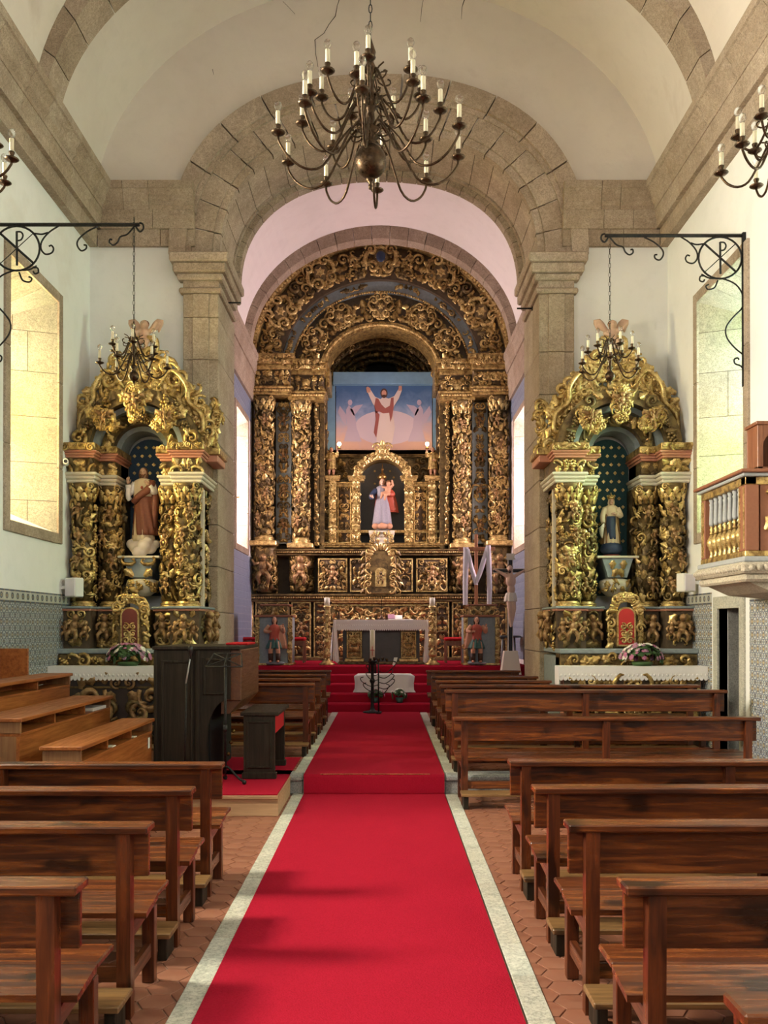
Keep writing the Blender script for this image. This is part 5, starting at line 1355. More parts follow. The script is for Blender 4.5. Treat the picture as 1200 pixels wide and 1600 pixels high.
# ================================================================== SIDE ALTARS
def side_altar(s):
    nm = 'left' if s < 0 else 'right'; C = s*3.096
    T = thing('side_altarpiece', 'gilded side altarpiece in the %s corner with %s statue niche' % (nm, 'a dark blue' if s < 0 else 'a teal'), 'altarpiece', (C, 11.7, ZU), 'pair of gilded side altarpieces')
    def zz(py, Y=11.45): return at(600, py, Y).z
    def X(u): return C-s*u            # u>0 towards the aisle
    def bx(m, u0, u1, *r, **k): a, b = sorted((X(u0), X(u1))); return m.box(a, b, *r, **k)
    def pr(m, poly, y0, y1): return m.prism([(X(u), z) for u, z in poly], 1, y0, y1)
    zp0, zp1 = zz(1010), zz(948); zc1 = zz(757); zar = zz(741); zfr = zz(719); zcn = zz(697)
    # plinth and gradine
    bx(MB(), -.83, .86, 11.05, 12.18, ZU, zp0-.12, c=.01).build('plinth', 'paint_blue', T)
    g0 = bx(MB(), -.83, .86, 11.0, 11.3, zp0-.24, zp0-.08, c=.01).build('gradine', 'gold_dark', T)
    g = MB(); carve_rect(g, *sorted((X(-.8), X(.84))), zp0-.23, zp0-.1, 11.0, .15, 1.3, True, (0, 0, 1)); stuff(g.build('carving', G3, g0))
    bx(MB(), -.84, .87, 10.97, 12.1, zp0-.08, zp0-.02, c=.012).build('gradine_ledge', 'paint_blue', T)
    # pedestals with figure reliefs
    for u0, u1, yf in ((-.83, -.50, 11.18), (-.48, -.25, 11.42), (.25, .48, 11.42), (.50, .86, 11.18)):
        p = bx(MB(), u0, u1, yf, 12.1, zp0-.02, zp1-.05).build('pedestal', 'paint_ground', T)
        a, b = sorted((X(u0), X(u1))); g, fl = MB(), MB()
        carve_rect(g, a+.03, b-.03, zp0+.0, zp1-.06, yf, .13, 1.25, True, (0, 1, 1, 2))
        orn(fl, 'putto', ((a+b)/2, yf, (zp0+zp1)/2-.02), XR, ZUP, NF, .36, random.uniform(-.2, .2), 0, s > 0, .05)
        if b-a > .3: [orn(fl, 'putto', ((a+b)/2+q*.12, yf, (zp0+zp1)/2-.05), XR, ZUP, NF, .26, random.uniform(-.3, .3), 0, q > 0, .02) for q in (-1, 1)]
        stuff(g.build('carving', G3, p)); stuff(fl.build('putto_carving', 'flesh_gilt', p))
        bx(MB(), u0-.02, u1+.02, yf-.04, 12.1, zp1-.06, zp1-.03, c=.01).build('pedestal_cap', 'paint_pink', T)
        bx(MB(), u0-.03, u1+.03, yf-.06, 12.1, zp1-.03, zp1, c=.008).build('pedestal_ledge', 'paint_blue', T)
    # aisle-side return with small figures
    xs = X(.86); g, fl = MB(), MB()
    sd = (0, -s, 0)
    for k in range(2): orn(fl, 'putto', (xs, 11.45+.4*k, (zp0+zp1)/2), (0, s, 0), ZUP, (-s, 0, 0), .42, 0, 0, k == 0)
    for k in range(26): orn(g, random.choice(KW), (xs, 11.25+random.random()*.8, zp0+random.random()*(zp1-zp0-.05)), (0, s, 0), ZUP, (-s, 0, 0), .14, random.uniform(-PI, PI), random.choice((0, 1, 2)))
    for k in range(60): orn(g, random.choice(KW), (X(.80), 11.6+random.random()*.5, zp1+.1+random.random()*(zc1-zp1-.2)), (0, s, 0), ZUP, (-s, 0, 0), .14, random.uniform(-PI, PI), random.choice((0, 1, 2)))
    bx(MB(), .74, .80, 11.55, 12.1, zp1, zc1).build('side_pilaster', 'gold_dark', T)
    stuff(g.build('side_carving', G3, T)); stuff(fl.build('putto_carving', 'flesh_gilt', T))
    # columns
    for u, Y, r in ((-.667, 11.45, .135), (.667, 11.45, .140), (-.397, 11.69, .125), (.397, 11.69, .125)):
        column(T, X(u), Y, r, zp1, zc1, .115, .24, .07, 4, (0, 1, 1, 1, 2), dens=1.25)
        if abs(u) > .5:
            bx(MB(), u+.16*(1 if u > 0 else -1)-.02, u+.16*(1 if u > 0 else -1)+.02, 11.52, 11.60, zp1, zc1-.05).build('colonnette', 'paint_white', T)
    for u0, u1 in ((-.83, -.52), (-.53, -.26), (.26, .53), (.52, .80)):
        p = bx(MB(), u0, u1, 11.86, 12.1, zp1, zc1).build('back_panel', 'gold_dark', T)
        g = MB(); a, b = sorted((X(u0), X(u1))); carve_rect(g, a, b, zp1, zc1, 11.86, .15, 1.0, True, (0, 2)); stuff(g.build('carving', G3, p))
    # entablature, broken forward over each column
    for u0, u1, yf in ((-.83, -.50, 11.30), (-.54, -.30, 11.54), (.30, .54, 11.54), (.50, .86, 11.30)):
        a, b = sorted((X(u0), X(u1)))
        ledge(T, 'architrave', a, b, yf, 12.12, zc1, zar, 'paint_white', .05, False)
        f = MB().box(a, b, yf+.02, 12.12, zar, zfr).build('frieze', 'gold_dark', T)
        g = MB(); carve_rect(g, a, b, zar+.01, zfr-.01, yf+.02, .13, 1.35, True, (0, 1, 1, 2)); stuff(g.build('carving', G3, f))
        ledge(T, 'cornice_underside', a, b, yf-.02, 12.12, zfr, zfr+(zcn-zfr)*.5, 'paint_pink', .06, False)
        cn = MB().box(a-.05, b+.05, yf-.10, 12.12, zfr+(zcn-zfr)*.5, zcn, .01).build('cornice', 'gold', T)
        g = MB(); carve_rect(g, a-.04, b+.04, zfr+(zcn-zfr)*.5, zcn, yf-.10, .075, 1.2, True, (1, 0)); stuff(g.build('carving', G3, cn))
    # niche
    zn0, zns, rn = zz(930, 11.9), zcn-.06, .285
    arc = [(rn*math.cos(a), zns+rn*math.sin(a)) for a in np.linspace(0, PI, 18)]
    nb = pr(MB(), [(-rn, zn0), (rn, zn0)]+arc, 12.12, 12.16).build('niche_back', 'niche_blue' if s < 0 else 'niche_teal', T)
    for sg in (-1, 1): bx(MB(), sg*rn-.01, sg*rn+.02*sg+.01, 11.80, 12.12, zn0, zns).build('niche_side', 'niche_blue' if s < 0 else 'niche_teal', T)
    g = MB()
    for r_ in range(20):
        for c_ in range(-2, 3):
            u = c_*.105+(.052 if r_ % 2 else 0); z = zn0+.05+r_*.115
            if abs(u) > rn-.03 or (z > zns and math.hypot(u, z-zns) > rn-.03): continue
            q = .026; g.prism([(X(u)-q, z), (X(u), z-q), (X(u)+q, z), (X(u), z+q)], 1, 12.112, 12.1205)
    stuff(g.build('gilt_diamond', 'gold_bright', nb))
    # arch over the niche: two carved archivolts with a dark ring between
    zc = zcn-.02
    for a0, a1, y0, mt, car in ((.29, .36, 11.78, 'paint_blue', 0), (.36, .52, 11.66, 'gold_dark', .15), (.52, .60, 11.56, 'paint_blue', 0), (.60, .80, 11.44, 'gold_dark', .17)):
        o = half_ring(MB(), C, zc, a0, a1, a0*.98, a1*.96, y0, 12.12, 36, .02, PI-.02).build('archivolt', mt, T)
        if car: g = MB(); carve_ring(g, C, zc, a0+.03, a1-.03, a0+.03, a1*.96-.03, y0, car, .05, PI-.05, 1.4, (1, 1, 0, 2), KC); stuff(g.build('carving', G3, o))
    # hanging bosses on the arch
    for td, ra in ((90, .56), (42, .52), (138, .52)):
        t_ = R(td); p = np.array([C+ra*math.cos(t_), 11.42, zc+ra*math.sin(t_)]); u = np.array([math.cos(t_), 0, math.sin(t_)]); rt = np.array([math.sin(t_), 0, -math.cos(t_)])
        L = .28 if td == 90 else .20
        o = MB().tube([p+u*L*.7, p, p-u*L*.8], [.05, .06, .02], 10).build('hanging_boss', 'gold', T); g = MB()
        for k in range(9):
            d = (k/8-.5)*1.5*L
            for sg in (-1, 1): orn(g, random.choice(['rosette', 'leaf', 'grapes', 'scroll']), p+u*d+rt*sg*.075*(1.3-abs(d)/L), rt, u, NF, .13, sg*random.uniform(-1.2, 1.2), random.choice((1, 0, 0)), sg < 0, .03)
        for k in range(4): orn(g, random.choice(['rosette', 'grapes']), p+u*(k/3-.5)*1.4*L, rt, u, NF, .13, random.uniform(-2, 2), 0, False, .05)
        fl = MB(); orn(fl, 'putto', p, rt, u if td == 90 else ZUP, NF, .24, 0, 0, td > 90, .06); orn(fl, 'wings', p, XR, ZUP, NF, .26, 0, 0, False, .05); stuff(fl.build('cherub', 'flesh_gilt', o))
        stuff(g.build('carving', G3, o))
    # crest above the arch
    out = [(-.86, zcn), (-.84, zz(640)), (-.74, zz(604)), (-.52, zz(584)), (-.38, zz(556)), (-.18, zz(544)), (.18, zz(544)), (.36, zz(556)), (.52, zz(584)), (.72, zz(604)), (.84, zz(640)), (.86, zcn)]
    cr = pr(MB(), out+[(.62*math.cos(q), zc+.60*math.sin(q)) for q in np.linspace(.03, PI-.03, 20)], 11.75, 12.1).build('crest', 'paint_blue', T); g = MB()
    zt = zz(544)
    for i in range(230):
        u = random.uniform(0, .86); z = random.uniform(zcn, zt)
        ok = z < np.interp(u, [0, .18, .36, .52, .72, .84, .86], [zt, zt, zz(556), zz(584), zz(604), zz(640), zcn+.1])-.04 and math.hypot(u, (z-zc)) > .76
        if not ok: continue
        k = random.choice(['scroll', 'scroll', 'cscroll', 'leaf', 'leaf', 'rosette']); rot = random.uniform(-PI, PI); sz = random.uniform(.15, .25); mt = random.choice((1, 1, 0))
        for sg in (-1, 1): orn(g, k, (X(sg*u), 11.75, z), XR, ZUP, NF, sz, rot*sg, mt, sg < 0)
    for k in range(22):   # leafy outline
        f = k/21; i = f*(len(out)-1); j = min(int(i), len(out)-2); q = i-j
        u = out[j][0]*(1-q)+out[j+1][0]*q; z = out[j][1]*(1-q)+out[j+1][1]*q; orn(g, random.choice(['leaf', 'cscroll', 'scroll']), (X(u), 11.74, z), XR, ZUP, NF, .19, random.uniform(-PI, PI), 1)
    stuff(g.build('carving', G3, cr))
    # big S-volutes of the crest
    for sg in (-1, 1):
        P = smooth_path([(X(sg*.22), 11.66, zz(600)), (X(sg*.40), 11.64, zz(572)), (X(sg*.60), 11.64, zz(596)), (X(sg*.62), 11.64, zz(622)), (X(sg*.78), 11.66, zz(640)), (X(sg*.80), 11.66, zz(668)), (X(sg*.68), 11.66, zz(664)), (X(sg*.70), 11.66, zz(650))], 4)
        MB().tube(P, np.interp(np.linspace(0, 1, len(P)), [0, .3, .7, 1], [.02, .036, .032, .016]), 8).build('volute', 'gold_bright', cr)
    # tall leafy finial on the aisle side
    f = MB(); fx = X(.97); P = smooth_path([(fx, 11.8, zcn), (fx+.05*s, 11.78, zcn+.2), (fx-.02*s, 11.78, zcn+.4), (fx+.03*s, 11.8, zcn+.62)], 4); fo = f.tube(P, np.linspace(.05, .025, len(P)), 8).build('finial', 'gold', T); g = MB()
    for k in range(16): orn(g, random.choice(['leaf', 'scroll', 'cscroll']), P[min(k*len(P)//16, len(P)-1)], XR, ZUP, NF, .17, random.uniform(-1.2, 1.2), random.choice((0, 1)))
    orn(g, 'rosette', (P[-1][0], P[-1][1], P[-1][2]), XR, ZUP, NF, .14, 0, 1); stuff(g.build('carving', G3, fo))
    bx(MB(), .85, 1.02, 11.58, 12.12, zfr, zfr+(zcn-zfr)*.5, c=.01).build('return_underside', 'paint_pink', T); bx(MB(), .85, 1.05, 11.54, 12.12, zfr+(zcn-zfr)*.5, zcn, c=.01).build('return_cornice', 'gold', T)
    # crowning winged child
    zb = zz(544); b = MB().lathe([(.14, zb-.06), (.10, zb), (.13, zb+.05), (.09, zb+.10)], (C, 11.85, 0), 14).build('crown_pedestal', 'gold_bright', T)
    za = zb+.10; h = .38
    fg = blob('crowning_cherub', [('e', (C, 11.82, za+h*.84), (.058, .062, .068)), ('e', (C, 11.83, za+h*.52), (.07, .055, .10)), ('e', (C, 11.83, za+h*.36), (.072, .058, .06)), ('c', [(C, 11.83, za+h*.62), (C, 11.82, za+h*.78)], [.04, .035]),
        ('c', [(C+.03, 11.82, za+h*.34), (C+.05, 11.74, za+h*.2), (C+.03, 11.76, za)], [.045, .038, .024]), ('c', [(C-.03, 11.82, za+h*.34), (C-.06, 11.77, za+h*.18), (C-.05, 11.80, za-.02)], [.045, .038, .024]),
        ('c', [(C+.06, 11.82, za+h*.62), (C+.13, 11.78, za+h*.7), (C+.17, 11.77, za+h*.88)], [.03, .026, .02]), ('c', [(C-.06, 11.82, za+h*.62), (C-.12, 11.76, za+h*.5), (C-.07, 11.73, za+h*.42)], [.03, .026, .02]), ('e', (C, 11.755, za+h*.83), (.012, .015, .016))], .011, 'flesh_pale', T)
    MB().ball((C, 11.84, za+h*.90), (.062, .062, .05), 12, 8).build('curls', 'hair_brown', fg)
    for sg in (-1, 1):
        wv = MB().tube(smooth_path([(C+sg*.03, 11.88, za+h*.6), (C+sg*.12, 11.90, za+h*.85), (C+sg*.19, 11.90, za+h*1.02), (C+sg*.17, 11.90, za+h*.66)], 4), np.interp(np.linspace(0, 1, 13), [0, .4, .7, 1], [.02, .06, .05, .01]), 8, flat=.35, up=(0, 1, 0)); wv.build('wing', 'flesh_pale', fg)
        dv = MB().tube(smooth_path([(C+sg*.05, 11.80, za+h*.36), (C+sg*.15, 11.80, za+h*.30), (C+sg*.15, 11.82, za-.05), (C+sg*.11, 11.82, za-.14)], 4), .045, 8); dv.build('gilt_drape', 'gold_bright', fg)
    # shelf, corbel, urn and tabernacle below the statue
    zs = zz(870, 11.75)
    bx(MB(), -.27, .27, 11.55, 12.12, zs-.03, zs, c=.006).build('statue_shelf', 'paint_white', T)
    o = pr(MB(), [(-.12, zs-.28), (.12, zs-.28), (.20, zs-.03), (-.20, zs-.03)], 11.58, 12.12).build('statue_corbel', 'paint_blue', T)
    g = MB(); carve_rect(g, C-.17, C+.17, zs-.27, zs-.05, 11.58, .14, 1.2, True, (0, 1, 1)); stuff(g.build('carving', G3, o))
    o = MB().lathe([(.10, zs-.52), (.17, zs-.46), (.21, zs-.38), (.19, zs-.31), (.10, zs-.28)], (C, 11.75, 0), 20).build('urn', 'paint_white', T)
    g = MB(); carve_col(g, C, 11.75, .195, zs-.46, zs-.32, .11, 1.0, (1, 0), R(70)); stuff(g.build('carving', G3, o))
    zt0, zt1 = zp0-.02, zz(932, 11.3)
    tb = bx(MB(), -.20, .20, 11.22, 12.0, zt0, zt1-.16, c=.015).build('tabernacle', 'gold_dark', T); g = MB()
    for sg in (-1, 1):
        for k in range(7): orn(g, random.choice(['leaf', 'cscroll', 'scroll', 'leaf']), (C+sg*.19, 11.22, zt0+.04+.07*k), XR, ZUP, NF, .13, sg*random.uniform(0, 1), random.choice((0, 1)), sg < 0)
    for k in range(11): a_ = PI*k/10; orn(g, random.choice(['leaf', 'scroll']), (C+.17*math.cos(a_), 11.22, zt1-.18+.16*math.sin(a_)), XR, ZUP, NF, .14, a_-PI/2, 1)
    for q in (-1, 1): orn(g, 'rosette', (C+q*.06, 11.2, zt1-.02), XR, ZUP, NF, .12, 0, 1)
    stuff(g.build('carving', G3, tb))
    dw = .095; dz0, dz1 = zt0+.05, zt1-.24
    def door(w, mg): return [(C-w, dz0-mg), (C+w, dz0-mg), (C+w, dz1)]+[(C+w*math.cos(a), dz1+w*.9*math.sin(a)) for a in np.linspace(.15, PI-.15, 11)]+[(C-w, dz1)]
    MB().prism(door(dw+.022, .022), 1, 11.17, 11.22).build('door_frame', 'gold_bright', tb)
    d = MB().prism(door(dw, 0), 1, 11.16, 11.18).build('tabernacle_door', 'red_paint' if s > 0 else 'door_red', tb)
    g = MB()
    for sg in (-1, 1):
        for k in range(3): orn(g, 'scroll', (C+sg*.045, 11.16, dz0+.05+.09*k), XR, ZUP, NF, .085, sg*.6*k, 1, sg < 0)
    orn(g, 'leaf', (C, 11.16, dz0+.12), XR, ZUP, NF, .13, 0, 1); stuff(g.build('door_relief', G3, d))
    # ------------------------------------------------ altar table in front
    zt = 1.18; a, b = sorted((s*2.165, s*3.91)); y0, y1 = 10.66, 10.94
    TB = thing('side_altar_table', '%s side altar table with carved front' % nm, 'altar', ((a+b)/2, 10.9, ZU), 'pair of side altar tables')
    MB().box(a, b, y0-.0, y1-.04, zt-.06, zt, .006).build('table_top', 'paint_pink', TB)
    MB().box(a+.05, b-.05, y0+.05, y1-.05, ZU, zt-.061).build('body', 'paint_pink', TB)
    p = MB().box(a+.06, b-.06, y0+.035, y0+.05, ZU+.03, zt-.07).build('antependium', 'paint_ground' if s > 0 else 'marble_dark', TB)
    g = MB(); kk = ['scroll', 'cscroll', 'leaf', 'scroll']
    carve_rect(g, a+.1, b-.1, ZU+.1, zt-.26, y0+.035, .26, 1.2, True, (0, 1) if s > 0 else (0, 2), kk); carve_rect(g, a+.08, b-.08, zt-.23, zt-.09, y0+.035, .15, 1.3, True, (0, 0, 1)); stuff(g.build('carving', G3 if s > 0 else ['flesh_gilt', 'gold', 'gold_dark'], p))
    MB().box(a+.06, b-.06, y0+.02, y0+.036, zt-.26, zt-.235, .004).build('antependium_rail', 'gold_dark', TB)
    CL = thing('altar_cloth', 'white lace-edged cloth over the %s side altar table' % nm, 'altar cloth', ((a+b)/2, 10.9, zt), 'pair of side altar cloths')
    ai, bi = a-.012, b+.012
    MB().box(ai, bi, y0-.012, y1-.05, zt+.001, zt+.006).build('top_sheet', 'cloth', CL)
    MB().box(ai, bi, y0-.016, y0-.011, zt-.07, zt+.006).build('front_fold', 'cloth', CL)
    lc = MB().box(ai, bi, y0-.017, y0-.012, zt-.135, zt-.07); lc.build('lace_band', 'lace', CL)
    g = MB(); n = int((bi-ai)/.05)
    for k in range(n):
        x = ai+(bi-ai)*(k+.5)/n; P = [(x+.024*math.cos(q), zt-.135-.03*math.sin(q)) for q in np.linspace(0, PI, 7)]; g.prism(P, 1, y0-.0175, y0-.0125)
        g.ball((x, y0-.016, zt-.10), (.016, .006, .02), 6, 4)
    stuff(g.build('lace_scallop', 'cloth', CL))
    xe = s*2.165; e0, e1 = sorted((xe-s*.016, xe-s*.010))
    MB().box(e0, e1, y0-.012, y1-.05, zt-.42, zt+.006).build('end_drop', 'cloth_lilac', CL)
    # flowers
    FX = C-(.10*s if s < 0 else -.08)
    FL = thing('flower_arrangement', 'low bunch of pink and cream flowers on the %s side altar table' % nm, 'flowers', (FX, 10.79, zt+.006), 'altar flower arrangements')
    MB().lathe([(.10, 0), (.13, .03), (.12, .05)], (FX, 10.77, zt+.006), 16).build('bowl', 'leaf', FL)
    lm = MB(); fm = {'petal_pink': MB(), 'petal_white': MB(), 'petal_mauve': MB()}
    for k in range(110):
        a_ = random.uniform(0, 2*PI); e_ = random.uniform(.1, 1.3); d = np.array([math.cos(a_)*math.cos(e_)*.27, math.sin(a_)*math.cos(e_)*.10, math.sin(e_)*.21+.02]); p = np.array([FX, 10.77, zt+.04])+d
        n = d/np.linalg.norm(d); rt = np.cross(ZUP, n); rt /= np.linalg.norm(rt); u = np.cross(n, rt)
        if k % 3 == 0: orn(lm, 'leaf', p-d*.15, rt, u, n, .13, random.uniform(-PI, PI))
        else: orn(random.choice(list(fm.values())), random.choice(['rosette', 'rosette', 'grapes']), p, rt, u, n, random.uniform(.05, .085), random.uniform(0, 6))
    stuff(lm.build('foliage', 'leaf', FL))
    for q, m in fm.items(): stuff(m.build('blossom', q, FL))
    return C, zs
CL_, ZSH = side_altar(-1)
CR_, ZSH2 = side_altar(1)

# ---- statue on the left: robed man on a cloud
x, y = CL_, 11.80; z = at(0, 846, y).z; h = at(0, 731, y).z-z
T = thing('robed_statue', 'painted statue of a bearded man in cream robe and brown mantle on a cloud', 'statue', (x, y, ZSH))
blob('cloud_base', [('e', (x+dx*.9, y-.02+dy, ZSH+dz), (r_*1.1, r_*.8, r_)) for dx, dy, dz, r_ in ((0, -.06, .07, .075), (.1, 0, .12, .085), (-.1, 0, .13, .09), (.17, .02, .17, .06), (-.17, .02, .17, .07), (.04, -.08, .14, .08), (-.04, .05, .15, .09), (-.06, -.08, .06, .07), (.08, -.05, .2, .06), (.0, 0, .2, .1))], .014, 'cloud_white', T)
robe(T, 'tunic', 'robe_cream', x, y, z, [(0, .145, .10, 0, 0), (.25*h, .125, .09, 0, 0), (.5*h, .115, .085, 0, 0), (.66*h, .13, .085, 0, 0), (.80*h, .135, .07, 0, 0), (.85*h, .06, .05, 0, 0)], 12, .08)
robe(T, 'mantle', 'robe_brown', x+.012, y-.008, z, [(.08*h, .155, .105, .02, 0), (.3*h, .14, .098, .01, 0), (.52*h, .128, .094, .0, 0), (.60*h, .12, .088, 0, 0)], 9, .12, 44, 1.0, 5.0)
sleeve(T, [(x+.10, y+.01, z+.80*h), (x+.15, y+.0, z+.66*h), (x+.155, y-.02, z+.45*h), (x+.14, y-.02, z+.15*h)], [.05, .055, .05, .04], 'robe_brown', 'mantle_fall')
sleeve(T, [(x-.11, y, z+.79*h), (x-.17, y-.03, z+.66*h), (x-.185, y-.07, z+.76*h)], [.045, .045, .038], 'cloth'); sleeve(T, [(x+.11, y, z+.79*h), (x+.155, y-.05, z+.66*h), (x+.10, y-.10, z+.74*h)], [.045, .045, .038], 'cloth')
MB().tube(smooth_path([(x-.18, y-.07, z+.72*h), (x-.185, y-.06, z+.60*h), (x-.17, y-.04, z+.56*h)], 3), [.035]*7, 8).build('cuff', 'cloth', T)
sleeve(T, [(x+.12, y-.03, z+.80*h), (x+.09, y-.085, z+.70*h), (x-.03, y-.105, z+.60*h), (x-.11, y-.075, z+.52*h)], [.05, .05, .045, .04], 'robe_brown', 'mantle_sash')
hand(T, (x-.187, y-.075, z+.77*h), (.02, -.03, 1), (1, 0, 0), .11, 'flesh_pale'); hand(T, (x+.095, y-.105, z+.745*h), (-.5, -.1, .6), (0, 0, 1), .10, 'flesh_pale')
head(T, x, y-.01, z+.865*h, .135*h, 'flesh_pale', 'hair_brown', True, True)
MB().ball((x, y-.085, z+.72*h), (.018, .012, .022), 10, 7).build('heart_emblem', 'robe_red', T)
# ---- statue on the right: veiled and crowned woman on a blue globe
x, y = CR_-.03, 11.80; z = at(0, 852, y).z; h = at(0, 778, y).z-z
T = thing('veiled_statue', 'painted statue of a crowned veiled woman standing on a blue globe', 'statue', (x, y, ZSH2))
MB().lathe([(.11, 0), (.12, .02), (.10, .03)], (x, y, ZSH2), 20).build('plinth', 'door_red', T)
MB().ball((x, y, ZSH2+.11), (.145, .13, .095), 20, 12).build('globe', 'robe_blue', T)
robe(T, 'gown', 'robe_cream', x, y, z, [(0, .105, .085, 0, 0), (.3*h, .09, .07, 0, 0), (.58*h, .072, .058, 0, 0), (.72*h, .09, .06, 0, 0), (.80*h, .085, .05, 0, 0), (.84*h, .04, .035, 0, 0)], 11, .09)
robe(T, 'mantle', 'flesh_gilt', x, y+.02, z, [(.03*h, .125, .09, 0, .01), (.4*h, .115, .085, 0, .01), (.7*h, .105, .07, 0, .01), (.82*h, .09, .055, 0, .01)], 8, .10, 40, .4)
robe(T, 'apron', 'robe_blue', x-.01, y-.035, z, [(.12*h, .06, .05, .01, 0), (.4*h, .065, .05, 0, 0), (.6*h, .06, .045, 0, 0)], 7, .1, 30, 2)
sleeve(T, [(x-.08, y-.01, z+.78*h), (x-.12, y-.03, z+.6*h), (x-.12, y-.07, z+.45*h)], [.035, .035, .028], 'robe_cream'); sleeve(T, [(x+.08, y-.01, z+.78*h), (x+.12, y-.03, z+.62*h), (x+.05, y-.09, z+.64*h)], [.035, .035, .026], 'robe_cream')
hand(T, (x-.12, y-.075, z+.44*h), (0, -.2, -1), (1, 0, 0), .07, 'flesh_pale'); hand(T, (x+.045, y-.095, z+.64*h), (-1, 0, .1), (0, 0, 1), .07, 'flesh_pale')
head(T, x, y-.01, z+.85*h, .15*h, 'flesh_pale', 'hair_brown', False, True, 'robe_cream')
m = MB().lathe([(.042, 0), (.05, .03), (.046, .032)], (x, y, z+1.0*h-.02), 16)
for k in range(8): a = 2*PI*k/8; m.ball((x+.048*math.cos(a), y+.048*math.sin(a), z+h+.025), .012, 6, 4)
m.cyl((x, y, z+h), (x, y, z+h+.07), .006).build('crown', 'gold_bright', T)
m = MB()
for k in range(9): a = R(200+k*8); m.tube([(x-.115, y-.09, z+.44*h), (x-.13+.16*math.cos(a)*.35, y-.09, z+.44*h+.16*math.sin(a)*1.2)], [.006, .004], 5)
m.build('palm_sheaf', 'petal_white', T)
# ---- woman and child in the shrine of the high altar
x, y = ncx, YN+.12; z = Nn(0, 823, y)[1]; zb = Nn(0, 830, y)[1]+.004; h = Nn(0, 747, y)[1]-z
T = thing('woman_with_child_statue', 'crowned statue of a woman holding a child in the central shrine', 'statue', (x, y, zb))
MB().lathe([(.20, 0), (.21, .02), (.17, .03)], (x, y, zb), 20).build('plinth', 'marble_dark', T)
blob('cloud_base', [('e', (x+dx, y-.05+dy, zb+.10), (.10, .08, .075)) for dx, dy in ((-.13, 0), (0, -.05), (.13, 0), (0, .06))], .014, 'flesh', T)
robe(T, 'gown', 'robe_grey', x, y, z+.05, [(0, .20, .14, 0, 0), (.3*h, .165, .12, 0, 0), (.6*h, .12, .09, 0, 0), (.74*h, .14, .09, 0, 0), (.8*h, .06, .05, 0, 0)], 12, .1)
robe(T, 'mantle', 'robe_red', x+.03, y+.04, z+.05, [(.25*h, .25, .10, .05, 0), (.5*h, .22, .10, .04, 0), (.72*h, .17, .09, 0, 0), (.8*h, .09, .06, 0, 0)], 7, .14, 40, 1)
sleeve(T, [(x-.13, y, z+.76*h), (x-.24, y-.04, z+.62*h), (x-.20, y-.12, z+.58*h)], [.06, .06, .04], 'robe_blue'); sleeve(T, [(x+.13, y, z+.76*h), (x+.22, y-.05, z+.66*h), (x+.10, y-.14, z+.66*h)], [.06, .06, .045], 'robe_red')
hand(T, (x-.20, y-.125, z+.58*h), (-.3, -.4, .2), (0, 0, 1), .12, 'flesh_pale'); hand(T, (x+.09, y-.145, z+.66*h), (-1, 0, .2), (0, 0, 1), .12, 'flesh_pale')
head(T, x, y-.02, z+.84*h, .15*h, 'flesh_pale', 'hair_brown', False, True, 'hair_brown')
m = MB().lathe([(.08, 0), (.10, .06), (.05, .12), (.015, .16), (.015, .2)], (x, y, z+.97*h), 16).ball((x, y, z+.97*h+.22), .03, 8, 6).cyl((x, y, z+.97*h+.22), (x, y, z+.97*h+.34), .01); m.build('crown', 'brass', T)
cx2, cz2 = x+.14, z+.68*h
cg = blob('child', [('e', (cx2, y-.12, cz2+.20), (.055, .06, .065)), ('e', (cx2-.02, y-.12, cz2+.06), (.065, .06, .09)), ('c', [(cx2-.03, y-.13, cz2), (cx2-.14, y-.18, cz2-.02), (cx2-.17, y-.17, cz2-.12)], [.05, .04, .025]), ('c', [(cx2-.01, y-.13, cz2-.02), (cx2-.07, y-.2, cz2-.05), (cx2-.09, y-.18, cz2-.15)], [.05, .04, .025]),
    ('c', [(cx2+.05, y-.12, cz2+.12), (cx2+.09, y-.16, cz2+.16), (cx2+.07, y-.18, cz2+.26)], [.03, .026, .02]), ('c', [(cx2-.06, y-.13, cz2+.11), (cx2-.14, y-.16, cz2+.12)], [.03, .02]), ('c', [(cx2, y-.12, cz2+.1), (cx2, y-.12, cz2+.18)], [.04, .035])], .012, 'flesh', T)
MB().ball((cx2, y-.11, cz2+.225), (.06, .062, .055), 12, 8).build('curls', 'hair_brown', cg)
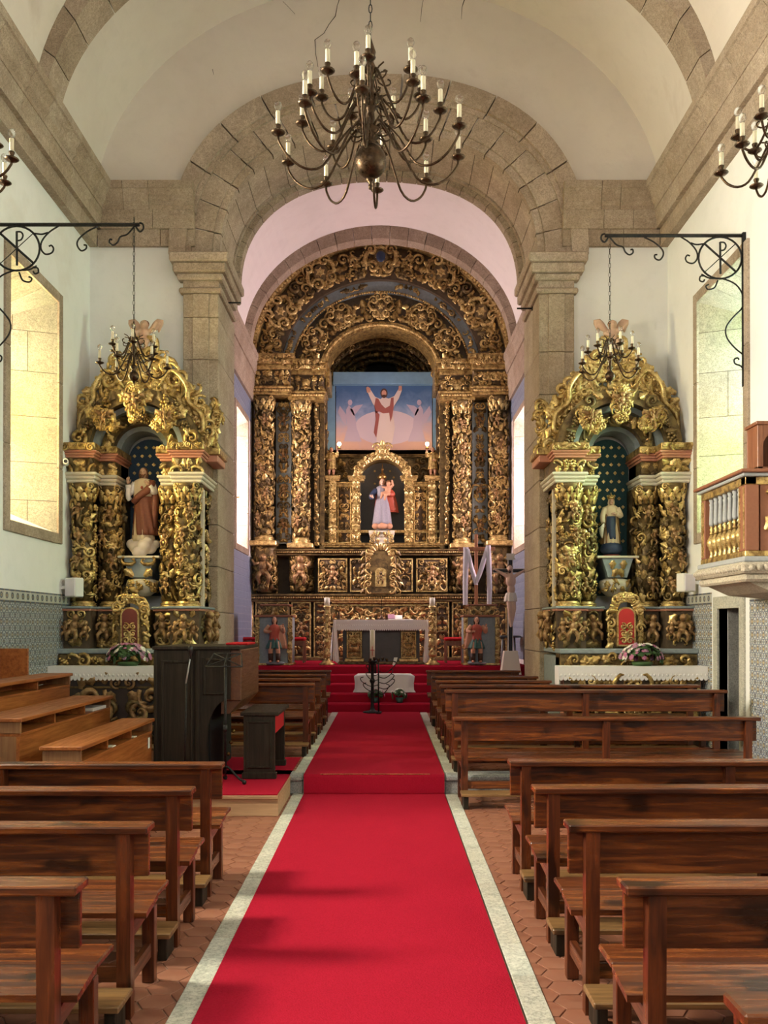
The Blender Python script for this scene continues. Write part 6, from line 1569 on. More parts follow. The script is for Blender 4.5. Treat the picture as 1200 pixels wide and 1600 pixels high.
# ---- two small candle-bearing figures on the shrine cornice
for px, lb in ((518, 'left'), (676, 'right')):
    x, y = Nn(px, 0, YN+.05)[0], YN+.05; z = Nn(0, 743, y)[1]+.004; h = Nn(0, 699, y)[1]-z; sg = 1 if lb == 'left' else -1
    T = thing('candle_bearer', 'small gilded figure holding a light at the %s end of the shrine cornice' % lb, 'statue', (x, y, z), 'pair of candle bearers')
    robe(T, 'tunic', 'gold', x, y, z+.2*h, [(0, .11, .08, 0, 0), (.25*h, .09, .07, 0, 0), (.55*h, .085, .06, 0, 0), (.62*h, .04, .04, 0, 0)], 9, .12)
    blob('legs', [('c', [(x+q*.04, y, z+.28*h), (x+q*.05, y-.02, z+.12*h), (x+q*.045, y, z+.02)], [.04, .032, .024]) for q in (-1, 1)]+[('e', (x+q*.045, y-.03, z+.018), (.025, .05, .018)) for q in (-1, 1)]+[('e', (x, y, z+.3*h), (.08, .06, .05))], .011, 'flesh', T)
    head(T, x, y, z+.83*h, .17*h, 'flesh', 'hair', False, False)
    sleeve(T, [(x+sg*.07, y, z+.76*h), (x+sg*.13, y-.04, z+.66*h), (x+sg*.14, y-.09, z+.8*h)], [.035, .03, .025], 'gold'); hand(T, (x+sg*.14, y-.09, z+.8*h), (0, 0, 1), (-sg, 0, 0), .07, 'flesh')
    sleeve(T, [(x-sg*.07, y, z+.76*h), (x-sg*.11, y-.03, z+.6*h), (x-sg*.05, y-.08, z+.52*h)], [.035, .03, .025], 'gold'); hand(T, (x-sg*.05, y-.08, z+.52*h), (sg, -.2, 0), (0, 0, 1), .07, 'flesh')
# ================================================================== HIGH ALTAR TABLE AND ITS THINGS
YT = 17.05
def T_(px, py, Y=YT): return zx(px, py, Y)
tx0, tx1 = T_(523, 970)[0], T_(668, 970)[0]; ztop = T_(0, 969)[1]
T = thing('altar_table', 'free-standing altar table on gilded carved supports', 'altar', ((tx0+tx1)/2, YT+.35, ZA))
MB().box(tx0, tx1, YT, YT+.7, ztop-.07, ztop, .01).build('table_top', 'gold_dark', T)
ledge(T, 'top_moulding', tx0+.10, tx1-.10, YT+.06, YT+.62, ztop-.16, ztop-.07, 'gold', .05)
MB().box(tx0+.05, tx1-.05, YT+.04, YT+.66, ZA, ZA+.05, .01).build('base_slab', 'gold_dark', T)
MB().box(tx0+.14, tx1-.14, YT+.3, YT+.34, ZA+.05, ztop-.16).build('back_panel', 'marble_dark', T)
for a, b_ in ((541, 566), (626, 651)):
    x0, x1 = T_(a, 0)[0], T_(b_, 0)[0]
    MB().box(x0-.03, x1+.03, YT+.03, YT+.6, ZA+.05, ZA+.11, .01).build('support_foot', 'gold_bright', T)
    MB().box(x0-.02, x1+.02, YT+.05, YT+.6, ztop-.2, ztop-.16, .01).build('support_cap', 'gold_bright', T)
    MB().box(x0, x1, YT+.10, YT+.6, ZA+.1, ztop-.2).build('support', 'gold_dark', T)
    framed(T, x0+.01, x1-.01, ZA+.12, ztop-.22, YT+.09, 'gold_dark', .025, .09, 1.4, (0, 1, 1))
CL = thing('altar_cloth', 'white lace cloth hanging over both ends of the high altar table', 'altar cloth', ((tx0+tx1)/2, YT+.3, ztop))
MB().box(tx0-.02, tx1+.02, YT-.02, YT+.7, ztop+.001, ztop+.008, .003).build('top_sheet', 'cloth', CL)
MB().box(tx0-.02, tx1+.02, YT-.024, YT-.018, ztop-.03, ztop+.006).build('front_fold', 'cloth', CL)
MB().box(tx0-.02, tx1+.02, YT-.024, YT-.019, ztop-.17, ztop-.03).build('lace_band', 'lace', CL)
g = MB(); n = 44
for k in range(n):
    x = tx0-.02+(tx1-tx0+.04)*(k+.5)/n; g.prism([(x+.018*math.cos(q), ztop-.17-.03*math.sin(q)) for q in np.linspace(0, PI, 7)], 1, YT-.025, YT-.019); g.ball((x, YT-.023, ztop-.10), (.012, .005, .022), 6, 4)
stuff(g.build('lace_scallop', 'cloth', CL))
for s, xe, dx in ((-1, tx0-.02, -.06), (1, tx1+.02, .05)):
    V = []; nn = 16; zz_ = [ztop+.006, ztop-.25, ztop-.5, ztop-.76]
    for r_, z in enumerate(zz_):
        for k in range(nn):
            f = k/(nn-1); V.append((xe+s*.004+dx*(r_/3)+.022*math.sin(f*20+r_*.4)*(r_/3), YT-.02+f*.34*(1-.12*r_/3), z))
    V2 = [(x-s*.006, y, z) for x, y, z in V]; N_ = len(V)
    Q = [(r_*nn+k, r_*nn+k+1, (r_+1)*nn+k+1, (r_+1)*nn+k) for r_ in range(3) for k in range(nn-1)]
    MB().add(V+V2, np.array(Q+[tuple(N_+i for i in q[::-1]) for q in Q]), 0, True).build('end_drop', 'cloth', CL)
for s, xe in ((-1, tx0-.02), (1, tx1+.02)):
    V = []; nn = 12
    for r_ in range(5):
        f = r_/4; w = .05+.075*f
        for k in range(nn):
            u = k/(nn-1); V.append((xe+s*.015*f-s*u*w, YT-.034+.018*math.sin(u*9+f)*(.3+f)+.02*f, ztop+.004-.80*f+(.02*math.sin(u*7) if r_ == 4 else 0)))
    V2 = [(a, b_+.006, c) for a, b_, c in V]; N_ = len(V); Q = [(r_*nn+k, r_*nn+k+1, (r_+1)*nn+k+1, (r_+1)*nn+k) for r_ in range(4) for k in range(nn-1)]
    MB().add(V+V2, np.array(Q+[tuple(N_+i for i in q[::-1]) for q in Q]), 0, True).build('corner_fall', 'cloth', CL)
b = thing('missal', 'open white book on a low stand on the high altar', 'book', (T_(618, 0)[0], YT+.3, ztop+.009)); bx0, bx1 = T_(607, 0)[0], T_(629, 0)[0]
MB().hexa([(bx0, YT+.2, ztop+.009), (bx1, YT+.2, ztop+.009), (bx1, YT+.45, ztop+.009), (bx0, YT+.45, ztop+.009), (bx0, YT+.2, ztop+.03), (bx1, YT+.2, ztop+.03), (bx1, YT+.45, ztop+.10), (bx0, YT+.45, ztop+.10)]).build('pages', 'book_white', b)
MB().hexa([(bx0-.01, YT+.19, ztop+.026), (bx0+.12, YT+.19, ztop+.026), (bx0+.12, YT+.46, ztop+.106), (bx0-.01, YT+.46, ztop+.106), (bx0-.01, YT+.19, ztop+.04), (bx0+.12, YT+.19, ztop+.04), (bx0+.12, YT+.46, ztop+.12), (bx0-.01, YT+.46, ztop+.12)]).build('cover', 'petal_mauve', b)
p = MB().box(T_(628, 0)[0], T_(646, 0)[0], YT+.12, YT+.36, ztop+.009, ztop+.018, .003).build('paper_sheets', 'book_white', None, (T_(637, 0)[0], YT+.2, ztop+.009)); tag(p, 'white paper sheets lying right of the altar book', 'paper')
x = T_(596, 0)[0]; b = thing('altar_crucifix', 'small dark crucifix standing on the high altar', 'crucifix', (x, YT+.25, ztop+.009))
MB().lathe([(.07, 0), (.05, .04), (.02, .07), (.02, .1)], (x, YT+.25, ztop+.009), 14).build('base', 'bronze', b); MB().box(x-.008, x+.008, YT+.242, YT+.258, ztop+.1, ztop+.40).box(x-.06, x+.06, YT+.242, YT+.258, ztop+.29, ztop+.305).build('cross', 'bronze', b)
x = T_(529, 0)[0]; b = MB().lathe([(.03, 0), (.035, .06), (.015, .1), (.02, .14), (.02, .15)], (x, YT+.2, ztop+.009), 12).build('altar_bell', 'bronze', None, (x, YT+.2, ztop+.009)); tag(b, 'small dark bell on the left of the high altar', 'bell')
# tall candlesticks either side
for px, lb in ((511.5, 'left'), (675, 'right')):
    Y = 16.86; x = zx(px, 0, Y)[0]; z0 = ZA; z1 = zx(px, 947, Y)[1]; zc = zx(px, 934, Y)[1]; H_ = z1-z0
    T = thing('altar_candlestick', 'tall gilded candlestick with white candle at the %s end of the altar' % lb, 'candlestick', (x, Y, z0), 'pair of tall altar candlesticks')
    MB().lathe([(.15, 0), (.15, .02), (.11, .05), (.06, .10), (.05, .14)], (x, Y, z0), 18).build('base', 'gold', T)
    sh = MB().lathe([(.05, .14), (.075, .2), (.045, .28), (.04, .36), (.07, .42), (.07, .46), (.035, .52), (.045, .62), (.06, .68), (.035, .74), (.03, H_-.16), (.055, H_-.11), (.03, H_-.07), (.075, H_-.02), (.075, H_)], (x, Y, z0), 18).build('shaft', 'gold_bright', T)
    g = MB(); carve_col(g, x, Y, .036, z0+.1, z1-.12, .075, 1.1, (0, 1), R(170)); stuff(g.build('leaf_carving', G3, sh))
    MB().lathe([(.052, 0), (.052, zc-z1), (.0, zc-z1+.005)], (x, Y, z1), 16).build('candle', 'candle_white', T)
# paschal candle and its stand, wrought-iron stand, small draped table
Y = 14.6; x = zx(582, 0, Y)[0]
T = thing('paschal_candle', 'thick cream paschal candle with red cross on a dark stand', 'candle', (x, 15.2, ZU))
zcb, zct = zx(0, 1032, 15.2)[1], zx(0, 984, 15.2)[1]; x = zx(582, 0, 15.2)[0]; Yc = 15.2
MB().lathe([(.16, .013), (.16, .03), (.05, .05), (.03, .1), (.025, .5), (.05, .55), (.025, .6), (.03, zcb-ZU-.08), (.08, zcb-ZU-.03), (.08, zcb-ZU)], (x, Yc, ZU), 16).build('stand', 'iron', T)
MB().lathe([(.043, 0), (.043, zct-zcb-.01), (.01, zct-zcb)], (x, Yc, zcb), 18).build('candle', 'candle', T)
zm = zcb+.14; MB().box(x-.006, x+.006, Yc-.047, Yc-.042, zm-.06, zm+.10).box(x-.035, x+.035, Yc-.047, Yc-.042, zm+.03, zm+.042).build('red_cross', 'red_paint', T)
for s in (-1, 1): MB().cyl((x+s*.05, Yc-.03, zcb-.22), (x+s*.05, Yc-.03, zcb-.0), .018, .014, 8).build('stand_cup', 'iron', T)
Y2 = 15.0; x = zx(591.5, 0, Y2)[0]; T = thing('wrought_iron_stand', 'black wrought-iron stand with curled twigs in front of the altar steps', 'stand', (x, Y2, ZU))
zt = zx(0, 1030, Y2)[1]
MB().cyl((x, Y2, ZU+.013), (x, Y2, zt), .013, .012, 8).lathe([(.05, .013), (.045, .04), (.02, .05)], (x, Y2, ZU), 12).build('pole', 'iron', T)
for k in range(9):
    s = -1 if k % 2 else 1; z = ZU+.36+.045*k; L = random.uniform(.14, .30); w = random.uniform(.04, .10)
    MB().tube(smooth_path([(x, Y2, z), (x+s*L*.5, Y2-.03, z-.02), (x+s*L, Y2-.04, z+w), (x+s*(L+.03), Y2-.04, z+w+.06), (x+s*(L-.02), Y2-.04, z+w+.08)], 4), .007, 6).build('twig', 'iron', T)
for k in range(5):
    px = x+(k-2)*.07; MB().lathe([(.0, 0), (.02, .02), (.028, .06), (.02, .065)], (px, Y2-.04, zt-.05+.02*(k % 2)), 10).build('candle_cup', 'bronze', T)
MB().hexa([(x+.23, Y2-.02, zt-.10), (x+.29, Y2-.02, zt-.10), (x+.29, Y2, zt-.10), (x+.23, Y2, zt-.10), (x+.26, Y2-.02, zt+.03), (x+.32, Y2-.02, zt+.03), (x+.32, Y2, zt+.03), (x+.26, Y2, zt+.03)]).build('card', 'book_white', T)
# draped small table standing on the steps
yt = 15.82; zs_ = ZU+.30; x0, x1 = zx(556, 0, yt)[0], zx(645, 0, yt)[0]; zt = zx(0, 1054, yt)[1]
T = thing('draped_table', 'low table under a crumpled white cloth on the altar steps', 'table', ((x0+x1)/2, yt+.1, zs_))
MB().box(x0+.08, x1-.08, yt+.03, yt+.13, zs_, zt-.01).build('table', 'platform_wood', T)
V = []; nn = 40; ring_ = []
for k in range(nn):
    a = 2*PI*k/nn; cx_s, sy_s = math.cos(a), math.sin(a); q = 1/max(abs(cx_s), abs(sy_s)); ring_.append((cx_s*q, sy_s*q))
xm, hx = (x0+x1)/2, (x1-x0)/2
prof = [(0, .0, zt+.012), (.5, .5, zt+.012), (.93, .93, zt+.010), (1.0, 1.0, zt-.03), (.97, 1.05, zt-.15), (.98, 1.1, zs_+.06), (1.04, 1.2, zs_+.012)]
for fx, fy, z in prof:
    for k, (u, v) in enumerate(ring_):
        wv = .03*math.sin(k*1.9+fx*4)*(1 if z < zt-.02 else 0)
        V.append((xm+u*(hx*fx+wv), yt+.08+v*(.085*fy+wv*.5), z+(.02*math.sin(k*2.3) if z < zs_+.1 and z > zs_+.03 else 0)))
Q = [(r_*nn+k, r_*nn+(k+1) % nn, (r_+1)*nn+(k+1) % nn, (r_+1)*nn+k) for r_ in range(len(prof)-1) for k in range(nn)]
MB().add(V, np.array(Q)[:, ::-1], 0, True).build('cloth', 'cloth', T)
for (px, Y, lb, col) in ((624, 15.62, 'right', 'petal_white'), (586, 15.62, 'left', 'petal_pink')):
    x = zx(px, 0, Y)[0]; z0 = ZU+.15 if Y < 15.67 else zs_
    P = thing('potted_plant', 'small green plant with blossoms at the %s foot of the draped table' % lb, 'plant', (x, 15.52, ZU+.15), 'plants by the draped table')
    MB().lathe([(.05, 0), (.07, .09), (.065, .09)], (x, 15.55, ZU+.15), 12).build('pot', 'robe_green', P); g, g2 = MB(), MB()
    for k in range(46):
        a = random.uniform(0, 2*PI); e_ = random.uniform(.1, 1.4); d = np.array([math.cos(a)*math.cos(e_)*.17, math.sin(a)*math.cos(e_)*.07, math.sin(e_)*.14]); n_ = d/np.linalg.norm(d); rt = np.cross(ZUP, n_); rt /= np.linalg.norm(rt)
        p = np.array([x, 15.55, ZU+.25])+d
        if k % 4: orn(g, 'leaf', p-d*.3, rt, np.cross(n_, rt), n_, .11, random.uniform(-1, 1))
        else: orn(g2, 'rosette', p, rt, np.cross(n_, rt), n_, .05)
    stuff(g.build('foliage', 'leaf', P)); stuff(g2.build('blossom', col, P))

# ================================================================== AMBOS WITH SOLDIER FIGURES
def soldier(T, x, y, z, h, s):
    lg = blob('legs', [('c', [(x+q*.05, y-.02, z+.42*h), (x+q*.07, y-.05, z+.25*h), (x+q*.065, y-.02, z+.04*h)], [.055, .045, .03]) for q in (-1, 1)]+[('e', (x+q*.07, y-.06, z+.025*h), (.032, .065, .022)) for q in (-1, 1)]+[('e', (x, y-.01, z+.44*h), (.09, .07, .06))], .012, 'flesh', T)
    for q in (-1, 1): MB().tube([(x+q*.066, y-.035, z+.02), (x+q*.07, y-.04, z+.2*h)], [.042, .05], 10).build('boot', 'hair', T)
    robe(T, 'skirt', 'robe_green', x, y, z+.30*h, [(0, .15, .10, 0, 0), (.12*h, .12, .085, 0, 0), (.22*h, .09, .07, 0, 0)], 10, .13)
    robe(T, 'tunic', 'robe_red', x, y, z+.48*h, [(0, .10, .075, 0, 0), (.12*h, .09, .07, 0, 0), (.26*h, .115, .075, 0, 0), (.34*h, .05, .045, 0, 0)], 8, .05)
    robe(T, 'cloak', 'flesh', x+s*.02, y+.03, z+.5*h, [(-.2*h, .15, .05, s*.06, 0), (.1*h, .14, .06, s*.03, 0), (.3*h, .11, .06, 0, 0)], 7, .12)
    head(T, x, y-.02, z+.85*h, .14*h, 'flesh', 'hair', False, True)
    sleeve(T, [(x-.10, y, z+.79*h), (x-.17, y-.04, z+.68*h), (x-.10, y-.11, z+.66*h)], [.04, .035, .025], 'flesh', 'arm'); hand(T, (x-.10, y-.11, z+.66*h), (1, -.2, .2), (0, 0, 1), .08, 'flesh')
    sleeve(T, [(x+.10, y, z+.79*h), (x+.17, y-.03, z+.66*h), (x+.17, y-.09, z+.76*h)], [.04, .035, .025], 'flesh', 'arm'); hand(T, (x+.17, y-.09, z+.76*h), (0, -.2, 1), (-1, 0, 0), .08, 'flesh')
for pa, pb, lb, ps, q in ((400, 457, 'left', 431, 1), (724, 779, 'right', 743, -1)):
    Y = 16.75; x0, x1 = zx(pa, 0, Y)[0], zx(pb, 0, Y)[0]; zt0 = zx(0, 961, Y)[1]; zt1 = zx(0, 947, Y)[1]
    T = thing('lectern_pedestal', 'blue and gold pedestal with a painted soldier figure %s of the altar' % lb, 'pedestal', ((x0+x1)/2, Y, ZA), 'pair of soldier pedestals')
    MB().box(x0, x1, Y, Y+.5, ZA, zt0-.03, .01).build('body', 'paint_blue', T)
    g = MB()
    for a, b_ in ((x0-.005, x0+.075), (x1-.075, x1+.005)):
        st = MB().box(a, b_, Y-.035, Y+.02, ZA+.03, zt0-.04, .008).build('side_strip', 'gold_bright', T); g2 = MB(); carve_rect(g2, a+.01, b_-.01, ZA+.04, zt0-.05, Y-.035, .085, 1.3, False, (0, 1, 1)); stuff(g2.build('carving', G3, st))
    ft = MB().box(x0-.02, x1+.02, Y-.06, Y+.52, ZA, ZA+.04, .01).build('foot_moulding', 'gold_bright', T)
    MB().box(x0-.02, x1+.02, Y-.05, Y+.52, zt0-.04, zt0, .008).build('cap_moulding', 'pulpit_red', T)
    a, b_ = x0+.20*(x1-x0), x1-.13*(x1-x0)
    f = MB().box(a, b_, Y+.02, Y+.45, zt0, zt1).build('book_box', 'gold_dark', T); g2 = MB(); carve_rect(g2, a, b_, zt0+.01, zt1-.01, Y+.02, .11, 1.3, True, (1, 1, 0)); stuff(g2.build('carving', G3, f))
    MB().box(a-.05, b_+.05, Y-.02, Y+.5, zt1, zt1+.035, .008).build('top_board', 'shrine_wood', T)
    xs = zx(ps, 0, Y)[0]; soldier(T, xs, Y-.10, ZA+.055, .86, q)
    blob('rock_base', [('e', (xs+dx, Y-.08, ZA+.045), (.09, .07, .035)) for dx in (-.08, .02, .1)], .012, 'paint_blue', T)
    tp_z = zt1+.035
# wooden cross with white cloth, on the right ambo
Y = 17.0; x = zx(743.5, 0, Y)[0]; zc = zx(0, 858, Y)[1]; ztp = zx(0, 835, Y)[1]; za = zx(0, 878, Y)[1]; z0 = tp_z
T = thing('draped_cross', 'plain wooden cross hung with a long white cloth behind the right pedestal', 'cross', (x, Y, z0))
MB().box(x-.03, x+.03, Y-.02, Y+.02, z0, ztp, .004).build('upright', 'cross_wood', T)
MB().box(zx(716, 0, Y)[0], zx(772, 0, Y)[0], Y-.055, Y-.021, zc-.035, zc+.035, .004).build('crossbar', 'cross_wood', T)
def band(pts, w, name='cloth_band'):
    P = [at(px, py, Y-.07) for px, py in pts]; V = []
    for i, p in enumerate(P):
        ww = w[i] if isinstance(w, (list, tuple)) else w; V += [(p.x-ww, Y-.08-.01*math.sin(i), p.z), (p.x+ww, Y-.075+.01*math.sin(i), p.z)]
    n = len(P); V += [(a, b+.008, c) for a, b, c in V]
    Q = [(2*i, 2*i+1, 2*i+3, 2*i+2) for i in range(n-1)]+[(2*n+2*i+2, 2*n+2*i+3, 2*n+2*i+1, 2*n+2*i) for i in range(n-1)]+[(2*i, 2*i+2, 2*n+2*i+2, 2*n+2*i) for i in range(n-1)]+[(2*i+1, 2*n+2*i+1, 2*n+2*i+3, 2*i+3) for i in range(n-1)]
    MB().add(V, np.array(Q), 0, True).build(name, 'cloth_lilac', T)
band([(728, 855), (728, 880), (727, 910), (727, 945)], [.05, .055, .05, .045]); band([(763, 852), (764, 885), (765, 920), (764, 958)], [.045, .05, .05, .04])
band([(731, 858), (736, 885), (741, 902), (744, 914)], [.03, .045, .05, .035]); band([(761, 855), (754, 882), (748, 900), (743, 914)], [.03, .05, .05, .03])
# processional crucifix on a pale base
Y = 16.3; x = zx(796.5, 0, Y)[0]; zb = zx(0, 1020, Y)[1]; ztp = zx(0, 870, Y)[1]; zar = zx(0, 892, Y)[1]
T = thing('processional_crucifix', 'large black and cream crucifix with carved body on a pale stand', 'crucifix', (x, Y, ZU+.60))
zf = ZU+.60
MB().hexa([(x-.18, Y-.14, zf), (x+.18, Y-.14, zf), (x+.18, Y+.14, zf), (x-.18, Y+.14, zf), (x-.12, Y-.10, zx(0, 1017, Y)[1]), (x+.12, Y-.10, zx(0, 1017, Y)[1]), (x+.12, Y+.10, zx(0, 1017, Y)[1]), (x-.12, Y+.10, zx(0, 1017, Y)[1])]).build('base', 'bone_white', T)
zz0 = zx(0, 1017, Y)[1]
MB().box(x-.035, x+.035, Y-.02, Y+.02, zz0, ztp, .004).build('upright', 'black_plastic', T); MB().box(x-.31, x+.31, Y-.02, Y+.02, zar-.03, zar+.03, .004).build('crossbar', 'black_plastic', T)
for a in ((x-.045, x-.035, zz0, ztp), (x+.035, x+.045, zz0, ztp)): MB().box(a[0], a[1], Y-.024, Y+.02, a[2], a[3]).build('edge_strip', 'bone_white', T)
for z in (zar-.04, zar+.03): MB().box(x-.31, x+.31, Y-.024, Y+.02, z, z+.01).build('edge_strip', 'bone_white', T)
MB().box(x-.07, x+.07, Y-.03, Y-.021, ztp-.06, ztp+.06).prism([(x-.1, ztp+.04), (x, ztp-.02), (x+.1, ztp+.04), (x+.05, ztp), (x+.1, ztp-.05), (x, ztp-.02), (x-.1, ztp-.05), (x-.05, ztp)], 1, Y-.035, Y-.03).build('title_scroll', 'bone_white', T)
yb = Y-.07; hz = zar+.02
cp = blob('body', [('e', (x-.02, yb-.03, hz+.02), (.05, .055, .065)), ('c', [(x, yb, hz-.10), (x-.01, yb-.01, hz-.0)], [.035, .03]), ('e', (x, yb, hz-.20), (.095, .06, .13)), ('e', (x+.005, yb, hz-.36), (.075, .05, .10)), ('e', (x, yb, hz-.47), (.085, .055, .07)),
    ('c', [(x+.07, yb, hz-.12), (x+.17, yb+.02, hz-.06), (x+.28, yb+.03, hz+.0)], [.036, .028, .018]), ('c', [(x-.07, yb, hz-.12), (x-.17, yb+.02, hz-.06), (x-.28, yb+.03, hz+.0)], [.036, .028, .018]),
    ('c', [(x+.04, yb, hz-.50), (x+.05, yb-.04, hz-.72), (x+.02, yb, hz-.95), (x+.01, yb-.01, hz-1.02)], [.052, .042, .028, .02]), ('c', [(x-.04, yb, hz-.50), (x-.03, yb-.05, hz-.72), (x-.01, yb-.015, hz-.95), (x-.005, yb-.03, hz-1.03)], [.052, .042, .028, .02]), ('e', (x-.025, yb-.085, hz+.01), (.010, .014, .014))], .011, 'flesh_pale', T)
MB().ball((x-.02, yb-.01, hz+.045), (.054, .058, .055), 12, 8).ball((x-.03, yb-.055, hz-.04), (.028, .022, .03), 10, 6).build('hair_and_beard', 'hair', cp)
for s in (-1, 1):
    hd = hand(cp, (x+s*.275, yb+.02, hz), (s, -.1, .15), (0, 0, 1), .06, 'flesh_pale')
robe(cp, 'loincloth', 'bone_white', x, yb, hz-.58, [(0, .11, .075, 0, 0), (.08, .105, .07, 0, 0), (.16, .088, .06, 0, 0)], 9, .12, 36)
# cloth-backed chairs at the sides of the altar and kneelers
def altar_chair(px, Y, lb):
    x = zx(px, 0, Y)[0]; T = thing('altar_stool', lb, 'stool', (x, Y, ZA), 'red altar stools')
    MB().box(x-.20, x+.20, Y-.2, Y+.2, ZA+.44, ZA+.51, .025).build('seat', 'red_cloth', T)
    for a in (-1, 1):
        for b in (-1, 1): MB().box(x+a*.17-.02, x+a*.17+.02, Y+b*.17-.02, Y+b*.17+.02, ZA, ZA+.44, .004).build('leg', 'shrine_wood', T)
    for b in (-1, 1): MB().box(x-.15, x+.15, Y+b*.17-.012, Y+b*.17+.012, ZA+.34, ZA+.43, .003).build('apron', 'shrine_wood', T)
altar_chair(463, 18.0, 'dark stool with red seat between the left pedestal and the altar'); altar_chair(709, 18.0, 'dark stool with red seat between the altar and the right pedestal'); altar_chair(396, 18.0, 'dark stool with red seat behind the organ by the left chancel wall')

# small side table by the right chancel wall
Y = 17.4; x = 2.49; T = thing('credence_table', 'small grey side table beside the right chancel wall', 'table', (x, Y, ZA)); zt = zx(0, 993, Y)[1]
MB().lathe([(.24, 0), (.24, .03), (.2, .04)], (x, Y, zt-.04), 18).build('table_top', 'grey_slate', T)
for a in range(3): q = 2*PI*a/3+.5; MB().cyl((x+.16*math.cos(q), Y+.16*math.sin(q), ZA), (x+.13*math.cos(q), Y+.13*math.sin(q), zt-.04), .02, .02, 8).build('leg', 'pulpit_grey', T)

# ================================================================== CHANDELIERS
def chandelier(name, label, group, c, zball, rb, top, tiers, zchain, sc=1.0, chain_r=.006, bulb=.017):
    x, y = c; T = thing(name, label, 'chandelier', (x, y, zball), group)
    H_ = top-zball
    MB().lathe([(0, -rb*1.75), (rb*.10, -rb*1.7), (rb*.14, -rb*1.5), (rb*.08, -rb*1.35), (rb*.26, -rb*1.22), (rb*.3, -rb*1.08), (rb*.12, -rb*.95)], (x, y, zball), 12).build('finial', 'bronze', T)
    MB().ball((x, y, zball), rb, 28, 16).build('globe', 'bronze', T)
    MB().lathe([(rb*.4, rb*.85), (rb*.55, rb*1.0), (rb*.3, rb*1.25), (rb*.62, rb*1.6), (rb*.66, rb*1.9), (rb*.28, rb*2.3), (rb*.22, H_*.40), (rb*.5, H_*.45), (rb*.56, H_*.5), (rb*.24, H_*.56), (rb*.2, H_*.66), (rb*.42, H_*.7), (rb*.42, H_*.74), (rb*.2, H_*.8), (rb*.34, H_*.88), (rb*.12, H_*.97), (rb*.05, H_)], (x, y, zball), 18).build('stem', 'bronze', T)
    for n, R_, zc, za, dip, ph in tiers:
        for k in range(n):
            a = 2*PI*k/n+ph; dx, dy = math.cos(a), math.sin(a)
            P = smooth_path([(.03*sc, zc+.10*sc), (.16*R_, zc+.115*sc), (.34*R_, zc+.0*sc), (.52*R_, zc-dip*.85), (.71*R_, zc-dip), (.88*R_, zc-dip*.72), (.985*R_, zc-dip*.3), (R_, zc-.02*sc)], 3); za = zc+.10*sc
            arm = MB().tube([(x+r*dx, y+r*dy, z) for r, z in P], .0075*sc, 7).build('arm', 'bronze', T)
            ax, ay = x+R_*dx, y+R_*dy
            MB().lathe([(.007*sc, -.022*sc), (.012*sc, -.014*sc), (.032*sc, -.008*sc), (.044*sc, .001*sc), (.042*sc, .004*sc), (.014*sc, .002*sc), (.012*sc, .022*sc), (.018*sc, .04*sc), (.018*sc, .045*sc)], (ax, ay, zc), 14).build('drip_pan', 'bronze', arm)
            MB().lathe([(.0135*sc, .045*sc), (.0135*sc, .125*sc), (.008*sc, .128*sc)], (ax, ay, zc), 12).build('candle', 'candle', arm)
            MB().lathe([(.008*sc, .126*sc), (.011*sc, .132*sc), (.020*sc, .146*sc), (.024*sc, .160*sc), (.019*sc, .176*sc), (.008*sc, .185*sc), (0, .187*sc)], (ax, ay, zc), 12).build('bulb', 'bulb_glass', arm)
            # curl near the stem
            Q = [(.05*sc+.075*sc*(1-t)*math.cos(4.4*t*PI/2+1.5)+.05*sc, za-.03*sc+.06*sc*(1-t)*math.sin(4.4*t*PI/2+1.5)) for t in np.linspace(0, .85, 12)]
            MB().tube([(x+r*dx, y+r*dy, z) for r, z in Q], .005*sc, 5).build('scroll', 'bronze', arm)
    ch = MB(); z = top; k = 0; L = .05*sc
    while z < zchain:
        a = k % 2; pts = [(x+(math.cos(t)*.010*sc if a else 0), y+(0 if a else math.cos(t)*.010*sc), z+L*.5+math.sin(t)*L*.58) for t in np.linspace(0, 2*PI, 9)]
        ch.tube(pts, .0032*sc, 4, cap=False); z += L; k += 1
    stuff(ch.build('chain', 'iron', T))
    return T
chandelier('main_chandelier', 'large three-tier brass chandelier with electric candles hanging over the aisle', None, (0.0, 5.4), 4.465, .098, 5.22,
           [(10, .56, 4.565, 4.80, .19, .25), (8, .425, 4.735, 4.98, .18, .62), (7, .31, 4.90, 5.10, .15, .2)], 10.4)
sm = 'small chandeliers on wall brackets'
for (px, lb, Y, sgn, zofs) in ((209, 'small dark chandelier hanging before the left side altar', 9.1, -1, 0), (953, 'small dark chandelier hanging before the right side altar', 9.55, 1, -.06)):
    x = at(px, 560, Y).x; zb = at(px, 588, Y).z; tp = at(px, 528 if sgn > 0 else 500, Y).z
    chandelier('small_chandelier', lb, sm, (x, Y), zb, .052, tp, [(6, .33, zb+.11, zb+.33, .11, .3), (6, .23, zb+.28, zb+.42, .09, .75)], (5.74 if sgn > 0 else 5.80), 1.0)
for sgn, lb in ((-1, 'small dark chandelier cut off by the left edge of the picture'), (1, 'small dark chandelier cut off by the right edge of the picture')):
    x = -2.50 if sgn < 0 else 2.47; zb = 4.37
    chandelier('small_chandelier', lb, sm, (x, 5.4), zb, .052, zb+.5, [(6, .33, zb+.11, zb+.33, .11, .0 if sgn < 0 else .52), (6, .23, zb+.28, zb+.42, .09, .75)], 5.80, 1.0)

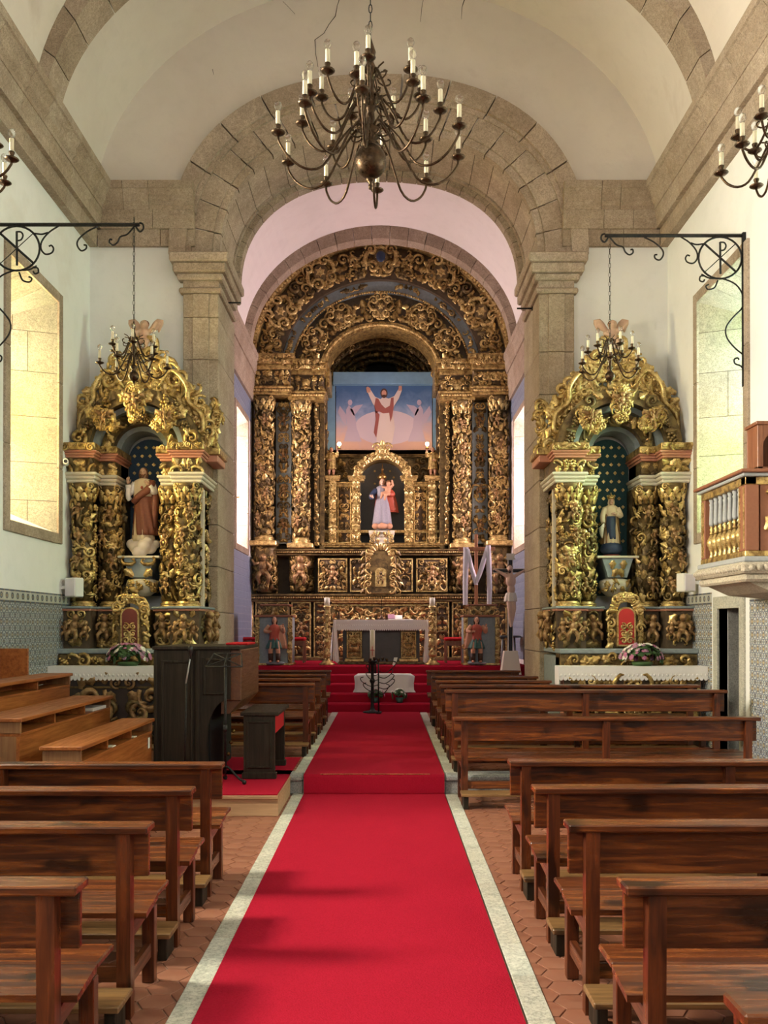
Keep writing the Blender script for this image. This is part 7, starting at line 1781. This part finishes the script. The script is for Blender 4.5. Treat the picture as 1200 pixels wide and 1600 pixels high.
# ================================================================== WROUGHT-IRON BRACKETS WITH CHI-RHO
def bracket(s, Y, xtip, ztop, label):
    xw = s*W; L = abs(xw-xtip)
    T = thing('chandelier_bracket', label, 'bracket', (xw, Y, ztop), 'wrought-iron chandelier brackets')
    k = L/(1100-240.0)                    # drawing units -> metres
    def D(u, v): return (xw-s*(1100-u)*k, Y, ztop-(v-95)*k)
    MB().tube([D(240, 95), D(1112, 95)], .020, 4, smooth=False).build('top_bar', 'iron', T)
    MB().box(min(xw, xw-s*.035), max(xw, xw-s*.035), Y-.02, Y+.02, ztop-925*k, ztop+.03).build('wall_bar', 'iron', T)
    def curl(pts, r=.009, name='scroll'): MB().tube(smooth_path([D(*p) for p in pts], 4), r, 6).build(name, 'iron', T)
    curl([(265, 100), (240, 135), (218, 118), (222, 92), (240, 84)], .010, 'hook')
    curl([(270, 105), (310, 150), (350, 165), (365, 195), (390, 213), (412, 200), (410, 180), (398, 182)])
    curl([(480, 105), (540, 135), (590, 180), (597, 215), (575, 245), (548, 235), (545, 215), (560, 212)])
    curl([(700, 100), (760, 140), (800, 190), (805, 235), (780, 265), (745, 258), (733, 235), (745, 215), (760, 220)])
    curl([(765, 140), (800, 150), (850, 145)])
    c = [(945+132*math.cos(q), 232+128*math.sin(q)) for q in np.linspace(0, 2*PI, 33)]
    MB().tube([D(*p) for p in c], .011, 6, cap=False).build('ring', 'iron', T)
    fl = (lambda p: p) if s > 0 else (lambda p: (1890-p[0], p[1]))
    MB().tube([D(*fl((850, 145))), D(*fl((1045, 320)))], .012, 4, smooth=False).build('chi_stroke', 'iron', T); MB().tube([D(*fl((1040, 145))), D(*fl((850, 320)))], .005, 4, smooth=False).build('chi_stroke', 'iron', T)
    MB().tube([D(*fl((945, 135))), D(*fl((947, 330)))], .012, 4, smooth=False).build('rho_stem', 'iron', T)
    MB().tube(smooth_path([D(*fl(p)) for p in ((945, 136), (970, 138), (981, 158), (970, 182), (945, 188))], 4), .009, 6).build('rho_bowl', 'iron', T)
    curl([(830, 332), (880, 356), (960, 360), (1040, 395), (1082, 460), (1084, 530), (1020, 600), (980, 660), (985, 720), (1030, 780), (1090, 830)], .009)
    curl([(852, 342), (825, 345), (820, 370), (840, 378), (850, 365)]); curl([(930, 370), (910, 415), (870, 425), (858, 405), (875, 395)])
    curl([(1095, 930), (1070, 895), (1035, 880), (1030, 855), (1050, 845), (1060, 856)])
for s, Y, px, py, lb in ((-1, 9.1, 218, 351, 'black iron bracket with monogram ring on the left wall above the window'), (1, 9.55, 945, 371, 'black iron bracket with monogram ring on the right wall above the window')):
    p = at(px, py, Y); bracket(s, Y, p.x, p.z if s < 0 else p.z+.02, lb)
for s, xt in ((-1, -2.50), (1, 2.47)): bracket(s, 5.4, xt-s*.0, 5.80, 'black iron bracket high on the %s wall near the camera' % ('left' if s < 0 else 'right'))

# ================================================================== LOUDSPEAKERS, WALL CAMERA
for s, px, py0, py1, Y, lb in ((-1, 103, 903, 933, 11.15, 'left'), (1, 1080, 896, 925, 11.0, 'right')):
    z0, z1 = at(px, py1, Y).z, at(px, py0, Y).z; xa = s*(W-.13); T = thing('wall_speaker', 'white loudspeaker on the %s nave wall above the tiles' % lb, 'loudspeaker', (s*W, Y, z0), 'pair of white wall speakers')
    m = Matrix.Translation((s*(W-.16), Y, (z0+z1)/2)) @ Matrix.Rotation(R(28*s), 4, 'Z')
    hz = (z1-z0)/2
    MB().box(-.095, .095, -.07, .07, -hz, hz, .012, M=m).build('cabinet', 'white_plastic', T); MB().box(-.085, .085, -.076, -.069, -hz+.012, hz-.012, .004, M=m).build('grille', 'cloth_lilac', T)
    MB().box(min(s*W, s*(W-.08)), max(s*W, s*(W-.08)), Y-.02, Y+.02, (z0+z1)/2-.02, (z0+z1)/2+.02).build('wall_mount', 'white_plastic', T)
p = at(103, 724, 11.2); T = thing('security_camera', 'small white bullet camera on the left wall beside the altarpiece', 'camera', (-W, 11.2, p.z))
MB().cyl((-W, 11.2, p.z), (-W+.04, 11.2, p.z), .03, .03, 14).build('wall_mount', 'white_plastic', T); MB().tube([(-W+.03, 11.22, p.z), (-W+.10, 11.0, p.z-.01)], .034, 16).build('housing', 'white_plastic', T); MB().tube([(-W+.0999, 11.0005, p.z-.01), (-W+.102, 10.994, p.z-.01)], .022, 14).build('lens', 'black_plastic', T)
p = at(380, 777, 17.3); T = thing('globe_lamp', 'small lit globe lamp at the left chancel window', 'lamp', (-CW, 17.3, p.z)); MB().cyl((-CW-.1, 17.3, p.z), (-CW+.04, 17.3, p.z), .012).build('arm', 'brass', T); MB().ball((-CW+.07, 17.3, p.z), .045, 14, 10).build('globe', 'lamp_white', T)

# ================================================================== PULPIT
X0 = 3.24; Ya, Yb = 7.83, 8.93; zb, zt = 2.22, 3.0
T = thing('pulpit', 'small balcony pulpit with grey and gold balusters on the right wall', 'pulpit', (W, (Ya+Yb)/2, zb-.3))
MB().box(X0-.05, W, Ya-.05, Yb+.05, zb-.10, zb-.0, .02).box(X0-.02, W, Ya-.02, Yb+.02, zb-.17, zb-.1, .02).build('stone_slab', 'granite_pale', T)
cb_ = MB(); cb_.prism([(W, zb-.17), (X0+.05, zb-.17), (X0+.25, zb-.26), (W, zb-.30)], 1, Ya+.05, Yb-.05); cb_.build('stone_corbel', 'granite_pale', T)
g = MB(); rope_line(g, (X0-.052, Ya-.03, zb-.05), (X0-.052, Yb+.03, zb-.05), .03, .06); rope_line(g, (X0, Ya-.052, zb-.05), (W, Ya-.052, zb-.05), .03, .06); stuff(g.build('slab_moulding', 'granite_pale', T))
MB().box(X0-.03, W, Ya-.03, Yb+.03, zb, zb+.05, .01).build('base_rail', 'pulpit_grey', T); MB().box(X0-.005, W, Ya-.005, Yb+.005, zb+.05, zb+.10, .006).build('base_rail', 'gold', T)
MB().box(X0-.03, W, Ya-.03, Yb+.03, zt-.03, zt, .008).build('hand_rail', 'pulpit_grey', T); MB().box(X0-.06, W, Ya-.06, Yb+.06, zt, zt+.03, .008).build('hand_rail', 'pulpit_red', T)
MB().box(X0, X0+.10, Ya, Yb, zt-.10, zt-.03, .006).build('top_rail', 'gold', T); MB().box(X0, W, Ya, Ya+.10, zt-.10, zt-.03, .006).build('top_rail', 'gold', T)
for (a, b_) in ((Ya, Ya+.16), (Yb-.10, Yb)):
    pz = MB().box(X0, X0+.12, a, b_, zb+.1, zt-.1, .006).build('corner_post', 'pulpit_red', T)
    MB().box(X0-.006, X0, a+.02, a+.045, zb+.12, zt-.12).build('gilt_fillet', 'gold_bright', pz); MB().box(X0-.006, X0, b_-.045, b_-.02, zb+.12, zt-.12).build('gilt_fillet', 'gold_bright', pz)
p = MB().box(X0+.14, W-.05, Ya+.02, Ya+.06, zb+.1, zt-.1).build('end_panel', 'pulpit_red', T); g = MB(); carve_rect(g, X0+.2, W-.1, zb+.16, zt-.16, Ya+.02, .16, 1.2, True, (1, 0)); stuff(g.build('carving', G3, p))
zh = zt-.1-(zb+.1)
for k in range(7):
    y = Ya+.24+(Yb-Ya-.40)*k/6; c = (X0+.05, y, zb+.1)
    bl = MB().lathe([(.022, 0), (.028, .02), (.016, .04), (.03, .09), (.05, .14), (.05, .17), (.028, .21), (.016, .235)], c, 14).build('baluster', 'gold_bright', T)
    MB().lathe([(.024, .235), (.024, .25), (.016, .26), (.026, .285), (.014, .30), (.022, .315)], c, 12).build('ring_turning', 'gold', bl)
    MB().lathe([(.020, .315), (.027, .34), (.021, zh-.07), (.026, zh-.05), (.018, zh-.04), (.026, zh-.015), (.026, zh)], c, 14).build('shaft', 'pulpit_grey', bl)
T = thing('wall_shrine', 'brown wooden arched shrine box with a small figure on the pulpit rail', 'shrine', (3.5, 8.0, zt+.03)); zs_ = zt+.03
x0, x1, y0, y1 = 3.36, 3.80, 7.86, 8.10
MB().box(x0, x1, y1-.02, y1, zs_, zs_+.40, .004).build('back', 'shrine_wood', T)
for a in ((x0, x0+.05), (x1-.05, x1)): MB().box(a[0], a[1], y0, y1-.02, zs_, zs_+.40, .004).build('side', 'shrine_wood', T)
MB().box(x0-.015, x1+.015, y0-.015, y1+.01, zs_+.40, zs_+.43, .004).build('top', 'shrine_wood', T); MB().box(x0, x1, y0, y1-.02, zs_, zs_+.03).build('bottom', 'shrine_wood', T)
ar = MB(); xm = (x0+x1)/2; ap = [(x0+.05, zs_+.40), (x0+.05, zs_+.22)]+[(xm+.17*math.cos(q), zs_+.22+.13*math.sin(q)) for q in np.linspace(PI, 0, 12)]+[(x1-.05, zs_+.22), (x1-.05, zs_+.40)]; ar.prism(ap, 1, y0, y0+.02); ar.build('arch_board', 'shrine_wood', T)
fg = robe(T, 'figure', 'robe_grey', xm, 7.98, zs_+.03, [(0, .05, .04, 0, 0), (.12, .04, .035, 0, 0), (.2, .045, .03, 0, 0), (.22, .02, .02, 0, 0)], 8, .1, 24); MB().ball((xm, 7.98, zs_+.275), (.022, .024, .028), 10, 8).build('head', 'flesh', fg)

# iron tie rods sticking out of the pilaster capitals
for s, px, py, lb in ((-1, 347, 473, 'left'), (1, 844, 482, 'right')):
    p = at(px, py, 12.62); x = s*aI
    T = thing('iron_rod', 'short rusty iron rod sticking out of the %s arch pilaster' % lb, 'rod', (x, 12.62, p.z), 'iron rods on the arch pilasters')
    MB().cyl((x+s*.02, 12.62, p.z), (x-s*.22, 12.62, p.z), .012, .012, 8).build('bar', 'iron', T); MB().cyl((x+s*.005, 12.62, p.z), (x-s*.012, 12.62, p.z), .035, .03, 10).build('wall_plate', 'iron', T)
